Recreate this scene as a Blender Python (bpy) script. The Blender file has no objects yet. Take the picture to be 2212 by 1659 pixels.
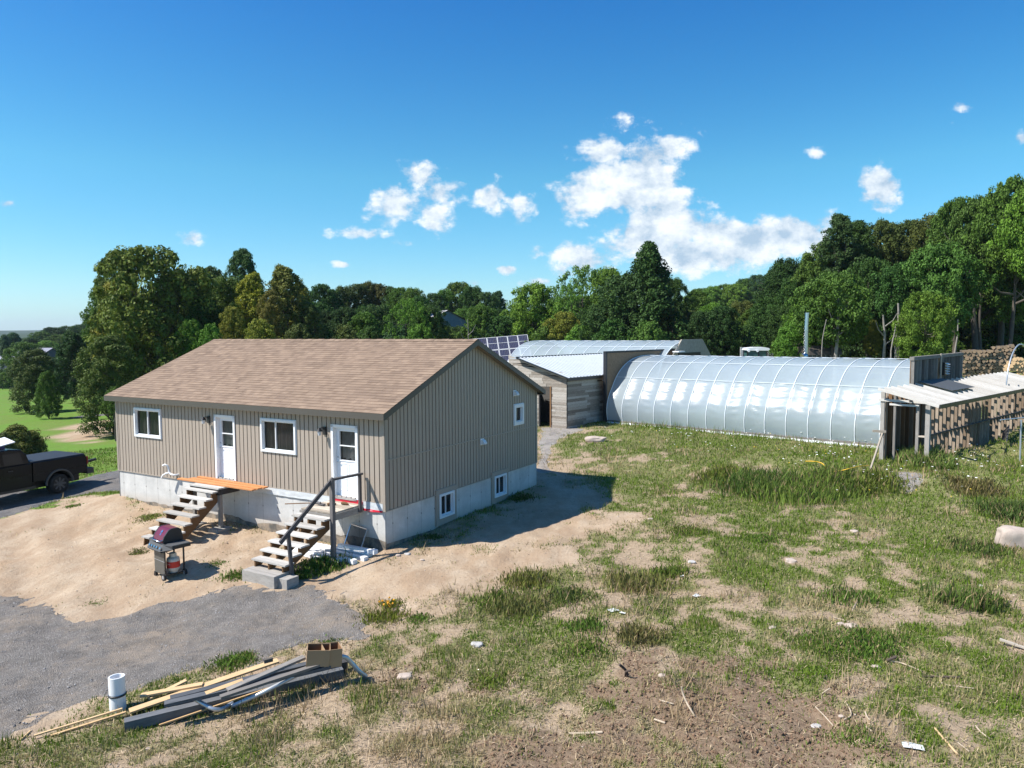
import bpy, math, random
import numpy as np
from mathutils import Vector, Matrix, noise as mnoise
random.seed(7); RNG = np.random.default_rng(7)
R = math.radians
scene = bpy.context.scene
COL = scene.collection

# ------------------------------------------------------------------ camera
F_PX, PITCH, ROLL = 1588.74, .0699, -.0052          # in a picture 2212 px wide
CAM = Vector((0, 0, 5.566))
cd = bpy.data.cameras.new("camera"); cam = bpy.data.objects.new("camera", cd); COL.objects.link(cam)
cd.sensor_width = 36; cd.lens = 36*F_PX/2212; cd.clip_start = .1; cd.clip_end = 9000
cam.matrix_world = Matrix.Translation(CAM) @ Matrix.Rotation(math.pi/2-PITCH, 4, 'X') @ Matrix.Rotation(ROLL, 4, 'Z')
scene.camera = cam

# ------------------------------------------------------------------ sun, sky, exposure
SUN = Vector((.80, .19, -1)).normalized()            # direction the light travels
sd = bpy.data.lights.new("sun", 'SUN'); so = bpy.data.objects.new("sun", sd); COL.objects.link(so)
sd.energy = 4.9; sd.angle = R(.53); sd.color = (1, .955, .88)
so.rotation_euler = SUN.to_track_quat('-Z', 'Y').to_euler(); so.location = (-30, -10, 40)
SUN_EL = math.asin(-SUN.z); SUN_AZ = math.atan2(-SUN.x, -SUN.y)
scene.view_settings.view_transform = 'Standard'; scene.view_settings.look = 'None'
scene.view_settings.gamma = 1; scene.view_settings.exposure = .72
scene.render.engine = 'CYCLES'
scene.cycles.max_bounces = 7; scene.cycles.transparent_max_bounces = 12
scene.cycles.diffuse_bounces = 3; scene.cycles.glossy_bounces = 3

def nd(nt, typ, **kw):
    n = nt.nodes.new(typ)
    for k, v in kw.items():
        if k.startswith('i_'):
            key = k[2:]; key = int(key) if key.isdigit() else key.replace('_', ' ')
            n.inputs[key].default_value = v
        else: setattr(n, k, v)
    return n
def mth(nt, op, a, b=None, c=None, clamp=False):
    n = nt.nodes.new('ShaderNodeMath'); n.operation = op; n.use_clamp = clamp
    for i, v in enumerate((a, b, c)):
        if v is None: continue
        if isinstance(v, (int, float)): n.inputs[i].default_value = v
        else: nt.links.new(v, n.inputs[i])
    return n.outputs[0]
def mixc(nt, fac, a, b, mode='MIX'):
    n = nt.nodes.new('ShaderNodeMix'); n.data_type = 'RGBA'; n.blend_type = mode
    def put(i, v):
        if isinstance(v, (tuple, list)): n.inputs[i].default_value = (*v[:3], 1)
        elif isinstance(v, (int, float)): n.inputs[i].default_value = v
        else: nt.links.new(v, n.inputs[i])
    put(0, fac); put(6, a); put(7, b)
    return n.outputs[2]
def ramp(nt, fac, stops, interp='LINEAR'):
    n = nt.nodes.new('ShaderNodeValToRGB'); cr = n.color_ramp; cr.interpolation = interp
    while len(cr.elements) > 1: cr.elements.remove(cr.elements[-1])
    for i, (p, c) in enumerate(stops):
        e = cr.elements[0] if i == 0 else cr.elements.new(p)
        e.position = p; e.color = (*c[:3], 1) if isinstance(c, (tuple, list)) else (c, c, c, 1)
    nt.links.new(fac, n.inputs[0]); return n.outputs[0]

def ray(px, py):
    X, Y = px-1106, py-829.5
    cr, sr = math.cos(ROLL), math.sin(ROLL)
    x, y = X*cr+Y*sr, -X*sr+Y*cr
    c, s = math.cos(PITCH), math.sin(PITCH); u = -y/F_PX
    return Vector((x/F_PX, c+u*s, u*c-s))
def atz(px, py, z):
    r = ray(px, py); return CAM + r*((z-CAM.z)/r.z)
def aty(px, py, Y):
    r = ray(px, py); return CAM + r*(Y/r.y)

# world: Nishita sky with cumulus clouds laid out by direction
world = bpy.data.worlds.new("World"); scene.world = world; world.use_nodes = True
nt = world.node_tree; nt.nodes.clear()
out = nd(nt, 'ShaderNodeOutputWorld'); bg = nd(nt, 'ShaderNodeBackground'); bg.inputs[1].default_value = .10
sky = nd(nt, 'ShaderNodeTexSky'); sky.sky_type = 'NISHITA'; sky.sun_disc = False
sky.sun_elevation = SUN_EL; sky.sun_rotation = SUN_AZ
sky.altitude = 200; sky.air_density = 1.0; sky.dust_density = .35; sky.ozone_density = 3.0
hs = nd(nt, 'ShaderNodeHueSaturation'); hs.inputs['Saturation'].default_value = 1.36; hs.inputs['Value'].default_value = 1.03
# clear late-summer air: bluer towards the horizon than the plain model
_tc = nd(nt, 'ShaderNodeTexCoord'); _sp = nd(nt, 'ShaderNodeSeparateXYZ'); nt.links.new(_tc.outputs['Generated'], _sp.inputs[0])
_t = ramp(nt, _sp.outputs[2], [(0, (.68, .86, 1.06)), (.06, (.78, .93, .99)), (.2, (.88, 1.02, .95)), (.42, (.90, .92, 1.0)), (1, (.95, .98, 1.0))])
nt.links.new(mixc(nt, 1.0, sky.outputs[0], _t, 'MULTIPLY'), hs.inputs['Color'])
tc = nd(nt, 'ShaderNodeTexCoord'); sp = nd(nt, 'ShaderNodeSeparateXYZ'); nt.links.new(tc.outputs['Generated'], sp.inputs[0])
yy = mth(nt, 'MAXIMUM', sp.outputs[1], .02)
cu = mth(nt, 'DIVIDE', sp.outputs[0], yy); cv = mth(nt, 'DIVIDE', sp.outputs[2], yy)
comb = nd(nt, 'ShaderNodeCombineXYZ'); nt.links.new(cu, comb.inputs[0]); nt.links.new(cv, comb.inputs[1])
def wnoise(scale, detail=6, rough=.55, off=(0, 0, 0), sx=1., sy=1.3):
    mp = nd(nt, 'ShaderNodeMapping'); mp.inputs['Location'].default_value = off; mp.inputs['Scale'].default_value = (sx, sy, 1)
    nt.links.new(comb.outputs[0], mp.inputs[0])
    n = nd(nt, 'ShaderNodeTexNoise'); n.inputs['Scale'].default_value = scale; n.inputs['Detail'].default_value = detail
    n.inputs['Roughness'].default_value = rough; nt.links.new(mp.outputs[0], n.inputs['Vector']); return n.outputs[0]
# (x, y, half width, half height, strength) of every puff in the same 2212 px picture
CLOUDS = [(1340,425,140,52,1.15),(1300,385,75,45,.9),(1390,395,75,60,1.2),(1455,440,60,45,.95),(1430,500,110,70,1.3),(1350,535,70,40,.9),(1500,545,120,50,1.2),
 (1600,520,130,55,1.25),(1700,510,90,48,1.1),(1790,480,48,32,.9),(1640,480,40,26,.85),(1250,555,75,34,.95),(1330,500,38,42,.7),
 (1415,325,82,40,.95),(1300,330,72,45,.75),(1350,270,75,45,.36),(1505,270,60,30,.33),
 (850,440,62,52,.95),(915,375,58,42,.8),(965,410,68,36,.72),(935,470,52,44,.68),(790,455,38,30,.5),
 (1060,425,50,42,.8),(1135,445,42,38,.8),(780,505,75,17,.8),(870,525,34,10,.6),(415,516,34,20,.85),(738,572,26,9,.95),
 (1092,583,24,12,.85),(1160,545,26,20,.7),(1215,590,32,32,.9),(1170,610,45,14,.8),(1018,612,30,10,.7),
 (1770,330,38,18,.6),(1900,395,55,42,1.0),(1915,430,40,28,.6),(12,440,28,12,.8),(2075,232,40,15,.42),(2205,295,22,18,.8),(2055,265,18,12,.3),(1985,428,16,8,.2)]
acc = None
for (x, y, rx, ry, s) in CLOUDS:
    d = ray(x, y); u0, v0 = d.x/d.y, d.z/d.y
    du = mth(nt, 'MULTIPLY_ADD', cu, F_PX/rx, -u0*F_PX/rx); dv = mth(nt, 'MULTIPLY_ADD', cv, F_PX/ry, -v0*F_PX/ry)
    q = mth(nt, 'ADD', mth(nt, 'MULTIPLY', du, du), mth(nt, 'MULTIPLY', dv, dv))
    g = mth(nt, 'MULTIPLY', mth(nt, 'EXPONENT', mth(nt, 'MULTIPLY', q, -.95)), s)
    acc = g if acc is None else mth(nt, 'SMOOTH_MAX', acc, g, .12)
n1 = wnoise(17, 8, .62); n2 = wnoise(55, 4, .6, (3, 1, 0))
dens = mth(nt, 'ADD', acc, mth(nt, 'ADD', mth(nt, 'MULTIPLY_ADD', n1, 2.5, -1.28), mth(nt, 'MULTIPLY_ADD', n2, .5, -.25)))
dens = mth(nt, 'MULTIPLY', dens, mth(nt, 'MULTIPLY', mth(nt, 'MINIMUM', acc, .25), 4))
alpha = nd(nt, 'ShaderNodeMapRange'); alpha.interpolation_type = 'SMOOTHSTEP'
alpha.inputs[1].default_value = .30; alpha.inputs[2].default_value = .78; nt.links.new(dens, alpha.inputs[0])
# self shading of the cloud: density a little further from the sun (which stands up and to the left)
n1b = wnoise(17, 8, .62, (.013, -.026, 0))
sh = mth(nt, 'MULTIPLY_ADD', mth(nt, 'SUBTRACT', n1, n1b), 3.6, .60)
thick = nd(nt, 'ShaderNodeMapRange'); thick.inputs[1].default_value = .9; thick.inputs[2].default_value = 1.9; nt.links.new(dens, thick.inputs[0])
sh = mth(nt, 'SUBTRACT', sh, mth(nt, 'MULTIPLY', thick.outputs[0], .28), clamp=True)
ccol = mixc(nt, sh, (3.0, 3.9, 4.9), (6.8, 7.0, 7.1))
amul = mth(nt, 'MULTIPLY', alpha.outputs[0], .93)
front_ = mth(nt, 'GREATER_THAN', sp.outputs[1], .05)
skc = mixc(nt, mth(nt, 'MULTIPLY', amul, front_), hs.outputs[0], ccol)
nt.links.new(skc, bg.inputs[0]); nt.links.new(bg.outputs[0], out.inputs[0])

# ------------------------------------------------------------------ helpers
def tag(o, label=None, cat=None, group=None, kind=None):
    if label: o['label'] = label
    if cat: o['category'] = cat
    if group: o['group'] = group
    if kind: o['kind'] = kind
    return o
def empty(name, loc=(0, 0, 0), rz=0, label=None, cat=None, group=None):
    o = bpy.data.objects.new(name, None); COL.objects.link(o); o.empty_display_size = .2
    o.location = loc; o.rotation_euler = (0, 0, rz); tag(o, label, cat, group); return o
def frame(name, X, Y, loc, label=None, cat=None, group=None):
    """an Empty whose local x runs along X, local y along Y (both horizontal)"""
    X = Vector(X).normalized(); o = empty(name, loc, math.atan2(X.y, X.x), label, cat, group); return o

def np_mesh(name, V, Fq, mat=None, smooth=False, attrs=None, uv=None):
    """V (n,3); Fq (m,k) indices, all faces with k corners"""
    me = bpy.data.meshes.new(name); V = np.asarray(V, np.float32); Fq = np.asarray(Fq, np.int32)
    m, k = Fq.shape
    me.vertices.add(len(V)); me.vertices.foreach_set('co', V.ravel())
    me.loops.add(m*k); me.loops.foreach_set('vertex_index', Fq.ravel())
    me.polygons.add(m); me.polygons.foreach_set('loop_start', np.arange(0, m*k, k, dtype=np.int32))
    me.polygons.foreach_set('loop_total', np.full(m, k, np.int32))
    if smooth: me.polygons.foreach_set('use_smooth', np.ones(m, bool))
    for an, (dom, arr) in (attrs or {}).items():
        arr = np.asarray(arr, np.float32)
        if arr.ndim == 1: a = me.attributes.new(an, 'FLOAT', dom); a.data.foreach_set('value', arr)
        else:
            a = me.attributes.new(an, 'FLOAT_COLOR', dom)
            if arr.shape[1] == 3: arr = np.concatenate([arr, np.ones((len(arr), 1), np.float32)], 1)
            a.data.foreach_set('color', arr.ravel())
    if uv is not None:
        l = me.uv_layers.new(name='UVMap'); l.data.foreach_set('uv', np.asarray(uv, np.float32).ravel())
    me.update(calc_edges=True)
    if mat: me.materials.append(mat)
    return me

class MB:
    """collects boxes, beams, tubes, prisms; build() makes ONE mesh object"""
    def __init__(s): s.v = []; s.f = []; s.uv = []; s.rnd = []; s.sm = []
    def face(s, pts, uvs=None, rnd=.5, smooth=False):
        i = len(s.v); s.v += [tuple(p) for p in pts]; s.f.append(tuple(range(i, i+len(pts))))
        if uvs is None:
            p0 = Vector(pts[0]); n = (Vector(pts[1])-p0).cross(Vector(pts[-1])-p0)
            if n.length < 1e-12: n = Vector((0, 0, 1))
            n.normalize(); e = Vector((pts[1][0]-p0.x, pts[1][1]-p0.y, pts[1][2]-p0.z)).normalized(); g = n.cross(e)
            uvs = [((Vector(p)-p0).dot(e), (Vector(p)-p0).dot(g)) for p in pts]
        s.uv += uvs; s.rnd.append(rnd); s.sm.append(smooth)
    def obox(s, c, size, M=None, rnd=None):
        """oriented box, u of its UV along its longest side"""
        c = Vector(c); M = M or Matrix.Identity(3); rnd = random.random() if rnd is None else rnd
        h = [x/2 for x in size]; ax = [M.col[i]*h[i] for i in range(3)]
        L = max(range(3), key=lambda i: size[i]); ou, ov = random.random()*40, random.random()*40
        for a in range(3):
            b, d = (a+1) % 3, (a+2) % 3
            for sg in (-1, 1):
                P = []; U = []
                for (x, y) in ((-1, -1), (1, -1), (1, 1), (-1, 1)):
                    if sg < 0: x, y = y, x
                    P.append(c+ax[a]*sg+ax[b]*x+ax[d]*y)
                    loc = {a: sg*h[a], b: x*h[b], d: y*h[d]}
                    u = loc[L] if L != a else loc[b]
                    w = loc[d if (b == L or L == a) else b]
                    U.append((u+ou, w+ov+a*.37))
                s.face(P, U, rnd)
        return s
    def box(s, x0, x1, y0, y1, z0, z1, rnd=None):
        return s.obox(((x0+x1)/2, (y0+y1)/2, (z0+z1)/2), (abs(x1-x0), abs(y1-y0), abs(z1-z0)), rnd=rnd)
    def beam(s, p0, p1, w, h, up=(0, 0, 1), rnd=None):
        p0, p1 = Vector(p0), Vector(p1); d = p1-p0; L = d.length; d.normalize()
        up = Vector(up); sx = up.cross(d)
        if sx.length < 1e-5: sx = Vector((1, 0, 0)).cross(d)
        sx.normalize(); uz = d.cross(sx)
        M = Matrix((d, sx, uz)).transposed(); return s.obox((p0+p1)/2, (L, w, h), M, rnd)
    def tube(s, pts, r, n=8, cap=True, rnd=None, smooth=True):
        pts = [Vector(p) for p in pts]; rs = r if isinstance(r, (list, tuple)) else [r]*len(pts)
        rnd = random.random() if rnd is None else rnd; rings = []; prev = None; L = 0
        for i, p in enumerate(pts):
            d = (pts[min(i+1, len(pts)-1)]-pts[max(i-1, 0)]).normalized()
            if prev is None:
                a = Vector((0, 0, 1)).cross(d)
                if a.length < .1: a = Vector((1, 0, 0)).cross(d)
            else: a = prev-d*prev.dot(d)
            a.normalize(); prev = a; b = d.cross(a)
            if i: L += (p-pts[i-1]).length
            rings.append(([p+a*math.cos(2*math.pi*k/n)*rs[i]+b*math.sin(2*math.pi*k/n)*rs[i] for k in range(n)], L))
        base = len(s.v)
        for rg, _ in rings: s.v += [tuple(q) for q in rg]
        for i in range(len(rings)-1):
            for k in range(n):
                k2 = (k+1) % n
                s.f.append((base+i*n+k, base+i*n+k2, base+(i+1)*n+k2, base+(i+1)*n+k))
                w = 2*math.pi*max(rs)/n; s.uv += [(rings[i][1], k*w), (rings[i][1], (k+1)*w), (rings[i+1][1], (k+1)*w), (rings[i+1][1], k*w)]
                s.rnd.append(rnd); s.sm.append(smooth)
        if cap:
            for rg, fl in ((rings[0][0], True), (rings[-1][0], False)):
                s.face(rg[::-1] if fl else rg, rnd=rnd)
        return s
    def prism(s, poly, axis, a0, a1, rnd=None):
        """poly of 2D points in the plane across axis; extruded from a0 to a1"""
        rnd = random.random() if rnd is None else rnd
        def P(q, a): return {'x': (a, q[0], q[1]), 'y': (q[0], a, q[1]), 'z': (q[0], q[1], a)}[axis]
        n = len(poly)
        s.face([P(q, a0) for q in poly][::-1], rnd=rnd); s.face([P(q, a1) for q in poly], rnd=rnd)
        for i in range(n):
            q, w = poly[i], poly[(i+1) % n]; s.face([P(q, a0), P(w, a0), P(w, a1), P(q, a1)], rnd=rnd)
        return s
    def build(s, name, mat=None, parent=None, fix=True, bevel=0, weld=False):
        me = bpy.data.meshes.new(name); me.from_pydata(s.v, [], s.f)
        l = me.uv_layers.new(name='UVMap'); l.data.foreach_set('uv', np.array(s.uv, np.float32).ravel())
        a = me.attributes.new('rnd', 'FLOAT', 'FACE'); a.data.foreach_set('value', np.array(s.rnd, np.float32))
        me.polygons.foreach_set('use_smooth', np.array(s.sm, bool))
        if mat: me.materials.append(mat)
        if fix or weld:
            import bmesh
            bm = bmesh.new(); bm.from_mesh(me)
            if weld: bmesh.ops.remove_doubles(bm, verts=bm.verts, dist=1e-5)
            bmesh.ops.recalc_face_normals(bm, faces=bm.faces); bm.to_mesh(me); bm.free()
        me.update()
        o = bpy.data.objects.new(name, me); COL.objects.link(o)
        if parent: o.parent = parent
        if bevel:
            b = o.modifiers.new('bevel', 'BEVEL'); b.width = bevel; b.segments = 2; b.limit_method = 'ANGLE'; b.angle_limit = R(40)
        return o
def copy_tree(o, parent=None):
    c = o.copy(); COL.objects.link(c); c.parent = parent
    for ch in [x for x in o.children]: copy_tree(ch, c)
    return c

# ------------------------------------------------------------------ materials
def newmat(name):
    m = bpy.data.materials.new(name); m.use_nodes = True; t = m.node_tree; t.nodes.clear()
    o = nd(t, 'ShaderNodeOutputMaterial'); b = nd(t, 'ShaderNodeBsdfPrincipled'); t.links.new(b.outputs[0], o.inputs[0]); return m, t, b
def bump(t, b, h, strength=.3, dist=.01):
    n = nd(t, 'ShaderNodeBump'); n.inputs['Strength'].default_value = strength; n.inputs['Distance'].default_value = dist
    t.links.new(h, n.inputs['Height']); t.links.new(n.outputs[0], b.inputs['Normal'])
def tnoise(t, scale, detail=4, rough=.55, coord='Object', sc=(1, 1, 1)):
    c = nd(t, 'ShaderNodeTexCoord'); mp = nd(t, 'ShaderNodeMapping'); mp.inputs['Scale'].default_value = sc
    t.links.new(c.outputs[coord], mp.inputs[0]); n = nd(t, 'ShaderNodeTexNoise')
    n.inputs['Scale'].default_value = scale; n.inputs['Detail'].default_value = detail; n.inputs['Roughness'].default_value = rough
    t.links.new(mp.outputs[0], n.inputs['Vector']); return n.outputs[0]
def plain(name, c, rough=.6, var=.12, nscale=6, metal=0, bmp=0, spec=.5, bscale=60):
    m, t, b = newmat(name); n = tnoise(t, nscale)
    col = mixc(t, n, [x*(1-var*1.6) for x in c], [min(1, x*(1+var*1.6)) for x in c])
    t.links.new(col, b.inputs['Base Color']); b.inputs['Roughness'].default_value = rough; b.inputs['Metallic'].default_value = metal
    b.inputs['Specular IOR Level'].default_value = spec
    if bmp: bump(t, b, tnoise(t, bscale), bmp, .01)
    return m
def wood(name, c1, c2, rough=.8, grain=1.0, streak=(2.2, 40, 1), rv=.35):
    """grain along the UV's u, every board its own tone"""
    m, t, b = newmat(name)
    n = tnoise(t, 3.0, 6, .65, 'UV', streak); n2 = tnoise(t, 3, 3, .6, 'UV', (1, 4, 1))
    at = nd(t, 'ShaderNodeAttribute'); at.attribute_name = 'rnd'
    f = mth(t, 'ADD', mth(t, 'MULTIPLY_ADD', n, 1.1, -.3), mth(t, 'MULTIPLY_ADD', n2, .7, -.35), clamp=True)
    f = mth(t, 'ADD', f, mth(t, 'MULTIPLY_ADD', at.outputs['Fac'], 2*rv, -rv), clamp=True)
    t.links.new(mixc(t, f, c1, c2), b.inputs['Base Color']); b.inputs['Roughness'].default_value = rough
    b.inputs['Specular IOR Level'].default_value = .25
    bump(t, b, n, .35*grain, .004); return m
M = {}
def build_materials():
    M['trim_white'] = plain('white vinyl', (.80, .81, .83), .35, .02)
    M['door_white'] = plain('white door paint', (.82, .84, .87), .3, .02)
    M['metal_dark'] = plain('dark metal', (.035, .036, .04), .4, .2, metal=.4)
    M['black'] = plain('black plastic', (.018, .018, .02), .45, .2)
    M['rubber'] = plain('tyre rubber', (.022, .021, .02), .85, .25, 12)
    M['fascia'] = plain('grey brown metal fascia', (.085, .076, .064), .45, .05)
    M['soffit'] = plain('soffit vinyl', (.2, .17, .13), .6, .05)
    M['tan_trim'] = plain('tan corner trim', (.34, .29, .24), .5, .04)
    M['aluminium'] = plain('aluminium', (.62, .64, .67), .32, .05, metal=.9)
    M['galv'] = plain('galvanised steel', (.50, .53, .57), .38, .12, metal=.6)
    M['stainless'] = plain('stainless pipe', (.55, .57, .6), .22, .08, metal=1)
    M['white_plastic'] = plain('white pvc', (.78, .79, .80), .4, .06, 5)
    M['weather'] = wood('weathered grey lumber', (.17, .155, .14), (.50, .47, .43))
    M['weather_dark'] = wood('old dark lumber', (.035, .034, .034), (.15, .145, .14))
    M['grey_beam'] = wood('grey blue timber', (.06, .066, .075), (.21, .215, .225))
    M['pale_deck'] = wood('pale deck boards', (.34, .29, .23), (.66, .58, .48))
    M['tread'] = wood('sun bleached treads', (.36, .34, .31), (.72, .69, .65))
    M['stringer'] = wood('brown treated lumber', (.12, .065, .03), (.30, .17, .085))
    M['orange'] = wood('fresh orange boards', (.42, .16, .055), (.74, .37, .16), rv=.15)
    M['yellow_wood'] = wood('fresh pine', (.46, .30, .15), (.72, .54, .32), rv=.25)
    M['rail'] = wood('dark grey rail', (.07, .067, .07), (.22, .2, .19))
    M['bark'] = plain('bark', (.10, .085, .07), .9, .35, 5, bmp=.6, bscale=14)
    M['bark_pale'] = plain('pale bark', (.25, .23, .20), .9, .35, 6, bmp=.4, bscale=14)
    M['concrete'] = plain('cast concrete', (.42, .41, .38), .85, .12, 3, bmp=.2)
    M['card'] = plain('cardboard', (.36, .235, .13), .8, .08, 4)
    M['card_in'] = plain('cardboard inside', (.20, .10, .045), .85, .15, 4)
    M['rock'] = plain('pink limestone', (.44, .36, .30), .85, .3, 3.0, bmp=.5, bscale=12)
    M['rock_grey'] = plain('grey field stone', (.42, .40, .38), .85, .25, 6, bmp=.5, bscale=12)
    M['curtain'] = plain('grey curtain', (.12, .115, .10), .9, .25, 3)
    M['curtain_white'] = plain('white curtain', (.42, .45, .45), .9, .2, 7)
    M['tape_red'] = plain('red flashing tape', (.66, .018, .045), .5, .12, 12)
    M['wrap'] = plain('white house wrap', (.58, .60, .61), .45, .1, 7, bmp=.6, bscale=9)
    M['yellow_hose'] = plain('yellow hose', (.72, .44, .03), .5, .1)
    M['red_label'] = plain('red label', (.60, .035, .02), .5, .06)
    M['tank_white'] = plain('tank paint', (.60, .57, .50), .45, .1)
    M['knob'] = plain('chrome', (.6, .62, .65), .2, .05, metal=1)
    M['maroon'] = plain('maroon enamel', (.135, .014, .034), .28, .12, 9)
    M['grill_grey'] = plain('dark grey shelf', (.07, .073, .076), .75, .15, 9)
    M['grill_panel'] = plain('grey steel panel', (.115, .115, .105), .42, .12, 9, metal=.3)
    M['paper'] = plain('white litter', (.62, .63, .62), .6, .04)
    M['lamp_glass'] = plain('lamp glass', (.55, .57, .6), .15, .05)
    m, t, b = newmat('window glass'); b.inputs['Base Color'].default_value = (.012, .015, .018, 1); b.inputs['Roughness'].default_value = .04
    b.inputs['Alpha'].default_value = .62; M['glass'] = m
    m, t, b = newmat('car glass'); b.inputs['Base Color'].default_value = (.008, .012, .016, 1); b.inputs['Roughness'].default_value = .03; M['car_glass'] = m
    m, t, b = newmat('tail light'); b.inputs['Base Color'].default_value = (.25, .03, .02, 1); b.inputs['Roughness'].default_value = .15; M['tail'] = m
    m, t, b = newmat('truck paint'); n = tnoise(t, 4, 5, .6)
    geo = nd(t, 'ShaderNodeTexCoord'); s_ = nd(t, 'ShaderNodeSeparateXYZ'); t.links.new(geo.outputs['Object'], s_.inputs[0])
    low = mth(t, 'MULTIPLY', mth(t, 'MULTIPLY_ADD', s_.outputs[2], -1.1, 1.25, clamp=True), n)
    t.links.new(mixc(t, low, (.002, .003, .005), (.014, .012, .010)), b.inputs['Base Color'])
    t.links.new(mth(t, 'MULTIPLY_ADD', low, .8, .18, clamp=True), b.inputs['Roughness']); b.inputs['Specular IOR Level'].default_value = .3; M['truck'] = m
    M['bed_cover'] = plain('black vinyl tonneau', (.014, .017, .024), .6, .15)
    # house siding: tan, slightly uneven
    m, t, b = newmat('tan siding'); n = tnoise(t, 1.2, 4, .6); n2 = tnoise(t, 10, 3, .5, 'Object', (6, 6, .5))
    c = mixc(t, n, (.350, .292, .236), (.410, .347, .285)); c = mixc(t, mth(t, 'MULTIPLY', n2, .25), c, (.24, .20, .165))
    t.links.new(c, b.inputs['Base Color']); b.inputs['Roughness'].default_value = .55; M['siding'] = m
    M['batten_gap'] = plain('siding groove', (.065, .054, .042), .7, .05)
    # foundation concrete: form panel seams, tie holes, blotches, dusty foot
    m, t, b = newmat('foundation concrete')
    tcn = nd(t, 'ShaderNodeTexCoord'); s_ = nd(t, 'ShaderNodeSeparateXYZ'); t.links.new(tcn.outputs['UV'], s_.inputs[0])
    n = tnoise(t, 1.6, 6, .65, 'UV'); n3 = tnoise(t, 14, 4, .6, 'UV')
    fr = mth(t, 'FRACT', mth(t, 'DIVIDE', s_.outputs[0], .61)); seam = mth(t, 'LESS_THAN', mth(t, 'ABSOLUTE', mth(t, 'SUBTRACT', fr, .5)), .014)
    fz = mth(t, 'ABSOLUTE', mth(t, 'SUBTRACT', s_.outputs[1], .62)); hole = mth(t, 'MULTIPLY', mth(t, 'LESS_THAN', mth(t, 'ABSOLUTE', mth(t, 'SUBTRACT', fr, .5)), .035), mth(t, 'LESS_THAN', fz, .025))
    c = mixc(t, ramp(t, n, [(.3, 0.0), (.7, 1.0)]), (.46, .46, .445), (.70, .69, .665))
    c = mixc(t, mth(t, 'MULTIPLY', n3, .3), c, (.33, .32, .29))
    c = mixc(t, mth(t, 'MULTIPLY', seam, .55), c, (.2, .195, .18)); c = mixc(t, mth(t, 'MULTIPLY', hole, .7), c, (.14, .13, .12))
    lo = mth(t, 'MULTIPLY', mth(t, 'MULTIPLY_ADD', s_.outputs[1], -3, 1.25, clamp=True), n); c = mixc(t, lo, c, (.42, .33, .24))
    t.links.new(c, b.inputs['Base Color']); b.inputs['Roughness'].default_value = .85; bump(t, b, n3, .2, .01); M['found'] = m
    m, t, b = newmat('foundation tar'); n = tnoise(t, 3, 6, .65)
    t.links.new(mixc(t, ramp(t, n, [(.4, 0.0), (.62, 1.0)]), (.10, .095, .085), (.34, .27, .2)), b.inputs['Base Color']); b.inputs['Roughness'].default_value = .9; M['tar'] = m
    # shingles: brown architectural tabs
    m, t, b = newmat('brown shingles'); tcn = nd(t, 'ShaderNodeTexCoord')
    br = nd(t, 'ShaderNodeTexBrick'); br.offset = .37; br.inputs['Scale'].default_value = 1.0
    br.inputs['Brick Width'].default_value = .34; br.inputs['Row Height'].default_value = .145; br.inputs['Mortar Size'].default_value = .004
    br.inputs['Color1'].default_value = (.285, .200, .140, 1); br.inputs['Color2'].default_value = (.135, .092, .066, 1); br.inputs['Mortar'].default_value = (.13, .085, .06, 1)
    br.inputs['Bias'].default_value = -.1
    t.links.new(tcn.outputs['UV'], br.inputs['Vector'])
    br2 = nd(t, 'ShaderNodeTexBrick'); br2.offset = .61; br2.inputs['Brick Width'].default_value = .19; br2.inputs['Row Height'].default_value = .145; br2.inputs['Scale'].default_value = 1.0
    br2.inputs['Mortar Size'].default_value = 0.0; br2.inputs['Color1'].default_value = (.345, .25, .178, 1); br2.inputs['Color2'].default_value = (.165, .115, .083, 1)
    t.links.new(tcn.outputs['UV'], br2.inputs['Vector'])
    c = mixc(t, .5, br.outputs[0], br2.outputs[0]); n = tnoise(t, .8, 5, .6, 'UV'); n3 = tnoise(t, 120, 2, .5, 'UV')
    c = mixc(t, mth(t, 'MULTIPLY', n, .35), c, (.30, .22, .165)); c = mixc(t, mth(t, 'MULTIPLY', n3, .3), c, (.12, .085, .065))
    t.links.new(c, b.inputs['Base Color']); b.inputs['Roughness'].default_value = .9; b.inputs['Specular IOR Level'].default_value = .2
    bump(t, b, n3, .3, .004); M['shingle'] = m
    # greenhouse film
    m, t, b = newmat('greenhouse film'); n = tnoise(t, .7, 4, .6); n2 = tnoise(t, 2.2, 5, .6, 'Object', (.25, 1, 3))
    t.links.new(mixc(t, n, (.48, .575, .635), (.63, .72, .775)), b.inputs['Base Color'])
    b.inputs['Roughness'].default_value = .25; b.inputs['Specular IOR Level'].default_value = .9
    b.inputs['Subsurface Weight'].default_value = 0
    bump(t, b, n2, .12, .02)
    tr = nd(t, 'ShaderNodeBsdfTransparent'); tr.inputs[0].default_value = (.86, .93, .97, 1)
    tl = nd(t, 'ShaderNodeBsdfTranslucent'); tl.inputs[0].default_value = (.7, .78, .84, 1)
    m1 = nd(t, 'ShaderNodeMixShader'); m1.inputs[0].default_value = .30; t.links.new(b.outputs[0], m1.inputs[1]); t.links.new(tl.outputs[0], m1.inputs[2])
    m2 = nd(t, 'ShaderNodeMixShader'); m2.inputs[0].default_value = .38; t.links.new(m1.outputs[0], m2.inputs[1]); t.links.new(tr.outputs[0], m2.inputs[2])
    t.links.new(m2.outputs[0], t.nodes['Material Output'].inputs[0]); M['film'] = m
    M['hoop'] = plain('white hoop tape', (.78, .82, .85), .4, .03)
    # ribbed metal roof
    m, t, b = newmat('ribbed metal roof'); n = tnoise(t, 2, 4, .6)
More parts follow.
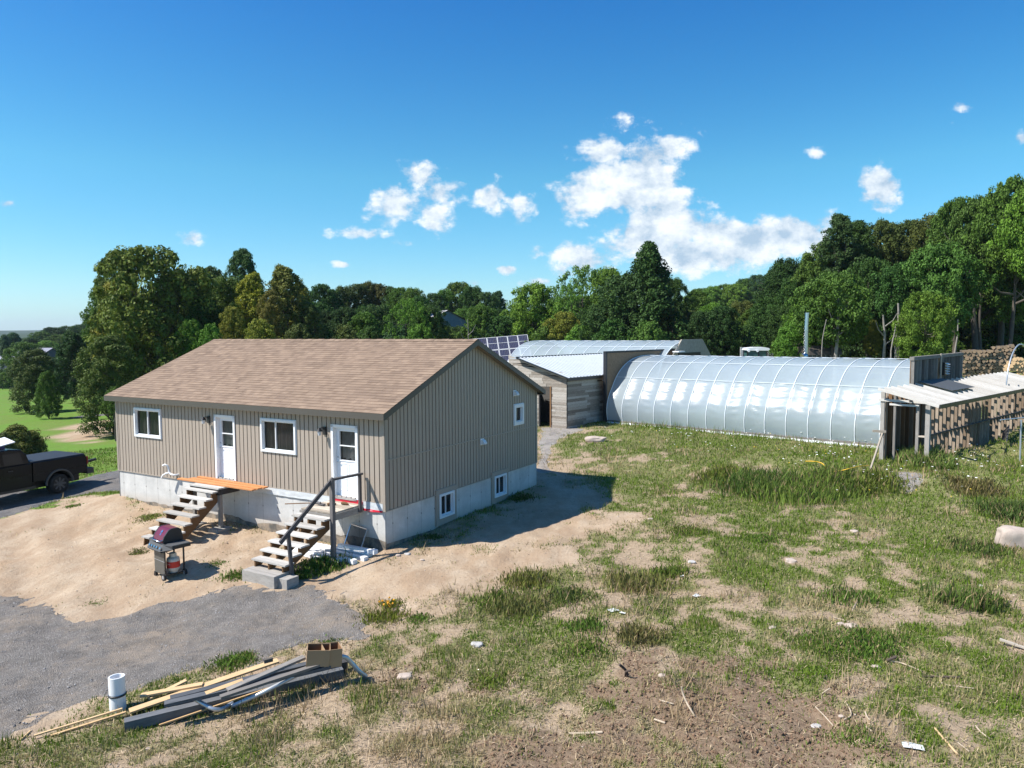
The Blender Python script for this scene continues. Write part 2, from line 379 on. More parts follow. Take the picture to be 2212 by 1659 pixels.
    t.links.new(mixc(t, n, (.27, .31, .35), (.38, .43, .48)), b.inputs['Base Color']); b.inputs['Roughness'].default_value = .5; b.inputs['Metallic'].default_value = 0; M['metal_roof'] = m
    # weathered shed boards (separate boards in the mesh, tone by rnd)
    m, t, b = newmat('barn boards'); n = tnoise(t, 3, 6, .7, 'UV', (1.6, 26, 1)); at = nd(t, 'ShaderNodeAttribute'); at.attribute_name = 'rnd'
    f = mth(t, 'ADD', mth(t, 'MULTIPLY_ADD', n, 1.2, -.5), mth(t, 'MULTIPLY_ADD', at.outputs['Fac'], .5, .15), clamp=True)
    t.links.new(ramp(t, f, [(0, (.055, .05, .045)), (.3, (.22, .185, .15)), (.65, (.42, .385, .34)), (1, (.62, .59, .55))]), b.inputs['Base Color']); b.inputs['Roughness'].default_value = .9; M['barn'] = m
    M['stud'] = wood('tan studs', (.20, .145, .10), (.52, .43, .34)); M['bleached'] = wood('bleached rafters', (.52, .49, .45), (.84, .82, .79), rv=.2)
    M['osb'] = plain('brown sheathing', (.27, .18, .11), .85, .25, 9)
    M['dark_sheet'] = plain('dark roofing felt', (.075, .08, .085), .6, .15)
    # solar cells
    m, t, b = newmat('solar cells'); tcn = nd(t, 'ShaderNodeTexCoord'); s_ = nd(t, 'ShaderNodeSeparateXYZ'); t.links.new(tcn.outputs['UV'], s_.inputs[0])
    fx = mth(t, 'FRACT', mth(t, 'DIVIDE', s_.outputs[0], .162)); fy = mth(t, 'FRACT', mth(t, 'DIVIDE', s_.outputs[1], .162))
    ln = mth(t, 'MAXIMUM', mth(t, 'GREATER_THAN', fx, .93), mth(t, 'GREATER_THAN', fy, .93)); n = tnoise(t, 3, 2, .5, 'UV', (5, .4, 1))
    c = mixc(t, n, (.01, .02, .09), (.05, .04, .035)); c = mixc(t, mth(t, 'MULTIPLY', ln, .6), c, (.3, .32, .36))
    t.links.new(c, b.inputs['Base Color']); b.inputs['Roughness'].default_value = .18; M['solar'] = m
    # leaves: colour of the object, tone per leaf
    for key, tl_ in (('leaf', .22), ('grass', .25)):
        m, t, b = newmat(key+' blades' if key == 'grass' else 'leaves'); 
        if key == 'leaf':
            oi = nd(t, 'ShaderNodeObjectInfo'); at = nd(t, 'ShaderNodeAttribute'); at.attribute_name = 'tone'
            c = mixc(t, at.outputs['Fac'], mixc(t, 1.0, oi.outputs['Color'], (.50, .58, .50), 'MULTIPLY'), mixc(t, 1.0, oi.outputs['Color'], (1.5, 1.45, 1.35), 'MULTIPLY'))
        else:
            at = nd(t, 'ShaderNodeAttribute'); at.attribute_name = 'col'; c = at.outputs['Color']
        t.links.new(c, b.inputs['Base Color']); b.inputs['Roughness'].default_value = .6; b.inputs['Specular IOR Level'].default_value = .14
        tlb = nd(t, 'ShaderNodeBsdfTranslucent'); t.links.new(c, tlb.inputs[0]); ms = nd(t, 'ShaderNodeMixShader'); ms.inputs[0].default_value = tl_
        t.links.new(b.outputs[0], ms.inputs[1]); t.links.new(tlb.outputs[0], ms.inputs[2]); t.links.new(ms.outputs[0], t.nodes['Material Output'].inputs[0]); M[key] = m
build_materials()
# ------------------------------------------------------------------ house frame of reference
PSI = .5284
HB = Vector((-3.2646, 18.6143, 0)); HA = Vector((-math.cos(PSI), math.sin(PSI), 0)); HG = Vector((math.sin(PSI), math.cos(PSI), 0))
def H(u, v, z=0): return HB + HA*u - HG*v + Vector((0, 0, z))       # u along the front to the left, v out from the front

# ------------------------------------------------------------------ terrain height
_cp = []
def cp(p, z): _cp.append((p[0], p[1], z))
for u, v, z in [(0, 0, -.02), (3, 0, -.08), (6, 0, 0), (8, 0, .05), (11.5, 0, .22), (12.5, -4, .1), (11.5, -8.2, .3), (5, -9, .35), (0, -8.3, .2), (-1, -4, .08), (-3, -8.5, .3), (-2.5, -2, .1),
                (5.8, 1, -.08), (6.3, 2.5, -.34), (2, 1.3, -.1), (1.3, 3, -.22), (3.2, 4.1, -.36), (9, 3, -.3), (11, 3, -.25), (13, 1, -.15), (14, -3, -.3), (3, 2, -.12), (4.2, 2.2, -.16)]:
    q = H(u, v); cp(q, z)
for px, py, z in [(130, 1066, -.65), (0, 1095, -.75), (200, 1040, -.4), (0, 1200, -.6), (0, 1300, -.6), (200, 1330, -.5), (400, 1350, -.42), (600, 1330, -.35), (780, 1330, -.25), (0, 1500, -.5), (0, 1659, -.42), (300, 1620, -.38),
                  (500, 1470, -.34), (700, 1420, -.28), (900, 1500, -.25), (1106, 1659, -.25), (1100, 1450, -.18), (1000, 1250, -.05), (1200, 1200, .05), (1326, 1088, .12), (1330, 1031, .3), (1400, 1300, 0), (1600, 1480, -.05), (1600, 1659, -.15),
                  (2212, 1659, 0), (1900, 1500, .02), (2212, 1400, .12), (1700, 1300, .1), (2180, 1190, .3), (1900, 1180, .22), (1600, 1150, .2), (1500, 1080, .3), (1700, 1085, .25), (1850, 1085, .32), (2000, 1100, .4), (2200, 1080, .62),
                  (1450, 985, .6), (1600, 1000, .72), (1750, 1020, .76), (1880, 1030, .78), (2000, 1040, .78), (2150, 1010, .78), (2212, 980, .8), (1925, 980, .78), (1650, 952, .77), (1400, 925, .77), (1310, 918, .72), (1225, 930, .62), (1180, 918, .6), (1180, 980, .42), (1250, 965, .58),
                  (190, 935, -.9), (190, 893, -1.3), (75, 890, -1.5), (60, 850, -2.6), (0, 870, -1.9), (0, 960, -.95), (60, 805, -4), (0, 790, -4.4), (240, 880, -1.2), (150, 800, -4)]:
    cp(atz(px, py, z), z)
for x, y, z in [(10, 45, 1.1), (0, 50, .7), (-12, 50, .2), (-22, 55, -.6), (5, 60, 1.0), (16, 45, 1.4), (25, 42, 1.6), (30, 38, 1.5), (30, 52, 2.3), (40, 60, 3.2), (20, 65, 2.2), (8, 80, 1.6), (-10, 80, .4), (-30, 80, -1.6), (60, 40, 3), (70, 80, 5.5), (40, 100, 5), (15, 110, 3.2), (-10, 110, .6),
                (-40, 110, -2.6), (-60, 60, -2.6), (-60, 110, -4.2), (-90, 160, -6), (-30, 160, -2), (20, 170, 4.5), (70, 160, 8), (110, 60, 6), (-20, 30, -.7), (-35, 30, -1.2), (-35, 15, -1), (-15, 5, -.5), (0, 0, -.3), (15, 0, 0), (30, 20, .8), (50, 20, 1.6), (20, 15, .4), (-30, -20, -1), (30, -20, .2), (0, -40, -.5), (-80, 0, -3), (90, 0, 3)]:
    cp((x, y), z)
_cp = np.array(_cp)
_cs = 1.1 + .06*np.hypot(_cp[:, 0], _cp[:, 1]-5)
def hbase(x, y):
    x = np.asarray(x, float); y = np.asarray(y, float); sh = x.shape; x = x.ravel(); y = y.ravel(); o = np.empty(len(x))
    for i in range(0, len(x), 20000):
        d2 = (x[i:i+20000, None]-_cp[:, 0])**2+(y[i:i+20000, None]-_cp[:, 1])**2
        w = 1/(d2/(_cs**2)+.25)**2/(_cs**1.2)
        o[i:i+20000] = (w*_cp[:, 2]).sum(1)/w.sum(1)
    return o.reshape(sh)
def _hash(ix, iy, s):
    n = (ix.astype(np.int64)*374761393+iy.astype(np.int64)*668265263+s*144665) & 0xffffffff
    n = ((n ^ (n >> 13))*1274126177) & 0xffffffff; n ^= (n >> 16)
    return (n & 0xffff)/65535.
def vnoise(x, y, s=0):
    ix, iy = np.floor(x), np.floor(y); fx, fy = x-ix, y-iy; fx = fx*fx*(3-2*fx); fy = fy*fy*(3-2*fy)
    ix = ix.astype(np.int64); iy = iy.astype(np.int64)
    a, b, c, d = _hash(ix, iy, s), _hash(ix+1, iy, s), _hash(ix, iy+1, s), _hash(ix+1, iy+1, s)
    return (a*(1-fx)+b*fx)*(1-fy)+(c*(1-fx)+d*fx)*fy
def fbm(x, y, sc, oct_=4, s=0, g=.5):
    o = 0; a = 1; t = 0
    for k in range(oct_): o = o+a*vnoise(x*sc+17.3*k, y*sc-9.1*k, s+k); t += a; a *= g; sc *= 2.03
    return o/t
def sdpoly(x, y, P):
    """signed distance, positive inside"""
    P = np.asarray(P, float); x = np.asarray(x, float); y = np.asarray(y, float)
    d = np.full(x.shape, 1e9); ins = np.zeros(x.shape, bool); n = len(P)
    for i in range(n):
        ax, ay = P[i]; bx, by = P[(i+1) % n]; ex, ey = bx-ax, by-ay
        t = np.clip(((x-ax)*ex+(y-ay)*ey)/(ex*ex+ey*ey+1e-9), 0, 1); d = np.minimum(d, np.hypot(x-ax-t*ex, y-ay-t*ey))
        c = ((ay > y) != (by > y)) & (x < (bx-ax)*(y-ay)/(by-ay+1e-12)+ax); ins ^= c
    return np.where(ins, d, -d)
def gp(px, py, dz=0):
    """point of the ground seen at (px, py)"""
    z = 0.
    for _ in range(14):
        p = atz(px, py, z); z2 = float(hbase(np.array([p.x]), np.array([p.y]))[0]); z = z*.4+z2*.6
    p = atz(px, py, z); return Vector((p.x, p.y, z+dz))
def gpl(px, py, lift=0):
    z = 0.
    for _ in range(14):
        p = atz(px, py, z); z = z*.4+(hz1(p.x, p.y)+lift)*.6
    return atz(px, py, z)
def poly(pts): return [tuple(gp(*q)[:2]) for q in pts]
def hz1(x, y): return float(height(np.array([x]), np.array([y]))[0])
P_GRAVEL = poly([(60, 1290), (130, 1318), (180, 1338), (250, 1334), (330, 1314), (420, 1284), (500, 1262), (560, 1262), (640, 1268), (700, 1280), (760, 1292), (800, 1320), (808, 1350), (780, 1368), (700, 1385), (640, 1402), (560, 1425), (450, 1450), (330, 1482), (200, 1510), (90, 1535), (0, 1590), (-300, 1640), (-900, 1500), (-900, 1240), (-300, 1230), (-60, 1262), (0, 1268)])
P_DRIVE = poly([(252, 1014), (190, 1030), (130, 1048), (0, 1068), (-200, 1100), (-500, 1150), (-900, 1230), (-900, 1380), (-500, 1250), (-200, 1178), (0, 1120), (100, 1090), (200, 1060)]) + [tuple(H(12.3, -.6)[:2]), tuple(H(12.8, -6)[:2]), tuple(H(13, -14)[:2]), tuple(H(15.6, -14)[:2]), tuple(H(15, -6)[:2])]
P_LANE = poly([(138, 897), (188, 893), (240, 889), (300, 886), (300, 893), (230, 897), (180, 900), (140, 901)])
P_SAND = poly([(-900, 1200), (-300, 1175), (0, 1118), (100, 1092), (200, 1060), (262, 1040)]) + [tuple(H(11.6, -.3)[:2]), tuple(H(0, -.3)[:2]), tuple(H(.3, -8)[:2])] + poly([(1170, 975), (1178, 940), (1235, 930), (1195, 965), (1180, 1010), (1250, 1045), (1330, 1060), (1390, 1110), (1330, 1140), (1230, 1190), (1290, 1225), (1200, 1260), (1100, 1262), (960, 1300), (880, 1320), (820, 1330), (760, 1380), (600, 1430), (450, 1470), (280, 1500), (240, 1560), (0, 1640), (-300, 1700), (-900, 1560)])
P_PATH = poly([(1166, 1000), (1170, 925), (1240, 918), (1262, 930), (1215, 945), (1192, 965), (1182, 1000), (1190, 1018), (1166, 1018)])
P_SOIL = poly([(1090, 1500), (1200, 1470), (1290, 1440), (1400, 1440), (1450, 1462), (1560, 1445), (1700, 1450), (1850, 1470), (1920, 1520), (1880, 1580), (1980, 1640), (1950, 1720), (1400, 1740), (1000, 1720), (960, 1650), (1080, 1600), (1250, 1590), (1240, 1550), (1120, 1550)])
P_SOIL2 = poly([(780, 1480), (880, 1462), (1010, 1475), (1120, 1495), (1100, 1530), (960, 1545), (860, 1530), (760, 1510)])
P_PATCH = poly([(100, 945), (150, 925), (200, 912), (250, 900), (252, 942), (200, 955), (130, 955)])
P_TERR = poly([(2290, 1050), (2100, 1040), (1990, 1048), (1860, 1040), (1750, 1010), (1600, 985), (1480, 965), (1330, 935), (1400, 915), (1900, 960), (2060, 1000), (2250, 960)])
P_DGRAV = poly([(1912, 1020), (1990, 1018), (2010, 1040), (1960, 1058), (1925, 1045)])
def smooth(d, w): return np.clip(d/w+.5, 0, 1)
def masks(x, y):
    n = fbm(x, y, .9, 4, 3)-.5; n2 = fbm(x, y, 3.5, 3, 9)-.5; n3 = fbm(x, y, 9., 3, 14)-.5
    m = {}; m['gravel'] = sdpoly(x, y, P_GRAVEL)+n*1.0+n2*.6+n3*.45
    m['drive'] = np.maximum(sdpoly(x, y, P_DRIVE), sdpoly(x, y, P_LANE))+n*.35+n2*.3+n3*.25
    m['path'] = np.maximum(sdpoly(x, y, P_PATH)+n*.5+n2*.4, sdpoly(x, y, P_DGRAV)+n*.5)
    m['sand'] = np.maximum(sdpoly(x, y, P_SAND)+n*3.4+n2*1.6-.25, sdpoly(x, y, P_PATCH)+n*3+n2*.8)
    m['soil'] = np.maximum(sdpoly(x, y, P_SOIL), sdpoly(x, y, P_SOIL2))-.45+n*2.8+n2*1.6
    return m
def height(x, y):
    x = np.asarray(x, float); y = np.asarray(y, float)
    h = hbase(x, y); r = np.hypot(x, y); near = np.clip((60-r)/25, 0, 1)
    h = h+near*((fbm(x, y, .7, 3, 21)-.5)*.10+(fbm(x, y, 3.1, 4, 33, .6)-.5)*.055)
    so = smooth(np.maximum(sdpoly(x, y, P_SOIL), sdpoly(x, y, P_SOIL2)), 1.0)*near
    h = h+so*((fbm(x, y, 1.6, 5, 41, .62)-.5)*.30+.02)
    bk = np.exp(-(sdpoly(x, y, P_TERR)/1.1)**2)*near*(y < 29); h = h+bk*((fbm(x, y, .8, 4, 47, .6)-.32)*.95)
    # loose sand banked up and rutted in front of the house
    v = (x-HB.x)*-HG.x+(y-HB.y)*-HG.y; u = (x-HB.x)*HA.x+(y-HB.y)*HA.y
    bank = np.exp(-((v-1.5)/.9)**2)*np.clip((u-2.2)/.5, 0, 1)*np.clip((11.5-u)/1, 0, 1)
    h = h+bank*((fbm(x, y, 2.2, 4, 51, .6)-.45)*.26)
    h = h+smooth(sdpoly(x, y, P_SAND), 1.0)*near*((fbm(x, y, 2.6, 4, 55, .62)-.5)*.10-np.abs(fbm(x*.8+y*.35, y*1.6-x*.5, 1.1, 3, 57)-.5)*.12)
    tr = np.sin((v*.9+u*.35)*5+3*fbm(x, y, .35, 2, 60))*np.clip((v-1.5)/2, 0, 1)*np.clip((7-v)/2, 0, 1)*np.clip((u-3)/2, 0, 1)*near
    h = h+tr*.045*(.4+fbm(x, y, 1.1, 2, 61))
    return h
def green_density(x, y, m):
    """0..1 how much grows"""
    n = fbm(x, y, .55, 4, 71); n2 = fbm(x, y, 2.3, 4, 77, .6)
    g = np.clip((n*.6+n2*.8-.50)*4.2, 0, 1)
    east = np.clip((x-2)/10, 0, 1)*np.clip((y-9)/8, 0, 1); g = np.clip(g*(.75+.5*east)+.42*east, 0, 1)
    te = smooth(sdpoly(x, y, P_TERR), 3.0); g = np.clip(g+te*.85, 0, 1)
    s = smooth(m['sand'], 1.6); so = smooth(m['soil'], 1.0)
    tuft = np.clip((fbm(x, y, 1.3, 3, 88)-.66)*9, 0, 1)
    g = g*(1-s)+tuft*s*.45*np.clip((x+6)/6, .15, 1); g = g*(1-.85*so)
    lw = np.clip((-x-11.2-.12*y+3)/2, 0, 1)*(y > 20)
    g = np.maximum(g, lw*(1-smooth(m['sand'], 1))*.9)
    g = g*(1-smooth(m['gravel'], .3))*(1-smooth(m['drive'], .3))*(1-smooth(m['path'], .6)*.85)
    return g
# one sheet of ground out to the horizon
def axis(a, b, step, lo, hi, g=1.13):
    mid = list(np.arange(a, b+1e-6, step)); s = step; v = mid[-1]; up = []
    while v < hi: s *= g; v += s; up.append(v)
    s = step; v = mid[0]; dn = []
    while v > lo: s *= g; v -= s; dn.append(v)
    return np.array(dn[::-1]+mid+up)
gx = axis(-14, 20, .14, -4500, 4500); gy = axis(7.5, 34, .14, -300, 6000)
def far_relief(x, y, h):
    r = np.hypot(x, y); az = np.arctan2(x, y)
    k = np.clip((r-150)/250, 0, 1)
    roll = 4+14*fbm(x, y, .0022, 3, 5)
    lft = np.exp(-((az+.50)/.20)**2)*np.clip((r-170)/220, 0, 1)*6*np.clip((2600-r)/900, 0, 1)       # wooded rise on the left
    rgt = np.exp(-((az-.42)/.26)**2)*np.clip((r-110)/130, 0, 1)*9*np.clip((3000-r)/900, 0, 1)       # wooded rise on the right
    base = h*(1-k)+(-8+roll*.6)*k
    hor = np.clip((r-1500)/1500, 0, 1)*(14+26*fbm(x, y, .0009, 3, 15))
    drop = np.where(az < -.58, np.clip((r-200)/300, 0, 1)*-6, 0)
    return base+lft+rgt+hor+drop
def full_height(x, y): return far_relief(x, y, height(x, y))
X2, Y2 = np.meshgrid(gx, gy); XF, YF = X2.ravel(), Y2.ravel()
MK = masks(XF, YF); ZF = full_height(XF, YF); GD = green_density(XF, YF, MK)
nx, ny = len(gx), len(gy)
idx = np.arange(nx*ny).reshape(ny, nx)
quads = np.stack([idx[:-1, :-1], idx[:-1, 1:], idx[1:, 1:], idx[1:, :-1]], -1).reshape(-1, 4)
lawn = np.clip((-XF-11.2-.12*YF+3)/3, 0, 1)*(YF > 18)
lawn = np.maximum(lawn, np.clip((np.hypot(XF, YF)-60)/20, 0, 1))
m, t, b = newmat('ground'); M['ground'] = m
def at_(n): a = nd(t, 'ShaderNodeAttribute'); a.attribute_name = n; return a.outputs['Fac']
n1 = tnoise(t, 1.7, 8, .65); n2 = tnoise(t, 14, 6, .7); n3 = tnoise(t, 60, 4, .65); n4 = tnoise(t, .5, 4, .6)
sandc = mixc(t, ramp(t, n1, [(.3, 0.), (.7, 1.)]), (.40, .305, .212), (.55, .455, .345))
nd_ = tnoise(t, .9, 6, .7, 'Object', (1.3, .55, 1)); sandc = mixc(t, ramp(t, nd_, [(.38, .85), (.58, 0.)]), sandc, (.33, .23, .15)); sandc = mixc(t, mth(t, 'MULTIPLY', n4, .5), sandc, (.52, .375, .25)); sandc = mixc(t, ramp(t, n2, [(.30, .75), (.46, 0.)]), sandc, (.27, .185, .12))
dry = mixc(t, ramp(t, n2, [(.3, 0.), (.7, 1.)]), (.27, .20, .135), (.50, .395, .28))
dry = mixc(t, ramp(t, n1, [(.35, 0.), (.75, .7)]), dry, (.36, .27, .18))
greenc = mixc(t, n2, (.06, .10, .02), (.17, .22, .055))
soilc = mixc(t, ramp(t, n2, [(.3, 0.), (.7, 1.)]), (.105, .073, .050), (.33, .245, .17)); soilc = mixc(t, ramp(t, n1, [(.4, 0.), (.7, .6)]), soilc, (.27, .18, .115))
lawnc = mixc(t, n1, (.08, .20, .02), (.14, .28, .035)); lawnc = mixc(t, ramp(t, n4, [(.42, 0.), (.7, .5)]), lawnc, (.17, .17, .05))
g = mth(t, 'ADD', at_('green'), mth(t, 'MULTIPLY_ADD', n2, 1.2, -.6), clamp=True); g = ramp(t, g, [(.3, 0.), (.75, .8)])
c = mixc(t, g, dry, greenc)
so = ramp(t, mth(t, 'ADD', at_('soil'), mth(t, 'MULTIPLY_ADD', n2, .8, -.4)), [(.3, 0.), (.7, 1.)]); c = mixc(t, so, c, soilc)
sa = ramp(t, mth(t, 'ADD', at_('sand'), mth(t, 'MULTIPLY_ADD', n2, .7, -.35)), [(.3, 0.), (.75, 1.)])
c = mixc(t, mth(t, 'MULTIPLY', sa, mth(t, 'SUBTRACT', 1, mth(t, 'MULTIPLY', g, .5))), c, sandc)
c = mixc(t, mth(t, 'MULTIPLY', at_('lawn'), mth(t, 'SUBTRACT', 1, sa)), c, lawnc)
c = mixc(t, mth(t, 'MULTIPLY', n3, .35), c, (.16, .11, .07))
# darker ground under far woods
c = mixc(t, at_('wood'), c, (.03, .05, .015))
t.links.new(c, b.inputs['Base Color']); b.inputs['Roughness'].default_value = .95; b.inputs['Specular IOR Level'].default_value = .1
bump(t, b, mth(t, 'ADD', mth(t, 'MULTIPLY', n2, 1.0), mth(t, 'MULTIPLY', n3, .35)), .8, .05)
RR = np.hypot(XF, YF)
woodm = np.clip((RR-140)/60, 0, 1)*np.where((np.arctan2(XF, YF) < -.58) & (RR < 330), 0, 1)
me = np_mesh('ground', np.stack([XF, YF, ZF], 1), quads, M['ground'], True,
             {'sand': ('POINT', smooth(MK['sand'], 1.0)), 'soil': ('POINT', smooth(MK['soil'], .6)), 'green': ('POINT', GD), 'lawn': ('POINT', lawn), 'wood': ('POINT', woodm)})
o = bpy.data.objects.new('ground', me); COL.objects.link(o); tag(o, kind='structure')
# gravel sheets: only the cells inside, lifted a little over the ground
def sheet(name, key, mat, lift=.012):
    d = MK[key]; keep = (d[quads] > -.12).any(1)
    q = quads[keep]; used, inv = np.unique(q, return_inverse=True); q = inv.reshape(-1, 4)
    z = ZF[used]+np.clip(d[used]*.09, -.02, lift)
    me = np_mesh(name, np.stack([XF[used], YF[used], z], 1), q, mat, True)
    o = bpy.data.objects.new(name, me); COL.objects.link(o); tag(o, kind='structure'); return o
def gravel_mat(name, c1, c2, dust):
    m, t, b = newmat(name); n1 = tnoise(t, .6, 5, .6); n2 = tnoise(t, 55, 5, .8); n3 = tnoise(t, 5, 5, .65)
    vo = nd(t, 'ShaderNodeTexVoronoi'); vo.inputs['Scale'].default_value = 42; cc = nd(t, 'ShaderNodeTexCoord'); t.links.new(cc.outputs['Object'], vo.inputs['Vector'])
    c = mixc(t, ramp(t, n2, [(.3, 0.), (.7, 1.)]), c1, c2); s = nd(t, 'ShaderNodeSeparateColor'); t.links.new(vo.outputs['Color'], s.inputs[0])
    c = mixc(t, mth(t, 'MULTIPLY', s.outputs[0], .5), c, c2); c = mixc(t, ramp(t, s.outputs[1], [(.8, 0.), (1, .6)]), c, (.4, .38, .36))
    c = mixc(t, ramp(t, mth(t, 'ADD', n1, mth(t, 'MULTIPLY_ADD', n3, .6, -.3)), [(.42, 0.), (.75, .85)]), c, dust); nl = tnoise(t, 2.2, 5, .7); c = mixc(t, ramp(t, nl, [(.3, .5), (.55, 0.)]), c, (.07, .065, .06))
    t.links.new(c, b.inputs['Base Color']); b.inputs['Roughness'].default_value = .95; b.inputs['Specular IOR Level'].default_value = .15
    bump(t, b, mth(t, 'ADD', vo.outputs['Distance'], n2), .9, .03); return m
M['gravel'] = gravel_mat('grey gravel', (.10, .092, .085), (.275, .25, .225), (.34, .275, .21))
M['asphalt'] = gravel_mat('dark fine gravel', (.085, .083, .085), (.19, .185, .185), (.24, .21, .18))
M['path_gravel'] = gravel_mat('pale path gravel', (.22, .2, .18), (.42, .39, .36), (.42, .35, .28))
sheet('gravel_yard', 'gravel', M['gravel']); sheet('driveway', 'drive', M['asphalt']); sheet('footpath', 'path', M['path_gravel'])

# ---- grass: tapered blades, one uncountable mass; weeds stand taller on the bank
def blades(name, N, rmin, rmax, hmin, hmax, dens_pow=1.0, width=.010, sel=None, pal=None, tall=None, azl=(-.9, .95), seed=1, lean=.45, label='', cat='grass'):
    rg = np.random.default_rng(seed)
    az = rg.uniform(azl[0], azl[1], N); r = rmin*(rmax/rmin)**rg.random(N)
    x, y = r*np.sin(az), r*np.cos(az)
    m = masks(x, y); g = green_density(x, y, m)
    if sel is not None: g = sel(x, y, m, g)
    k = rg.random(N) < np.clip(g, 0, 1)**dens_pow; x, y, r, g = x[k], y[k], r[k], g[k]; n = len(x)
    z = height(x, y)-.01
    hh = (hmin+(hmax-hmin)*rg.random(n)**1.6)*(.6+.6*g); 
    if tall is not None: hh = hh*tall(x, y)
    w = (width*.8+.0004*r)*rg.uniform(.6, 1.3, n); th = rg.uniform(0, 2*np.pi, n); ln = hh*lean*rg.uniform(.2, 1.4, n); ph = rg.uniform(0, 2*np.pi, n)
    dx, dy = np.cos(th)*w, np.sin(th)*w; lx, ly = np.cos(ph)*ln, np.sin(ph)*ln
    V = np.empty((n, 3, 3)); V[:, 0] = np.stack([x-dx, y-dy, z], 1); V[:, 1] = np.stack([x+dx, y+dy, z], 1); V[:, 2] = np.stack([x+lx, y+ly, z+hh], 1)
    Fq = np.arange(n*3).reshape(n, 3)
    col = pal(x, y, g, rg, n); col = np.clip(col, 0, 1); col = np.repeat(col, 3, 0)
    me = np_mesh(name, V.reshape(-1, 3), Fq, M['grass'], False, {'col': ('POINT', col)})
    o = bpy.data.objects.new(name, me); COL.objects.link(o); tag(o, label, cat, kind='stuff'); return o
def pal_grass(x, y, g, rg, n):
    a = fbm(x, y, .5, 3, 91); b_ = fbm(x, y, 3, 3, 95); k = np.clip((a*.9+b_*.8+rg.uniform(-.28, .28, n)-.70)*2.8+(.42-g)*1.0, 0, 1)[:, None]
    gr = np.array([.135, .225, .028])*(1-rg.random((n, 1))*.45)+np.array([.05, .05, .0])*rg.random((n, 1)); dr = np.array([.50, .40, .22])*(.6+.5*rg.random((n, 1)))
    return gr*(1-k)+dr*k
blades('grass', 980000, 8.5, 46, .03, .12, .85, .0065, pal=pal_grass, seed=3, label='patchy short grass and dry stubble over the yard')
def tall_sel(x, y, m, g):
    te = smooth(sdpoly(x, y, P_TERR), 1.8); n = fbm(x, y, .9, 3, 120); gl = np.clip(1-np.abs((x-5.15)*.692+(y-39.3)*.723+.35)/.55, 0, 1)*(x > 4.6)*(x < 15.3); return np.clip(gl*2*fbm(x, y, .9, 2, 125), 0, 1)+np.clip((n-.42)*5, 0, 1)*te*.9+np.clip((fbm(x, y, .8, 3, 131)-.63)*8, 0, 1)*(g > .25)*.5
def pal_weed(x, y, g, rg, n):
    a = fbm(x, y, .6, 3, 141)[:, None]; base = np.array([.13, .20, .032])*(1-a)*1.3+np.array([.14, .17, .03])*a; base = base*(.6+.7*rg.random((n, 1)))
    k = (rg.random((n, 1)) < .13); return np.where(k, np.array([.36, .27, .15]), base)
blades('tall_weeds', 310000, 11, 40, .08, .28, 1.0, .006, sel=tall_sel, pal=pal_weed, seed=5, lean=.35, label='tall green weeds and grass stems along the greenhouse bank', cat='weeds')
# dry brown stems in the near clumps
def dry_sel(x, y, m, g): return np.clip((fbm(x, y, .75, 3, 151)-.60)*9, 0, 1)*(1-smooth(m['sand'], 1))*(1-smooth(m['gravel'], 1))*.8
blades('dry_grass', 80000, 8.5, 32, .10, .34, 1.0, .006, sel=dry_sel, pal=lambda x, y, g, rg, n: np.array([.43, .32, .19])*(.55+.6*rg.random((n, 1))), seed=8, lean=.5, label='pale dry grass stems standing in loose clumps')
# straw, twigs and crumbs lying on the soil
def crumbs(name, N, sel, size, colf, seed, label, cat, flat=.5, r0=8.6, r1=28):
    rg = np.random.default_rng(seed); az = rg.uniform(-.66, .66, N); r = r0*(r1/r0)**rg.random(N); x, y = r*np.sin(az), r*np.cos(az)
    m = masks(x, y); k = rg.random(N) < sel(x, y, m); x, y, r = x[k], y[k], r[k]; n = len(x); z = height(x, y)
    s = size*(.35+1.3*rg.random(n)**2.5)*(.8+r/40)
    D = np.array([[1, 0, 0], [-.5, .87, 0], [-.5, -.87, 0], [.1, .1, 1], [0, 0, -1]]); V = np.empty((n, 5, 3)); th = rg.uniform(0, 6.28, n)
    for i in range(5):
        jx = D[i, 0]*rg.uniform(.6, 1.4, n); jy = D[i, 1]*rg.uniform(.6, 1.4, n)
        V[:, i, 0] = x+s*(jx*np.cos(th)-jy*np.sin(th)); V[:, i, 1] = y+s*(jx*np.sin(th)+jy*np.cos(th)); V[:, i, 2] = z+s*D[i, 2]*flat*rg.uniform(.6, 1.4, n)+s*.15
    T = np.array([[0, 1, 3], [1, 2, 3], [2, 0, 3], [1, 0, 4], [2, 1, 4], [0, 2, 4]]); Fq = (np.arange(n)[:, None, None]*5+T[None]).reshape(-1, 3)
    col = np.repeat(np.clip(colf(rg, n), 0, 1), 5, 0)
    me = np_mesh(name, V.reshape(-1, 3), Fq, M['crumb'], False, {'col': ('POINT', col)}); o = bpy.data.objects.new(name, me); COL.objects.link(o); tag(o, label, cat, kind='stuff')
m_, t_, b_ = newmat('crumbs'); a_ = nd(t_, 'ShaderNodeAttribute'); a_.attribute_name = 'col'; t_.links.new(a_.outputs['Color'], b_.inputs['Base Color']); b_.inputs['Roughness'].default_value = .95; M['crumb'] = m_
crumbs('soil_clods', 110000, lambda x, y, m: smooth(m['soil'], .8)*.55, .022, lambda rg, n: np.array([.17, .105, .065])*(.5+.9*rg.random((n, 1))), 11, 'loose crumbs and clods of brown turned soil', 'soil clods', .8)
crumbs('pebbles', 60000, lambda x, y, m: .10*(1-smooth(m['gravel'], 1))*(m['drive'] < 0), .014, lambda rg, n: np.array([.50, .42, .34])*(.35+.8*rg.random((n, 1))), 12, 'small pale pebbles scattered over sand and dirt', 'pebbles')
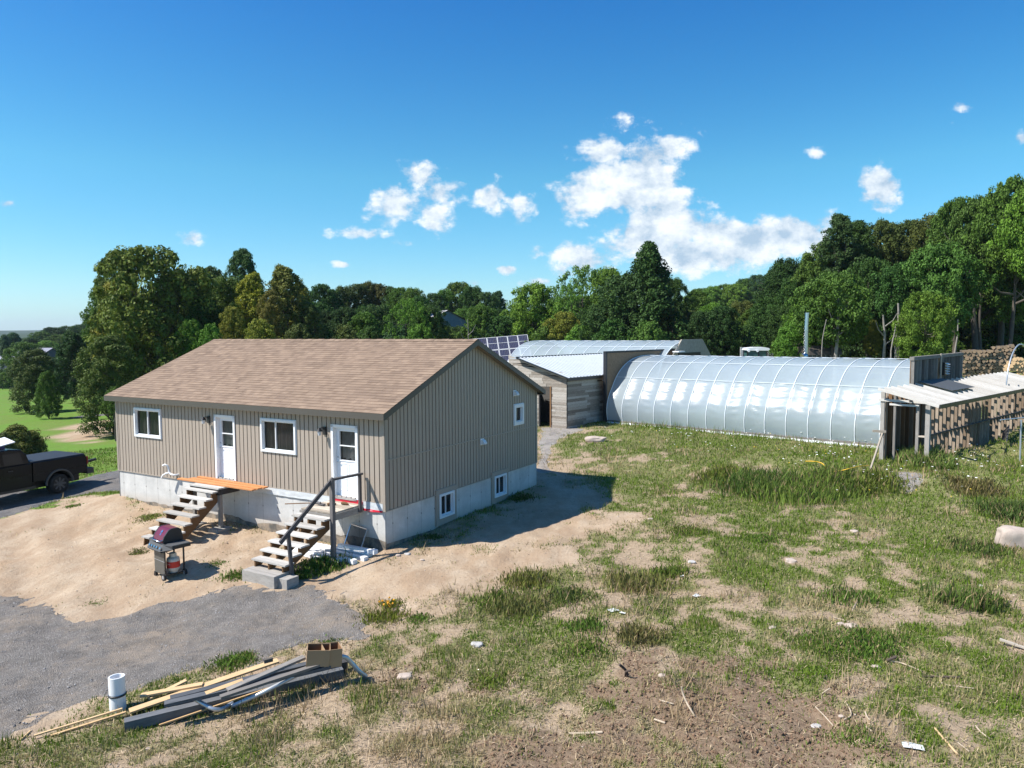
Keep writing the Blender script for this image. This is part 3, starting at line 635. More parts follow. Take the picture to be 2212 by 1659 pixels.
crumbs('gravel_stones', 210000, lambda x, y, m: np.where(m['gravel'] > 0, .8, 0), .015, lambda rg, n: np.array([.22, .21, .205])*(.4+1.1*rg.random((n, 1))), 13, 'loose grey stones on the gravel yard', 'gravel stones')
def straw(name, N, sel, seed, label):
    rg = np.random.default_rng(seed); az = rg.uniform(-.9, .95, N); r = 8.6*(26/8.6)**rg.random(N); x, y = r*np.sin(az), r*np.cos(az); m = masks(x, y)
    k = rg.random(N) < sel(x, y, m); x, y, r = x[k], y[k], r[k]; n = len(x); z = height(x, y)+rg.uniform(.005, .035, n)
    L = rg.uniform(.015, .075, n); th = rg.uniform(0, 6.28, n); w = .0013+.00022*r; cx, cy = np.cos(th), np.sin(th); dz = rg.uniform(-.01, .03, n)
    V = np.stack([np.stack([x-cx*L-cy*w, y-cy*L+cx*w, z], 1), np.stack([x-cx*L+cy*w, y-cy*L-cx*w, z], 1), np.stack([x+cx*L+cy*w, y+cy*L-cx*w, z+dz], 1), np.stack([x+cx*L-cy*w, y+cy*L+cx*w, z+dz], 1)], 1)
    col = np.repeat(np.array([.50, .38, .24])*(.4+.75*rg.random((n, 1))), 4, 0)
    me = np_mesh(name, V.reshape(-1, 3), np.arange(n*4).reshape(n, 4), M['crumb'], False, {'col': ('POINT', col)}); o = bpy.data.objects.new(name, me); COL.objects.link(o); tag(o, label, 'straw', kind='stuff')
straw('straw', 60000, lambda x, y, m: (1-smooth(m['sand'], 1))*(m['gravel'] < 0)*(m['drive'] < 0)*(.25+.6*fbm(x, y, .8, 3, 170))*(1-.6*smooth(m['soil'], .8)), 21, 'dead straw and stems lying over the ground')
# small white and yellow flower heads on the bank
def flowers(name, N, colr, seed, label, s=.035, dens=.5):
    rg = np.random.default_rng(seed); az = rg.uniform(.05, .66, N); r = rg.uniform(18, 36, N); x, y = r*np.sin(az), r*np.cos(az); te = smooth(sdpoly(x, y, P_TERR)+1.2, 2.5)*np.clip((fbm(x, y, .9, 3, seed)-.45)*6, 0, 1)
    k = rg.random(N) < te*dens; x, y = x[k], y[k]; n = len(x); z = height(x, y)+rg.uniform(.15, .4, n); a = np.linspace(0, 2*np.pi, 7)[:-1]
    V = np.stack([np.stack([x+np.cos(q)*s, y+np.sin(q)*s, z+rg.uniform(-.012, .012, n)], 1) for q in a], 1)
    me = np_mesh(name, V.reshape(-1, 3), np.arange(n*6).reshape(n, 6), plain(name, colr, .7, .05)); o = bpy.data.objects.new(name, me); COL.objects.link(o); tag(o, label, 'flowers', kind='stuff')
flowers('white_flowers', 2600, (.78, .78, .72), 201, 'tiny white flower heads in the weeds by the greenhouse')
flowers('yellow_flowers', 900, (.6, .42, .03), 202, 'tiny yellow flower heads in the weeds by the greenhouse', .025)
# ================================================================== HOUSE   local x to the right along the front (x<=0), y away from the viewer, z up
LH, WH, EH, RISE, OV, OG = 11.54, 8.196, 3.5465, 1.812, .25, .21
XH = -HA
hs_ = frame('house', XH, HG, HB, 'tan bungalow with vertical siding, brown shingle roof and raised concrete foundation', 'house')
def cut_cols(us, top, bottom, openings):
    """vertical strips between the us, cut round rectangular openings -> [(u0,u1,z0,z1l,z1r)]"""
    out_ = []
    for u0, u1 in zip(us[:-1], us[1:]):
        um = (u0+u1)/2; iv = [(bottom(um), None)]
        segs = []; z = bottom(um)
        for (a, b_, c, d) in sorted([o_ for o_ in openings if o_[0]-1e-6 <= um <= o_[1]+1e-6], key=lambda q: q[2]):
            if c > z: segs.append((u0, u1, z, c, c))
            z = max(z, d)
        segs.append((u0, u1, z, top(u0), top(u1))); out_ += segs
    return out_
def siding_wall(name, mat, length, top, bottom, openings, mapf, pitch=.165, parent=None, mid=None):
    """vertical boards with narrow sunk grooves, as real relief"""
    mb = MB(); gm = MB(); cuts = set([0, length]); k = 0
    while k*pitch < length: cuts.add(round(k*pitch, 4)); cuts.add(round(min(length, k*pitch+.030), 4)); k += 1
    for o_ in openings: cuts.add(o_[0]); cuts.add(o_[1])
    us = sorted(cuts); us = [u for i, u in enumerate(us) if i == 0 or u-us[i-1] > .002]
    prof = lambda u: (u % pitch) < .0295
    for (u0, u1, z0, za, zb) in cut_cols(us, top, bottom, openings):
        if za-z0 < .002 and zb-z0 < .002: continue
        gr = prof((u0+u1)/2); d = -.014 if gr else 0
        (gm if gr else mb).face([mapf(u0, d, z0), mapf(u1, d, z0), mapf(u1, d, zb), mapf(u0, d, za)], [(u0, z0), (u1, z0), (u1, zb), (u0, za)])
        if gr:
            for uu, zz in ((u0, za), (u1, zb)): mb.face([mapf(uu, 0, z0), mapf(uu, -.014, z0), mapf(uu, -.014, zz), mapf(uu, 0, zz)])
    o = mb.build(name, mat, parent, fix=False)
    g = gm.build('groove', M['batten_gap'], o, fix=False)
    return o
D1 = (5.66, 6.53, 1.24, 3.155); D2 = (.90, 1.80, 1.20, 3.14)       # doors (u0,u1,z0,z1)
W1 = (9.12, 10.50, 2.25, 3.18); W2 = (3.14, 4.53, 2.22, 3.16)
rec = lambda r, i=.0: (r[0]+i, r[1]-i, r[2]+i, r[3]-i)
front_bottom = lambda u: 1.19 if (u < 4.95) else 1.02
siding_wall('front_siding', M['siding'], LH, lambda u: EH-.02, front_bottom, [rec(W1, .05), rec(W2, .05), rec(D1, .045), rec(D2, .045)], lambda u, d, z: (-u, -d, z), parent=hs_)
WG = (6.58, 7.205, 2.485, 3.17); G1 = (2.30, 3.025, .287, .985); G2 = (5.285, 6.015, .298, .99)
gt = lambda v: EH+RISE-abs(v-WH/2)*(RISE/(WH/2+OV))-.09
gb = lambda v: .985
sg = siding_wall('gable_siding', M['siding'], WH, gt, gb, [rec(WG, .04)], lambda u, d, z: (d, u, z), pitch=.158, parent=hs_)
mb = MB(); mb.box(-LH, -LH+.001, 0, WH, 1.02, EH); mb.box(-LH, 0, WH-.001, WH, 1.0, EH)
mb.face([(-LH, 0, EH), (-LH, WH, EH), (-LH, WH/2, EH+RISE-.1)]); mb.build('rear_siding', M['siding'], hs_)
# dark lining so the openings are rooms, not sky
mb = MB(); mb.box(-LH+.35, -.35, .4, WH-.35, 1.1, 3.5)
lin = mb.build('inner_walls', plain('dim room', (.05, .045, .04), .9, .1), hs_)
mb = MB()
for (x0, x1, y0, y1) in ((-.07, .014, -.014, .006), (-.001, .014, -.014, .09)): mb.box(x0, x1, y0, y1, .985, EH-.02)
mb.build('corner_trim', M['tan_trim'], hs_)
mb = MB(); mb.box(-LH-.012, -LH+.07, -.012, .005, 1.02, EH-.02); mb.build('corner_trim', M['tan_trim'], hs_)
mb = MB(); mb.box(.002, .013, WH-.08, WH+.012, .985, EH-.02); mb.build('corner_trim', M['tan_trim'], hs_)
mb = MB(); mb.box(.0, .018, .014, WH, 2.29, 2.325); mb.box(.0, .018, .014, WH, .985, 1.0)
mb.box(-LH, -4.96, -.016, 0, 1.02, 1.045); mb.box(-4.94, -.07, -.016, 0, 1.188, 1.205); mb.build('siding_trim', M['tan_trim'], hs_)
# foundation: thick walls with basement openings
mb = MB()
def wallq(us, zs, mp):
    for (a, b_, c, d) in [(us[0], us[1], zs[0], zs[1])]: mb.face([mp(a, c), mp(b_, c), mp(b_, d), mp(a, d)], [(a, c), (b_, c), (b_, d), (a, d)])
wallq((0, LH), (-.9, 1.10), lambda u, z: (-u, -.0, z) if False else (-u, .02, z))
for (a, b_, c, d) in [(0, 2.16, -.9, .99), (2.16, 3.16, -.9, .2), (3.16, 5.15, -.9, .99), (5.15, 6.15, -.9, .2), (6.15, WH, -.9, .99)]: wallq((a, b_), (c, d), lambda v, z: (-.02, v, z))
wallq((0, LH), (-.9, 1.02), lambda u, z: (-u, WH-.03, z)); wallq((0, WH), (-.9, 1.02), lambda v, z: (-LH+.03, v, z))
mb.build('foundation', M['found'], hs_)
# tarred, dusty foot of the foundation with a wavy edge
mb = MB(); n_ = 80
for i in range(n_):
    a, b_ = LH*i/n_, LH*(i+1)/n_
    e = lambda u: .12+.13*mnoise.noise((u*.9, 0, 3))+.05*mnoise.noise((u*4, 1, 3))-.03*(u < 4) + (.1 if u < 1.8 else 0)
    mb.face([(-a, .012, -.9), (-b_, .012, -.9), (-b_, .012, e(b_)), (-a, .012, e(a))])
for i in range(20):
    a, b_ = 2.0*i/20, 2.0*(i+1)/20; mb.face([(-.012, a, -.9), (-.012, b_, -.9), (-.012, b_, .14-.05*b_), (-.012, a, .14-.05*a)])
mb.build('damp_proofing', M['tar'], hs_)
# roof: overlapping shingle courses
slope_len = math.hypot(WH/2+OV, RISE+0.0); nrow = 31
def roof_side(front):
    mb = MB(); x0, x1 = -LH-OG, OG
    ya, yb = (-OV, WH/2) if front else (WH+OV, WH/2)
    za, zb = EH, EH+RISE
    dy, dz = (yb-ya)/nrow, (zb-za)/nrow; L = math.hypot(dy, dz); ny_, nz_ = -dz/L*(1 if front else -1)*1.0, abs(dy)/L
    for i in range(nrow):
        y0, z0, y1, z1 = ya+dy*i, za+dz*i, ya+dy*(i+1), za+dz*(i+1)
        up = .010; o0 = (ny_*up, nz_*up)
        segs = 24
        for s_ in range(segs):
            a = x0+(x1-x0)*s_/segs; b_ = x0+(x1-x0)*(s_+1)/segs; j = .0025*math.sin(s_*2.1+i)
            p = [(a, y0+o0[0], z0+o0[1]+j), (b_, y0+o0[0], z0+o0[1]+j), (b_, y1, z1+.001), (a, y1, z1+.001)]
            uv = [(a, i*.145), (b_, i*.145), (b_, (i+1)*.145), (a, (i+1)*.145)]
            mb.face(p, uv); mb.face([(a, y0, z0-.002), (b_, y0, z0-.002), p[1], p[0]], [(a, i*.145-.004)]*2+[(b_, i*.145)]*2)
    return mb
rf = roof_side(True); r2 = roof_side(False)
for i, f_ in enumerate(r2.f): pass
base = len(rf.v); rf.v += r2.v; rf.f += [tuple(q+base for q in f_) for f_ in r2.f]; rf.uv += r2.uv; rf.rnd += r2.rnd; rf.sm += r2.sm
# solid underside and ridge cap
for (ya, yb) in ((-OV, WH/2), (WH+OV, WH/2)):
    rf.face([(-LH-OG, ya, EH-.02), (OG, ya, EH-.02), (OG, yb, EH+RISE-.02), (-LH-OG, yb, EH+RISE-.02)], [(0, 0), (.01, 0), (.01, .01), (0, .01)])
k = RISE/(WH/2+OV)
for i in range(46):
    a = -LH-OG+i*.26; b_ = min(a+.27, OG); z_ = EH+RISE+.014+.006*(i % 2); w_ = .15
    for sg_ in (-1, 1): rf.face([(a, WH/2, z_), (b_, WH/2, z_), (b_, WH/2+sg_*w_, z_-w_*k), (a, WH/2+sg_*w_, z_-w_*k)], [(i*.34+.02, .30), (i*.34+.3, .30), (i*.34+.3, .42), (i*.34+.02, .42)])
rf.build('roof', M['shingle'], hs_, fix=False)
# fascia, rake boards and soffits
mb = MB(); mb.box(-LH-OG, OG, -OV-.012, -OV+.012, EH-.165, EH-.004); mb.box(-LH-OG, OG, WH+OV-.012, WH+OV+.012, EH-.165, EH-.004)
fa = mb.build('fascia', M['fascia'], hs_)
for xs in (OG, -LH-OG):
    mb = MB()
    for (ya, yb) in ((-OV, WH/2), (WH+OV, WH/2)):
        za, zb = EH, EH+RISE
        P = [(ya, za-.165), (yb, zb-.165), (yb, zb-.004), (ya, za-.004)]
        x0, x1 = xs-.012, xs+.012
        mb.face([(x0, *q) for q in P]); mb.face([(x1, *q) for q in P]); mb.face([(x0, *P[0]), (x1, *P[0]), (x1, *P[1]), (x0, *P[1])]); mb.face([(x0, *P[0]), (x1, *P[0]), (x1, *P[3]), (x0, *P[3])])
    mb.build('rake_board', M['fascia'], hs_)
mb = MB(); mb.box(-LH-OG+.02, OG-.02, -OV+.012, 0, EH-.16, EH-.145); mb.box(-LH-OG+.02, OG-.02, WH, WH+OV-.012, EH-.16, EH-.145)
for (ya, yb) in ((-OV+.02, WH/2), (WH+OV-.02, WH/2)):
    mb.face([(.0, ya, EH-.15), (OG-.012, ya, EH-.15), (OG-.012, yb, EH+RISE-.15), (.0, yb, EH+RISE-.15)])
mb.build('soffit', M['soffit'], hs_)
# white house wrap and red tape where the last course of siding is missing
mb = MB()
def wrapq(u0, u1, zt, zb, parent_mb, amp=.014, d0=-.012, n=40):
    pts = []
    for i in range(n+1):
        u = u0+(u1-u0)*i/n; row = []
        for j in range(6):
            z = zb+(zt-zb)*j/5; z += (.018*mnoise.noise((u*3, 7, 1)) if j == 0 else 0)
            row.append((-u, d0-amp*(.5+mnoise.noise((u*4, z*9, 2)))*(1-j/7), z))
        pts.append(row)
    for i in range(n):
        for j in range(5): parent_mb.face([pts[i][j], pts[i+1][j], pts[i+1][j+1], pts[i][j+1]], smooth=True)
wrapq(1.82, 4.92, 1.19, 1.0, mb); mb.build('house_wrap', M['wrap'], hs_, fix=False)
mb = MB(); wrapq(.08, .86, 1.19, .97, mb); mb.build('house_wrap', M['wrap'], hs_, fix=False)
for a_ in ((.75, 1.86, 1.20, 1.09, .02, -.03, 24), (.09, .75, 1.0, .945, .006, -.02, 8), (5.6, 6.55, 1.235, 1.17, .01, -.02, 12)):
    mb = MB(); wrapq(*a_[:4], mb, *a_[4:]); mb.build('flashing_tape', M['tape_red'], hs_, fix=False)

# windows: proud white frame, sash, glass, curtain behind
def window(mapf, r, depth=.05, fw=.06, split=.42, curtain='curtain', proud=.045, parent=hs_, slider=True):
    u0, u1, z0, z1 = r
    def bx(mb, a, b_, c, d, n0, n1):
        P = [mapf(a, n0, c), mapf(b_, n0, c), mapf(b_, n0, d), mapf(a, n0, d)]; Q = [mapf(a, n1, c), mapf(b_, n1, c), mapf(b_, n1, d), mapf(a, n1, d)]
        mb.face(P); mb.face(Q)
        for i in range(4): j = (i+1) % 4; mb.face([P[i], P[j], Q[j], Q[i]])
    mb = MB()
    for (a, b_, c, d) in ((u0, u1, z1-fw, z1), (u0, u1, z0, z0+fw), (u0, u0+fw, z0+fw, z1-fw), (u1-fw, u1, z0+fw, z1-fw)): bx(mb, a, b_, c, d, -depth, proud)
    e = .018
    for (a, b_, c, d) in ((u0-e, u1+e, z1, z1+e), (u0-e, u1+e, z0-e, z0), (u0-e, u0, z0, z1), (u1, u1+e, z0, z1)): bx(mb, a, b_, c, d, -.02, .018)
    w = mb.build('window', M['trim_white'], parent)
    mb = MB(); a0, a1, c0, c1 = u0+fw, u1-fw, z0+fw, z1-fw; s = .028
    if slider:
        um = a0+(a1-a0)*split; bx(mb, um-s/2, um+s/2, c0, c1, -depth+.005, .0)
    for (a, b_, c, d) in ((a0, a1, c1-s, c1), (a0, a1, c0, c0+s), (a0, a0+s, c0, c1), (a1-s, a1, c0, c1)): bx(mb, a, b_, c, d, -depth, -.012)
    mb.build('sash', M['trim_white'], w)
    mb = MB(); mb.face([mapf(a0, -depth+.004, c0), mapf(a1, -depth+.004, c0), mapf(a1, -depth+.004, c1), mapf(a0, -depth+.004, c1)]); mb.build('pane', M['glass'], w, fix=False)
    mb = MB(); n_ = 28
    for i in range(n_):
        a, b_ = a0+(a1-a0)*i/n_, a0+(a1-a0)*(i+1)/n_; f_ = lambda q: -.11-.022*math.sin(q*34+2*math.sin(q*9))
        mb.face([mapf(a, f_(a), c0), mapf(b_, f_(b_), c0), mapf(b_, f_(b_), c1), mapf(a, f_(a), c1)], smooth=True)
    mb.build('curtain', M[curtain], w, fix=False)
    return w
fm = lambda u, n, z: (-u, -n, z)
gm_ = lambda u, n, z: (n, u, z)
window(fm, W1, split=.52); window(fm, W2, split=.60)
window(gm_, WG, fw=.10, slider=False); 
for G in (G1, G2):
    mb = MB(); a, b_, c, d = G[0]-.14, G[1]+.14, G[2]-.19, 1.13; 
    for q in ((a, G[0], c, d), (G[1], b_, c, d), (G[0], G[1], c, G[2]), (G[0], G[1], G[3], d)): mb.box(-.1, .03, q[0], q[1], q[2], q[3])
    mb.build('window_surround', M['siding'], hs_)
    window(gm_, G, fw=.065, split=.5, depth=.04, proud=.06)
# doors: deep white jamb, slab with two-light glass and raised panels
def door(r, curtain):
    u0, u1, z0, z1 = r; mb = MB(); dp = .15
    for (a, b_, c, d) in ((u0-.02, u0+.055, z0, z1), (u1-.055, u1+.02, z0, z1), (u0-.02, u1+.02, z1-.055, z1+.01)):
        mb.box(-b_, -a, -.03, .02, c, d)
    for (a, b_, c, d) in ((u0+.03, u0+.055, z0, z1-.05), (u1-.055, u1-.03, z0, z1-.05), (u0+.05, u1-.05, z1-.08, z1-.055)): mb.box(-b_, -a, .02, dp, c, d)
    d0 = mb.build('door_frame', M['trim_white'], hs_)
    mb = MB(); mb.box(-u1+.03, -u0-.03, -.06, dp, z0-.03, z0+.015); mb.build('door_sill', M['aluminium'], d0)
    mb = MB(); a, b_, c, d = u0+.055, u1-.055, z0+.015, z1-.08
    ga, gb_, gc, gd = a+.12, b_-.12, c+(d-c)*.53, d-.09
    for (p, q, r_, s_) in ((a, ga, c, d), (gb_, b_, c, d), (ga, gb_, c, gc), (ga, gb_, gd, d)): mb.box(-q, -p, dp-.045, dp, r_, s_)
    for (p, q, r_, s_) in ((ga-.03, ga, gc-.03, gd+.03), (gb_, gb_+.03, gc-.03, gd+.03), (ga, gb_, gc-.03, gc), (ga, gb_, gd, gd+.03), (ga, gb_, (gc+gd)/2-.014, (gc+gd)/2+.014)): mb.box(-q, -p, dp-.062, dp-.04, r_, s_)
    um = (a+b_)/2
    for (p, q) in ((a+.12, um-.03), (um+.03, b_-.12)):
        for (r_, s_) in ((c+.15, c+(d-c)*.26), (c+(d-c)*.30, gc-.09)): 
            for (e1, e2, e3, e4) in ((p, p+.018, r_, s_), (q-.018, q, r_, s_), (p, q, r_, r_+.018), (p, q, s_-.018, s_)): mb.box(-e2, -e1, dp-.053, dp-.044, e3, e4)
    sl = mb.build('door', M['door_white'], hs_)
    mb = MB(); mb.face([(-ga, dp-.02, gc), (-gb_, dp-.02, gc), (-gb_, dp-.02, gd), (-ga, dp-.02, gd)]); mb.build('pane', M['glass'], sl, fix=False)
    mb = MB()
    for i in range(14):
        p, q = ga+(gb_-ga)*i/14, ga+(gb_-ga)*(i+1)/14; f_ = lambda w_: dp+.03+.02*math.sin(w_*50+2*math.sin(w_*13)); lo = gc+.02+.03*math.sin(p*30)
        mb.face([(-p, f_(p), lo), (-q, f_(q), lo), (-q, f_(q), gd), (-p, f_(p), gd)], smooth=True)
    mb.build('curtain', M[curtain], sl, fix=False)
    mb = MB(); mb.tube([(-b_+.06, dp-.05, c+.92), (-b_+.06, dp-.10, c+.92), (-b_+.13, dp-.10, c+.92)], .011, 8); mb.build('door_handle', M['knob'], sl)
    mb = MB(); mb.tube([(-b_+.06, dp-.04, c+1.05), (-b_+.06, dp-.065, c+1.05)], .028, 10); mb.build('door_lock', M['knob'], sl)
door(D1, 'curtain_tan'if False else 'curtain_white'); door(D2, 'curtain_white')
# coach lamps beside the doors
for (u, z) in ((6.80, 3.02), (2.05, 2.98)):
    mb = MB(); mb.box(-u-.05, -u+.05, -.035, .01, z-.13, z+.09); mb.tube([(-u, -.03, z+.03), (-u, -.11, z+.07), (-u-.03, -.18, z+.05)], .013, 6); mb.tube([(-u-.03, -.18, z+.07), (-u-.03, -.18, z-.02)], [.03, .075], 10)
    l = mb.build('wall_lamp', M['black'], hs_); mb = MB(); mb.tube([(-u-.03, -.18, z-.022), (-u-.03, -.18, z-.13)], [.055, .04], 10); mb.build('lamp_glass', M['lamp_glass'], l)
# dryer vent hoods on the gable
for (v, z) in ((6.63, 3.56), (4.60, 2.20)):
    mb = MB(); P = [(0.015, .08), (.09, .05), (.15, -.03), (.15, -.07), (.015, -.07)]
    mb.prism(P, 'y', v-.075, v+.075); mb.box(.01, .024, v-.10, v+.10, z and -.1, .1)
    o = mb.build('vent_hood', M['white_plastic'], hs_); o.location.z = z
# white pvc vent pipe elbow on the left of the front
mb = MB(); mb.tube([(-8.36, .02, 1.17), (-8.36, -.10, 1.17), (-8.40, -.14, 1.18), (-8.50, -.15, 1.19), (-8.58, -.16, 1.25), (-8.60, -.17, 1.40), (-8.62, -.19, 1.47), (-8.68, -.24, 1.50), (-8.72, -.28, 1.46)], .032, 10)
mb.tube([(-8.55, -.15, 1.24), (-8.66, -.20, 1.22), (-8.78, -.24, 1.15), (-8.84, -.25, 1.05)], .032, 10); mb.build('vent_pipe', M['white_plastic'], hs_)

# ================================================================== STAIRS
def gz(u, v): p = H(u, v); return hz1(p.x, p.y)
# --- right hand stairs with landing and rail
st = frame('staircase', XH, HG, HB, 'weathered grey staircase with handrail and landing at the right door', 'stairs')
ur, ul = .78, 1.83
treads = [(1.43, 1.0), (1.69, .845), (1.95, .69), (2.21, .535), (2.46, .38), (2.71, .225)]
for (v, z) in treads:
    mb = MB(); mb.box(-ul-.03, -ur+.05, -v, -v+.145, z-.04, z); mb.box(-ul-.03, -ur+.05, -v+.15, -v+.28, z-.04, z-.001); mb.build('tread', M['tread'], st)
for u in (ur+.06, (ur+ul)/2, ul-.06):
    P = [(-1.12, .98)]
    for (v, z) in treads: P += [(-v+.26, z-.041), (-v+.03, z-.041)]
    P += [(-2.70, .03), (-2.45, .03), (-1.12, .78)]
    # clean the stepped outline: down each riser
    Q = []
    for (v, z) in treads: Q += [(-v+.27, z-.042), (-v+.02, z-.042)]
    Q = Q+[(-2.69, .035), (-2.52, .035), (-1.16, .70)]
    mb = MB(); mb.prism(Q, 'x', -u-.02, -u+.02); mb.build('stringer', M['stringer'], st)
mb = MB()
for i in range(7): mb.box(-ul-.04, -ur+.0, -.02-.155*i-.145, -.02-.155*i, 1.062, 1.10)
mb.build('landing_boards', M['pale_deck'], st)
mb = MB(); mb.box(-ul-.04, -ur+.03, -1.15, -1.112, .90, 1.06); mb.box(-ur-.0, -ur+.038, -1.11, -.02, .90, 1.06); mb.box(-ul-.04, -ul, -1.11, -.02, .90, 1.06); mb.box(-1.32, -1.28, -1.11, -.02, .90, 1.058); mb.build('landing_frame', M['weather'], st)
zf = gz(.72, 1.2)
mb = MB(); mb.box(-.78+.04, -.78+.135, -1.23, -1.13, zf, 1.97); mb.build('post', M['rail'], st)
mb = MB(); mb.box(-.78+.04, -.78+.09, -.20, -.11, .94, 1.90); mb.build('post', M['rail'], st)
mb = MB(); mb.box(-ul-.03, -ul+.06, -1.2, -1.12, gz(1.83, 1.2), .92); mb.build('post', M['rail'], st)
mb = MB(); mb.beam((-.715, -2.50, gz(.7, 2.5)-.03), (-.715, -2.60, .93), .045, .09, (0, 1, 0)); mb.build('post', M['rail'], st)
mb = MB(); mb.beam((-.70, -2.86, .80), (-.70, -1.13, 1.98), .045, .10); mb.build('handrail', M['rail'], st)
mb = MB(); mb.beam((-.70, -1.20, 1.965), (-.70, -.08, 1.93), .09, .05); mb.build('handrail', M['rail'], st)
mb = MB(); mb.box(-.98, -.60, -1.30, -1.04, zf-.06, zf+.045); mb.build('footing', M['concrete'], st)
mb = MB(); b0 = gz(1.3, 3)-.06
for q_ in ((-ul-.02, -ur, -3.0, -2.865, b0, .03), (-ul-.02, -ur, -2.86, -2.50, .0, .035), (-ul-.02, -ul+.03, -2.98, -2.5, b0, .0), (-ur-.04, -ur, -2.86, -2.5, b0, .0), (-ur, -ur+.28, -2.88, -2.52, b0, -.03)): mb.box(*q_, rnd=.85)
mb.build('base_box', M['weather'], st)
# --- left hand stairs
s2 = frame('staircase', XH, HG, HB, 'steep open staircase without a rail at the left door', 'stairs')
ur, ul = 5.55, 6.83; n_ = 7
t2 = [(.92+.228*i, 1.08-.183*i) for i in range(n_)]
for (v, z) in t2:
    mb = MB(); mb.box(-ul, -ur, -v, -v+.24, z-.042, z); mb.build('tread', M['tread'], s2)
for u in (ur+.1, ul-.1):
    Q = []
    for (v, z) in t2: Q += [(-v+.26, z-.043), (-v+.03, z-.043)]
    Q += [(-2.30, -.33), (-2.12, -.36), (-.70, .74), (-.68, 1.03)]
    mb = MB(); mb.prism(Q, 'x', -u-.02, -u+.02); mb.build('stringer', M['stringer'], s2)
mb = MB()
for i in range(5): mb.box(-ul+.05, -ur-.05+.1, -.76+.15*i, -.76+.15*i+.14, 1.125, 1.165)
mb.build('landing_boards', M['tread'], s2)
mb = MB(); mb.box(-ul+.05, -ur+.05, -.74, -.70, .96, 1.12); mb.box(-ur-.0, -ur+.04, -.74, -.02, .96, 1.12); mb.box(-ul+.05, -ul+.09, -.70, -.02, .96, 1.12); mb.build('landing_frame', M['weather_dark'], s2)
for u in (ur+.03, ul-.12):
    zf = gz(u, .66); mb = MB(); mb.box(-u-.045, -u+.045, -.70, -.60, zf, .97); mb.build('post', M['weather'], s2)
    mb = MB(); mb.box(-u-.22, -u+.22, -.92, -.42, zf-.10, zf+.06); mb.build('footing', M['weather'], s2)
# --- three fresh boards lying across the left landing
for i, (a, b_, v, zz, lb) in enumerate([(4.40, 7.66, .45, 1.19, 'fresh orange board, the one nearest the stair treads'), (4.30, 7.40, .28, 1.20, 'fresh orange board lying between two others above the left stairs'), (4.22, 7.30, .105, 1.215, 'fresh orange board lying against the left door sill')]):
    o = frame('plank', XH, HG, H((a+b_)/2, v, zz), lb, 'plank', 'orange boards laid across the left landing'); w = (b_-a)/2
    mb = MB(); mb.obox((0, 0, 0), (2*w, .165, .035), Matrix.Rotation(R([.6, -1.2, -2.2][i]), 3, 'Z') @ Matrix.Rotation(R([.3, -.3, 0][i]), 3, 'Y')); ob = mb.build('plank', M['orange'], None)
    ob.matrix_world = o.matrix_world.copy(); ob.location = o.location; ob.rotation_euler = o.rotation_euler
    tag(ob, lb, 'plank', 'orange boards laid across the left landing'); bpy.data.objects.remove(o)
# --- rake and shoes on the landing
g = frame('garden_rake', XH, HG, H(1.9, .75, 1.12), 'long handled rake lying across the right landing', 'rake')
mb = MB(); mb.tube([(-.62, -.28, .0), (.12, .02, .05)], .014, 6); mb.build('handle', M['stringer'], g)
mb = MB(); mb.tube([(.10, .01, .05), (.28, .09, .04)], [.02, .045], 6); mb.obox((.33, .10, .02), (.16, .10, .03)); mb.build('head', M['rail'], g)
for i, (x, y, lb) in enumerate([(-1.38, -.52, 'dark shoe beside the rake head on the landing'), (-1.12, -.30, 'dark shoe nearer the right door on the landing')]):
    mb = MB(); mb.tube([(-.10, 0, .03), (-.02, .0, .045), (.07, .01, .035), (.13, .01, .025)], [.038, .045, .035, .02], 8); o = mb.build('shoe', M['stringer'])
    p = HB+XH*x+HG*y; o.location = (p.x, p.y, 1.105); o.rotation_euler = (0, 0, R([20, -35][i])); tag(o, lb, 'shoe', 'dark shoes on the landing')
# --- insect screen frame leaning on the wall
o = frame('window_screen', XH, HG, H(.87, .36, gz(.87, .36)), 'framed insect screen leaning on the foundation under the right landing', 'screen')
def scr(x, t_): return (x, .31*t_, .60*t_)
mb = MB(); mb.beam(scr(-.29, 0), scr(-.27, 1), .025, .02); mb.beam(scr(.30, -.05), scr(.31, .9), .025, .02); mb.beam(scr(-.27, 1), scr(.31, .9), .025, .02); mb.beam(scr(-.29, 0), scr(.30, -.05), .025, .02); mb.build('frame', M['aluminium'], o)
mb = MB(); mb.face([scr(-.28, .0), scr(.30, -.04), scr(.31, .9), scr(-.27, .99)]); mm, t, b = newmat('screen mesh'); b.inputs['Base Color'].default_value = (.02, .02, .022, 1); b.inputs['Alpha'].default_value = .55; mb.build('mesh', mm, o, fix=False)
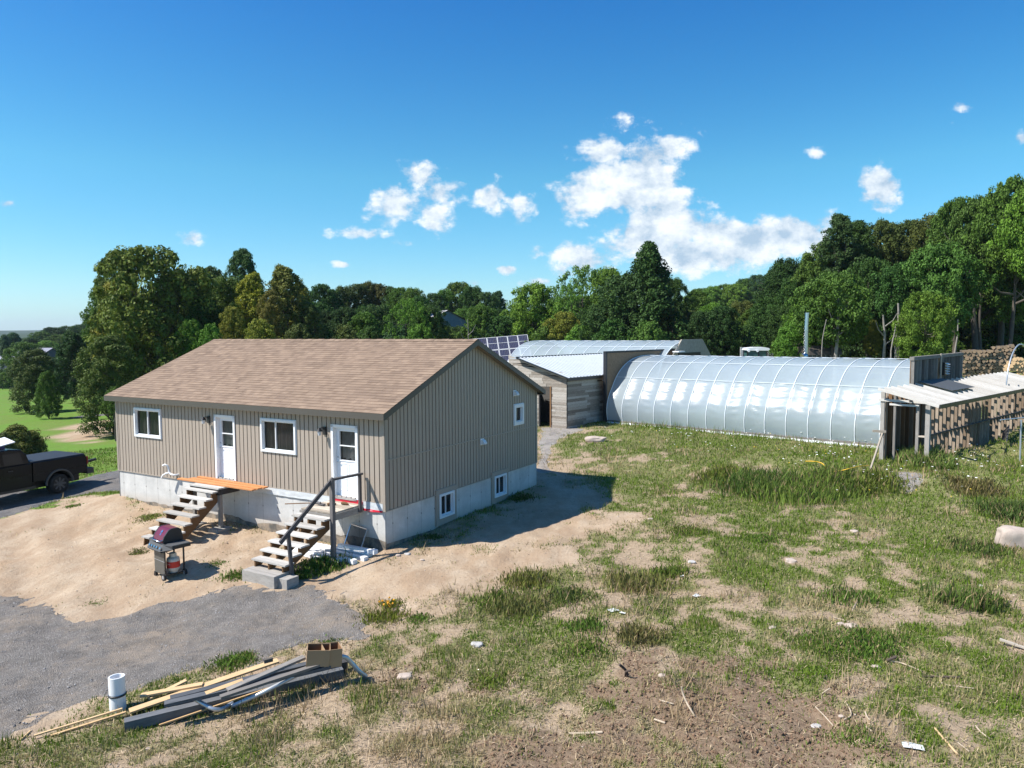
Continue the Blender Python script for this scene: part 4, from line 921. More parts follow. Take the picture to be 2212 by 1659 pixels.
# --- white down pipes lying under the landing
pipes = [((2.35, .42), (.10, .52), .05), ((2.2, .60), (.02, .78), .05), ((2.0, .78), (.14, 1.04), .05), ((2.1, .9), (.55, 1.12), .05), ((2.2, 1.0), (.85, 1.10), .05), ((1.25, .40), (-.06, .50), .12), ((2.3, 1.12), (1.14, 1.20), .05)]
lbl = ['closest to the foundation wall', 'second from the foundation wall', 'in the middle of the row', 'with its end by the corner post', 'just behind the corner post', 'short, lying on top of the row', 'outermost, under the stair treads']
for (a, b_, h), lb in zip(pipes, lbl):
    p, q = H(a[0], a[1], gz(*a)+h), H(b_[0], b_[1], gz(*b_)+h); c = (p+q)/2; mb = MB(); d = (q-p).normalized(); L = (q-p).length/2; sx = d.cross(Vector((0, 0, 1))).normalized(); up = sx.cross(d)
    w_, h_ = .055, .038; t_ = .006
    for (s1, s2_, a1, a2) in ((sx, up, w_, h_),):
        for sgn in (-1, 1):
            mb.beam(-d*L+up*h_*sgn, d*L+up*h_*sgn, 2*w_, t_, up, rnd=.5); mb.beam(-d*L+sx*w_*sgn, d*L+sx*w_*sgn, t_, 2*h_, up, rnd=.5)
    mb.beam(d*(L-.12), d*(L+.03), 2*w_+.03, 2*h_+.03, up, rnd=.5)
    o = mb.build('downpipe', M['white_plastic']); o.location = c; tag(o, 'white square downpipe '+lb, 'downpipe', 'white downpipes lying under the right landing')
# ================================================================== GREENHOUSES
def greenhouse(name, label, near_l, near_r, zb_l, zb_r, w, h, nh, light=1.0, film_mat='film', sag=.055, skirt=True):
    """near_l, near_r: foot of the near side, left and right end (xy). local x along the axis, y away"""
    A = Vector((near_l[0], near_l[1], zb_l)); Bq = Vector((near_r[0], near_r[1], zb_r)); ax = (Bq-A); Lg = math.hypot(ax.x, ax.y); rise = (zb_r-zb_l)/Lg
    g = frame(name, (ax.x, ax.y, 0), None, A, label, 'greenhouse')
    def prof(t, off=0):           # t 0..1 from near foot over the ridge to the far foot
        a = math.pi*(1-t); c, s = math.cos(a), math.sin(a)
        e = .80; X = math.copysign(abs(c)**e, c)*(w/2+off)+w/2; Z = (abs(s)**.86)*(h+off); b_ = .16*math.sin(min(1, Z/1.9)*math.pi)*(1 if X < w/2 else -1); return X-b_, Z
    bay = Lg/nh; sub = 8; nt_ = 130; xs = [bay*i/sub for i in range(nh*sub+1)]; V = []; F = []
    for i, x in enumerate(xs):
        fr = (i % sub)/sub; k = math.sin(fr*math.pi)
        for j in range(nt_+1):
            t = j/nt_; X, Z = prof(t); s_ = sag*k*(1+.25*math.sin(x*1.7+t*9)); dX, dZ = X-w/2, Z
            r = math.hypot(dX, dZ) or 1; rip = .0075*(1.9 if t < .22 else .9)*k*math.sin(t*215+x*2.0+2.0*math.sin(x*3.1))*(.6+.5*math.sin(x*5.3+t*14))*(1 if .06 < t < .94 else 0)
            # purlin pulls the film in a little
            V.append((x, X-dX/r*(s_+rip), Z-dZ/r*(s_+rip)+rise*x))
    for i in range(len(xs)-1):
        for j in range(nt_): a = i*(nt_+1)+j; F.append((a, a+nt_+1, a+nt_+2, a+1))
    me = np_mesh('film', V, F, M[film_mat], True); fo = bpy.data.objects.new('film', me); COL.objects.link(fo); fo.parent = g
    for i in range(nh+1):
        mb = MB(); x = bay*i; mb.tube([(x, prof(j/40, .012)[0], prof(j/40, .012)[1]+rise*x) for j in range(41)], .020, 6, rnd=.5); mb.build('hoop', M['hoop'], g, fix=False)
    for t in (.225, .36, .5, .66):
        mb = MB(); X, Z = prof(t, .008); mb.tube([(0, X, Z), (Lg, X, Z+rise*Lg)], .009, 5); mb.build('purlin', M['hoop'], g, fix=False)
    mb = MB(); mb.beam((0, -.03, .07), (Lg, -.03, .07+rise*Lg), .05, .16); mb.build('base_board', M['weather'], g)
    if skirt:
        V = []; n_ = 220
        for i in range(n_+1):
            x = Lg*i/n_
            for j in range(4): V.append((x, -.04-.11*j*(1+.4*mnoise.noise((x*2, j, 0))), 0.06-.045*j+.04*mnoise.noise((x*3.1, j*2, 5))+rise*x))
        me = np_mesh('film_skirt', V, [(i*4+j, (i+1)*4+j, (i+1)*4+j+1, i*4+j+1) for i in range(n_) for j in range(3)], M['wrap'], True); o = bpy.data.objects.new('film_skirt', me); COL.objects.link(o); o.parent = g
    return g, Lg, prof, rise
GA, GB_ = (5.15, 39.3), (15.75, 29.15)
gh, LG, gprof, grise = greenhouse('greenhouse', 'long translucent hoop greenhouse standing nearest, between plank shed and slatted enclosure', GA, GB_, .72, .80, 7.7, 3.5, 15)
def end_wall(g, x, thick, w, h, z0=0, trim=True, studs=False, prof=None, cap=True):
    mb = MB(); mb.box(x-thick/2, x+thick/2, -.12, w+.12, z0, h); mb.build('end_wall', M['osb' if not studs else 'weather'], g)
    if trim:
        for (a, b_, c, d) in ((-.16, -.04, 0, h+.03), (w+.04, w+.16, 0, h+.03)): mb = MB(); mb.box(x-.09, x+.09, a, b_, c, d); mb.build('trim', M['metal_dark'], g)
        mb = MB(); mb.box(x-.09, x+.09, -.16, w+.16, h+.0, h+.10); mb.build('trim', M['metal_dark'], g)
end_wall(gh, -.12, .10, 7.7, 3.72)
# right end: sheathing, studs outside, louvred fan
mb = MB(); mb.box(LG+.05, LG+.075, -.05, 7.75, 0, 3.78); mb.build('end_wall', M['osb'], gh)
mb = MB(); mb.box(LG+.03, LG+.20, -.06, 7.76, 3.66, 3.80); mb.build('top_plate', M['weather'], gh)
for i in range(17):
    y = -.03+i*.478
    if i == 8: continue
    mb = MB(); mb.box(LG+.08, LG+.20, y, y+.04, .05, 3.66); mb.build('stud', M['weather'], gh)
mb = MB(); mb.box(LG+.20, LG+.235, 3.72, 3.90, 1.6, 3.85); mb.build('post', M['pale_deck'], gh)
mb = MB(); mb.box(LG+.10, LG+.30, 4.1, 4.6, 2.9, 3.45); fo = mb.build('exhaust_fan', M['black'], gh)
for i in range(5):
    mb = MB(); mb.obox((LG+.34, 4.35, 2.97+i*.105), (.14, .46, .012), Matrix.Rotation(R(25), 3, 'Y')); mb.build('louvre', M['trim_white'], fo)
g2, LG2, gp2, gr2 = greenhouse('greenhouse', 'second hoop greenhouse farther back behind the plank shed', (-.75, 48.9), (8.1, 41.6), .95, .98, 8.4, 4.02, 12, skirt=False)
mb = MB(); Q = [(.2, 0), (8.2, 0), (8.2, 2.2), (6.4, 3.75), (5.9, 4.15), (3.1, 4.15), (1.0, 2.4), (.2, 1.2)]; mb.prism(Q, 'x', LG2+.02, LG2+.10); mb.build('end_wall', plain('grey weathered sheathing', (.36, .32, .26), .85, .25, 8), g2)
mb = MB(); mb.box(LG2+.10, LG2+.13, 2.6, 5.6, 2.6, 3.35); mb.build('vent_opening', M['black'], g2)
mb = MB(); mb.box(LG2+.1, LG2+.5, 1.9, 2.7, 3.42, 3.48); mb.build('lamp', M['trim_white'], g2)

# ================================================================== PLANK SHED
SX = Vector((.64, .768, 0)); SF = Vector((-.768, .64, 0)); S0 = Vector((2.80, 37.4, .60))
sh_ = frame('plank_shed', SX, SF, S0, 'weathered plank shed with open doorway and ribbed metal roof beside the house', 'shed')  # local x along the side wall, y along the door wall (to the left)
SW, SL, EL, EHI = 2.95, 8.0, 2.66, 3.52
sideL = 4.3
def planks(mapf, L, ztop, openings, ph=.135, name='plank_wall', mat='barn'):
    mb = MB(); z = 0; k = 0
    while z < max(ztop(0), ztop(L)):
        xs = [0]; 
        while xs[-1] < L: xs.append(min(L, xs[-1]+random.uniform(.7, 2.2)))
        hh = ph*random.uniform(.75, 1.2)
        for a, b_ in zip(xs[:-1], xs[1:]):
            cuts = [(a, b_)]
            for (o0, o1, oz) in openings:
                if z < oz: cuts = [c for (p, q) in cuts for c in ((p, min(q, o0)), (max(p, o1), q)) if c[1]-c[0] > .01]
            for (p, q) in cuts:
                t_ = random.uniform(.0, .022); rn = random.random(); za, zb = min(z+hh-.006, ztop(p)), min(z+hh-.006, ztop(q))
                if za <= z and zb <= z: continue
                za, zb = max(za, z), max(zb, z); ou = random.random()*50
                P = [mapf(p, z, t_), mapf(q, z, t_), mapf(q, zb, t_), mapf(p, za, t_)]; mb.face(P, [(p+ou, z), (q+ou, z), (q+ou, zb), (p+ou, za)], rn)
                mb.face([mapf(p, z, 0), mapf(q, z, 0), P[1], P[0]], rnd=0); mb.face([mapf(p, za, 0), mapf(q, zb, 0), P[2], P[3]], rnd=rn)
        z += hh
    return mb
roofz = lambda y: EL+(EHI-EL)*y/SW
DY0, DY1, DZ = 1.02, 1.72, 2.12
mb = planks(lambda a, z, t_: (a, -.02-t_, z-.1), sideL, lambda a: EL+.1, []); mb.build('side_wall', M['barn'], sh_, fix=False)
mb = planks(lambda a, z, t_: (-.02-t_, a, z-.1), SW+.9, lambda a: roofz(a)+.08, [(DY0, DY1, DZ+.1)]); mb.build('door_wall', M['barn'], sh_, fix=False)
mb = MB(); mb.box(0, sideL, -.015, .01, -.3, EL); mb.box(-.015, .01, 0, DY0, -.3, EL); mb.box(-.015, .01, DY1, SW+.9, -.3, EL+.2); mb.box(-.015, .01, DY0, DY1, DZ, EL+.1); mb.box(0, SL, SW+.85, SW+.9, -.3, EHI); mb.box(SL-.1, SL, 0, SW+.9, -.3, EL); mb.box(1.6, 1.65, 0.02, SW+.9, 0, 2.6)
mb.build('wall_frame', M['weather_dark'], sh_)
for (y0, y1) in ((DY0-.06, DY0+.02), (DY1-.02, DY1+.06)): mb = MB(); mb.box(-.07, .02, y0, y1, -.02, DZ+.04); mb.build('door_jamb', M['stringer'] if y0 < 1.3 else M['weather_dark'], sh_)
mb = MB(); mb.box(-.10, .05, DY0-.05, DY1+.05, -.08, 0); mb.build('door_sill', M['concrete'], sh_)
# metal roof with ribs: trapezoid profile running down the slope
mb = MB(); x0, x1 = -.28, SL; ya, yb = -.24, SW+.12; n_ = int((x1-x0)/.30)
for i in range(n_):
    a = x0+i*.30
    for (p, q, hp, hq) in ((0, .21, 0, 0), (.21, .228, 0, .034), (.228, .282, .034, .034), (.282, .30, .034, 0)):
        mb.face([(a+p, ya, roofz(ya)+.07+hp), (a+q, ya, roofz(ya)+.07+hq), (a+q, yb, roofz(yb)+.07+hq), (a+p, yb, roofz(yb)+.07+hp)])
ro = mb.build('roof', M['metal_roof'], sh_, fix=False)
mb = MB(); mb.beam((x0-.02, yb+.02, roofz(yb)+.08), (x1, yb+.02, roofz(yb)+.08), .06, .09); mb.build('ridge_trim', M['metal_dark'], sh_)
mb = MB(); mb.beam((x0-.02, ya-.02, roofz(ya)+.0), (4.3, ya-.02, roofz(ya)+.0), .03, .14); mb.build('fascia', M['metal_dark'], sh_)
mb = MB(); mb.beam((x0-.02, ya, roofz(ya)+.055), (x0-.02, yb, roofz(yb)+.055), .03, .07); mb.build('rake_trim', M['metal_dark'], sh_)
mb = MB(); mb.beam((-.15, 0, roofz(0)-.02), (-.15, yb-.1, roofz(yb)-.06), .10, .05); mb.build('soffit_board', M['pale_deck'], sh_)
mb = MB(); mb.tube([(3.2, -.05, 2.36), (3.2, -.16, 2.36)], [.04, .02], 8); mb.tube([(3.2, -.14, 2.36), (3.28, -.2, 2.32)], [.05, .075], 10); mb.build('flood_lamp', M['trim_white'], sh_)
mb = MB(); mb.box(2.75, 3.12, -.11, -.05, 2.33, 2.38); mb.build('lamp_arm', M['metal_dark'], sh_)

# ================================================================== SLATTED ENCLOSURE at the right end of the greenhouse
KX = Vector((.745, .667, 0)); KC = Vector((14.82, 25.95, .80)); KN = Vector((-.667, .745, 0))       # x along the long side, y to the greenhouse
k_ = frame('slatted_enclosure', KX, KN, KC, 'open stud framed enclosure with bleached roof slats at the greenhouse end', 'wood shelter')
KL, KD = 15.5, 1.55; zlo, zhi = 2.24, 2.62; zr = lambda y: zlo+(zhi-zlo)*y/KD
mb = MB(); mb.box(-.05, .09, -.02, .13, -.15, 2.15); mb.build('corner_post', M['weather'], k_)
mb = MB(); mb.box(-.05, .05, .34, .44, -.1, 2.12); mb.build('door_post', M['weather'], k_)
mb = MB(); mb.box(-.05, .04, KD-.02, KD+.12, -.1, 2.5); mb.build('corner_post', M['weather'], k_)
mb = MB(); mb.box(-.05, .04, KD-.42, KD-.34, -.1, 2.45); mb.build('door_post', M['weather'], k_)
mb = MB(); mb.box(-.09, -.05, .10, KD+.2, 2.16, 2.25); mb.build('lintel', M['bleached'], k_)
mb = MB(); mb.box(-.07, -.03, .35, KD-.2, 2.03, 2.10); mb.build('lintel', M['bleached'], k_)
mb = MB(); mb.box(-.05, .08, .12, .36, .95, 1.0); mb.build('brace_block', M['pale_deck'], k_)
ns = 36
for i in range(ns):
    x = .32+i*.41
    for (z0, z1) in ((-.1, 1.02), (1.06, 2.17)):
        mb = MB(); dx = random.uniform(-.02, .02)+(.13 if z0 > 0 else 0); mb.box(x+dx, x+dx+.04, .01, .105, z0, z1); mb.build('stud', M['stud'], k_)
mb = MB(); mb.box(.1, KL, -.02, .12, 1.02, 1.06); mb.build('mid_rail', M['weather_dark'], k_)
mb = MB(); mb.box(.05, KL, -.03, .13, -.17, -.1); mb.build('bottom_plate', M['weather'], k_)
for i in range(26):
    x = .2+i*.43; mb = MB(); mb.box(x, x+.04, KD-.02, KD+.12, -.1, 2.45); mb.build('rear_stud', M['stringer'] if i % 3 else M['stud'], k_)
mb = MB(); mb.box(.1, 11, KD+.12, KD+.15, -.1, 2.3); mb.build('rear_sheathing', M['osb'], k_)
mb = MB(); mb.box(-.35, KL, -.44, -.40, zr(-.4)-.10, zr(-.4)+.04); mb.build('fascia', M['metal_dark'], k_)
for i in range(27):
    x = -.33+i*.595; mb = MB(); mb.beam((x, -.40, zr(-.4)-.02), (x+.0, 1.66, zr(1.66)-.02), .045, .10); mb.build('roof_rafter', M['bleached'], k_)
mb = MB(); mb.box(-.33, KL, .55, .59, zr(.55)-.18, zr(.55)-.1); mb.build('roof_purlin', M['weather'], k_)
mb = MB(); mb.box(3.3, 6.0, .35, 1.62, 0, .012); ds = mb.build('roofing_sheet', M['dark_sheet']); ds.rotation_euler = (math.atan((zhi-zlo)/KD), 0, math.atan2(KX.y, KX.x)); ds.location = KC+Vector((0, 0, zlo+.10)); tag(ds, 'dark grey sheet lying on the bleached enclosure roof', 'roofing sheet')
# loose pieces round it
p0 = gp(1878, 1018); mb = MB(); mb.beam((0, 0, -.05), (KC+KN*KD+KX*(-.12)+Vector((0, 0, .95)))-p0, .05, .09); o = mb.build('prop_board', M['pale_deck']); o.location = p0; tag(o, 'grey prop board leaning on the front corner of the enclosure', 'board')
p0 = KC+KN*(KD+.1)+KX*(-.15)+Vector((0, 0, 1.05)); mb = MB(); mb.beam((-.22, .06, 0), (.22, -.06, -.02), .04, .09); o = mb.build('cross_board', M['pale_deck']); o.location = p0; tag(o, 'short pale board nailed across the enclosure corner post', 'board')
p0 = gp(2165, 978); q0 = KC+KX*8.3-KN*.25+Vector((0, 0, .55)); mb = MB(); mb.beam((0, 0, -.05), q0-p0, .04, .38, (.3, -.5, .8)); o = mb.build('slab_board', M['weather_dark']); o.location = p0; tag(o, 'wide rough slab leaning against the slatted wall', 'board')
# galvanised hoop frame at the right edge
for i, (a, b_, hh, lb) in enumerate([(gp(2212, 985), Vector((24.9, 36.6, 2.95)), 3.2, 'bare galvanised hoop of the unfinished tunnel at the right edge')]):
    pass
mb = MB(); base = KC+KX*10.2+KN*.3
P = []
for j in range(22):
    a = math.pi*j/21; P.append(Vector((0, 0, 0))+KN*0+KX*(2.0-2.0*math.cos(a))+Vector((0, 0, 2.1+2.0*math.sin(a))))
o = MB(); o.tube([Vector((0, 0, 0))]+P+[KX*4.0], .03, 8); ob = o.build('hoop_pipe', M['galv'], fix=False); ob.location = base; tag(ob, 'bare galvanised hoop pipe arching over the enclosure roof', 'pipe')
pp = gp(2203, 1000); o = MB(); o.tube([(0, 0, -.1), (.02, .05, 1.55)], .032, 8); ob = o.build('standing_pipe', M['galv'], fix=False); ob.location = pp; tag(ob, 'upright galvanised pipe in front of the slatted wall', 'pipe')
o = MB(); o.tube([(-1.1, -.5, 1.62), (1.6, 1.0, 1.60)], .022, 8); ob = o.build('cross_pipe', M['galv'], fix=False); ob.location = pp; tag(ob, 'level galvanised pipe in front of the slatted wall', 'pipe')
# ================================================================== SOLAR ARRAY
sp_ = aty(1155, 726, 74)
sa = frame('solar_array', (.97, .10, 0), None, (sp_.x-2.64, 74-3.4, sp_.z-.9-3.79), 'tilted ground mounted solar panels beyond the far greenhouse', 'solar array')
T_ = Matrix.Rotation(R(48), 3, 'X')
for r_ in range(3):
    for c in range(8):
        x, y = -5.6+c*1.03, r_*1.70; mb = MB()
        Pm = lambda a, b_, z=0: tuple(T_ @ Vector((a, b_, z))+Vector((0, 0, .9)))
        mb.face([Pm(x, y), Pm(x+1.0, y), Pm(x+1.0, y+1.66), Pm(x, y+1.66)]); 
        mb.face([Pm(x, y, -.04), Pm(x+1.0, y, -.04), Pm(x+1.0, y+1.66, -.04), Pm(x, y+1.66, -.04)]); pn = mb.build('solar_panel', M['solar'], sa, fix=False)
        mb = MB(); f_ = .035
        for (a, b_, c_, d) in ((x, x+1.0, y, y+f_), (x, x+1.0, y+1.66-f_, y+1.66), (x, x+f_, y, y+1.66), (x+1.0-f_, x+1.0, y, y+1.66), (x, x+1, y+.82, y+.845)):
            mb.face([Pm(a, c_, .02), Pm(b_, c_, .02), Pm(b_, d, .02), Pm(a, d, .02)]); mb.face([Pm(a, c_, -.045), Pm(b_, c_, -.045), Pm(b_, c_, .02), Pm(a, c_, .02)])
        mb.build('frame', M['trim_white'], pn, fix=False)
for x in (-5, -2.6, -.2, 2.2): 
    mb = MB(); mb.tube([(x, 1.6, -2.5), (x, 1.6, 2.6)], .06, 8); mb.build('post', M['galv'], sa)
sa.rotation_euler = (0, R(-4.2), sa.rotation_euler.z)
# ================================================================== BOILER SHED, FLUE AND TRACTOR behind the greenhouse
def D(px, py, Y): return aty(px, py, Y)
c0 = D(1784, 778, 52); bs = frame('outdoor_boiler', (.99, .12, 0), None, (c0.x, c0.y, hz1(c0.x, c0.y)), 'small dark wood boiler hut with curved roof behind the greenhouse ridge', 'boiler')
topz = D(1784, 748, 52).z-bs.location.z; ez = D(1784, 766, 52).z-bs.location.z; w_ = 1.25
mb = MB(); mb.box(-w_+.1, w_-.05, .2, 2.0, 0, ez); mb.build('body', plain('corrugated dark steel', (.10, .11, .12), .5, .2, 6, metal=.4), bs)
mb = MB(); Q = [(0, ez-.02), (.08, ez+.2), (.35, ez+.45), (.8, topz), (1.4, topz), (1.85, ez+.45), (2.15, ez+.2), (2.2, ez-.02)]; mb.prism(Q, 'x', -w_, w_); mb.build('roof', plain('brown roof steel', (.085, .072, .062), .55, .1), bs)
for i in range(7): mb = MB(); x = -w_+.3+i*.34; mb.box(x, x+.03, .16, .2, .3, ez-.03); mb.build('rib', M['galv'], bs)
c1_ = D(1741, 770, 50); fl = frame('flue_pipe', (1, 0, 0), None, (c1_.x, c1_.y, hz1(c1_.x, c1_.y)), 'tall shiny stainless flue pipe standing beside the boiler hut', 'chimney')
tz = D(1741, 678, 50).z-fl.location.z; bz = D(1741, 762, 50).z-fl.location.z; jz = D(1741, 713, 50).z-fl.location.z
mb = MB(); mb.tube([(0, 0, bz-.2), (-.02, 0, jz)], .15, 16); mb.tube([(-.02, 0, jz), (0.02, 0, tz)], .15, 16); mb.build('pipe', M['stainless'], fl, weld=False)
mb = MB(); mb.tube([(-.02, 0, jz-.04), (-.02, 0, jz+.05)], .17, 16); mb.build('clamp', M['stainless'], fl)
mb = MB(); mb.tube([(0.02, 0, tz), (0.02, 0, tz+.08)], .17, 16); mb.build('cap', M['stainless'], fl)
mb = MB(); mb.tube([(.0, .0, bz-.25), (-.1, 0, bz-.2), (-.25, -.05, bz-.28)], [.24, .24, .22], 16); mb.build('elbow', M['stainless'], fl)
mb = MB(); mb.tube([(0, 0, 0), (0, 0, bz-.2)], .1, 10); mb.build('stand', M['metal_dark'], fl)
c2_ = D(1631, 768, 55); tr = frame('tractor', (1, -.1, 0), None, (c2_.x, c2_.y, hz1(c2_.x, c2_.y)), 'tractor with white roofed glass cab parked behind the greenhouse', 'tractor')
rz = D(1631, 751, 55).z-tr.location.z; 
mb = MB(); mb.prism([(-.85, rz-.16), (-.70, rz-.02), (-.2, rz+.04), (.55, rz+.04), (.85, rz-.02), (.9, rz-.12), (.8, rz-.2), (-.8, rz-.2)], 'y', -.7, .7); mb.build('roof', M['trim_white'], tr, bevel=.04)
mb = MB(); mb.box(-.68, .66, -.62, .62, rz-1.35, rz-.2); mb.build('cab_glass', plain('greenish cab glass', (.05, .12, .11), .06, .2, 3), tr)
for (x, y) in ((-.7, -.64), (.1, -.64), (.7, -.64), (-.7, .64), (.7, .64)): mb = MB(); mb.box(x-.035, x+.035, y-.03, y+.03, rz-1.4, rz-.2); mb.build('pillar', M['black'], tr)
mb = MB(); mb.box(-2.4, .8, -.4, .4, .8, rz-1.35); mb.build('body', plain('tractor paint', (.06, .12, .3), .4, .1), tr, bevel=.05)
for (x, y, r_) in ((.5, -.85, .8), (.5, .85, .8), (-1.9, -.75, .55), (-1.9, .75, .55)): mb = MB(); mb.tube([(x, y-.2, r_), (x, y+.2, r_)], r_, 24); mb.build('tyre', M['rubber'], tr)
for (x, y) in ((-.62, -.7), (.0, -.72)): mb = MB(); mb.tube([(x, y, rz-.22), (x, y-.06, rz-.22)], .09, 10); mb.build('work_lamp', M['trim_white'], tr)
for (px, py, w2, lb) in ((1612, 758, .9, 'pale blotchy board behind the tractor cab, on its left'), (1662, 762, .7, 'pale sloping panel behind the tractor cab, on its right')):
    q = D(px, py, 57); mb = MB(); b0 = hz1(q.x, q.y); mb.prism([(-w2/2, b0-q.z), (w2/2, b0-q.z), (w2/2, -.1 if px > 1640 else .25), (-w2/2, .3)], 'y', 0, .08); o = mb.build('panel', plain('pale mottled board', (.55, .55, .52), .8, .3, 8)); o.location = q; tag(o, lb, 'panel')

# ================================================================== PICKUP TRUCK
TX = Vector((.423, .906, 0)); wp = gp(130, 1066); tk = frame('pickup_truck', TX, None, Vector((wp.x, wp.y, wp.z)), 'muddy black crew cab pickup parked on the driveway', 'pickup truck')
# local x to the tail, y away from the viewer; near rear wheel touches the ground at (0, .15)
yb0, yb1 = 0.0, 2.02; WR = .385; WB = 3.75
def lofty(side, mat, name, y0, y1, inset_top=0, z_in=None, bev=.03):
    """extrude a side outline across the truck, the part above z_in pulled in by inset_top"""
    mb = MB(); n = len(side)
    def P(q, y, s): ins = inset_top*max(0, (q[1]-z_in))/1.0 if z_in is not None and q[1] > z_in else 0; return (q[0], y+s*ins, q[1])
    A = [P(q, y0, 1) for q in side]; B2 = [P(q, y1, -1) for q in side]
    mb.face(A[::-1]); mb.face(B2)
    for i in range(n): j = (i+1) % n; mb.face([A[i], A[j], B2[j], B2[i]])
    return mb.build(name, mat, tk, bevel=bev, weld=True)
def arch(cx, r, z0, n=12): return [(cx+r*math.cos(math.pi*k/n), max(z0, WR+.02+r*math.sin(math.pi*k/n))) for k in range(n+1)]
bedside = [(1.10, 1.37), (-.98, 1.37), (-1.0, .62), (-.62, .60)]+[(q[0], q[1]) for q in arch(0, .47, .5)[::-1]]+[(.62, .62), (1.12, .68), (1.20, 1.0)]
lofty(bedside, M['truck'], 'bed', yb0, yb1)
cabside = [(-1.03, 1.36), (-1.03, .48), (-3.25, .46)]+[(q[0]-WB, q[1]) for q in arch(0, .47, .46)[::-1]]+[(-4.45, .52), (-4.78, .6), (-4.85, 1.1), (-4.70, 1.24), (-3.15, 1.36)]
lofty(cabside, M['truck'], 'body', yb0, yb1)
roofp = [(-1.06, 1.34), (-1.12, 1.68), (-1.28, 1.90), (-1.7, 1.955), (-2.5, 1.95), (-2.75, 1.86), (-3.2, 1.36)]
lofty(roofp, M['truck'], 'cab', yb0+.04, yb1-.04, .26, 1.34)
for (a, b_) in (((-1.30, -1.98)), ((-2.08, -3.0))):
    z0, z1 = 1.40, 1.80; ys = lambda z: .04+.26*(z-1.34)-.006
    x1t = b_ if b_ > -2.5 else -2.72
    mb = MB(); mb.face([(a, ys(z0), z0), (b_, ys(z0), z0), (x1t if b_ < -2.5 else b_, ys(z1), z1), (a-.06, ys(z1), z1)]); mb.build('side_window', M['car_glass'], tk)
mb = MB(); mb.box(-.96, 1.12, .10, yb1-.10, 1.35, 1.40); mb.build('bed_cover', M['bed_cover'], tk, bevel=.015)
mb = MB(); mb.box(1.14, 1.18, .12, .2, .98, 1.28); mb.box(1.145, 1.205, -.012, .13, .98, 1.28); mb.build('tail_light', M['tail'], tk, bevel=.01)
mb = MB(); mb.box(1.145, 1.205, yb1-.13, yb1+.012, .98, 1.28); mb.build('tail_light', M['tail'], tk, bevel=.01)
mb = MB(); mb.box(1.14, 1.42, -.02, yb1+.02, .58, .80); mb.build('bumper', plain('dusty black bumper', (.06, .055, .05), .6, .2), tk, bevel=.04)
mb = MB(); mb.beam((1.15, .45, .96), (1.85, .45, 1.03), .10, .09); mb.build('hitch_step', M['black'], tk, bevel=.02)
mb = MB(); mb.box(-1.9, -1.72, -.025, .01, 1.16, 1.2); mb.build('door_handle', M['metal_dark'], tk); mb = MB(); mb.box(-2.95, -2.77, -.025, .01, 1.16, 1.2); mb.build('door_handle', M['knob'], tk)
mb = MB(); mb.box(-3.2, -.9, .02, yb1-.02, .38, .48); mb.build('rocker', plain('mud caked sill', (.10, .08, .06), .9, .3), tk)
mb = MB(); mb.box(-4.0, 1.1, .45, yb1-.45, .30, .6); mb.build('chassis', M['black'], tk)
for cx in (0, -WB):
    for (y0, y1, s) in ((-.02, .27, -1), (yb1-.27, yb1+.02, 1)):
        mb = MB(); yo = y0 if s < 0 else y1; yi = y1 if s < 0 else y0
        prof_ = [(yi, WR-.04), (yi, WR), (yo-s*.05, WR), (yo, WR-.05), (yo, WR-.14), (yo-s*.03, WR-.16)]
        for i in range(32):
            a0, a1 = 2*math.pi*i/32, 2*math.pi*(i+1)/32
            for (p, q) in zip(prof_[:-1], prof_[1:]): mb.face([(cx+p[1]*math.cos(a0), p[0], WR+p[1]*math.sin(a0)), (cx+p[1]*math.cos(a1), p[0], WR+p[1]*math.sin(a1)), (cx+q[1]*math.cos(a1), q[0], WR+q[1]*math.sin(a1)), (cx+q[1]*math.cos(a0), q[0], WR+q[1]*math.sin(a0))], smooth=True)
        w = mb.build('wheel', M['rubber'], tk, weld=True)
        mb = MB(); yr = yo-s*.035
        mb.tube([(cx, yr, WR), (cx, yr-s*.02, WR)], .25, 32)
        rim = mb.build('rim', plain('black rim', (.03, .03, .032), .35, .2), w)
        mb = MB()
        for k in range(8):
            a = 2*math.pi*k/8; d = Vector((math.cos(a), 0, math.sin(a))); mb.beam(Vector((cx, yo-s*.025, WR))+d*.05, Vector((cx, yo-s*.01, WR))+d*.245, .06, .03, (0, 1, 0))
        mb.tube([(cx, yo-s*.03, WR), (cx, yo, WR)], .065, 12); mb.build('spokes', plain('dusty grey spoke', (.10, .10, .10), .4, .2), w)
for cx in (0, -WB):
    mb = MB(); pts = [(cx+.53*math.cos(math.pi*k/14), -.02, WR+.02+.53*math.sin(math.pi*k/14)) for k in range(15)]; mb.tube(pts, .045, 6); mb.build('wheel_flare', plain('dusty flare', (.085, .075, .065), .7, .2), tk)
ant = frame('roof_antenna', TX, None, tk.matrix_world @ Vector((0, 0, 0)) if False else wp+TX*-1.75+Vector((-TX.y, TX.x, 0))*1.0+Vector((0, 0, 1.95)), 'flat white antenna panel tilted on the pickup roof', 'antenna')
mb = MB(); mb.obox((0, 0, .17), (1.15, .62, .035), Matrix.Rotation(R(-9), 3, 'Y') @ Matrix.Rotation(R(14), 3, 'X')); mb.build('panel', M['trim_white'], ant, bevel=.012)
mb = MB(); mb.obox((.05, 0, .05), (.45, .35, .14)); mb.build('mount', plain('blue mount', (.05, .06, .2), .5, .1), ant)
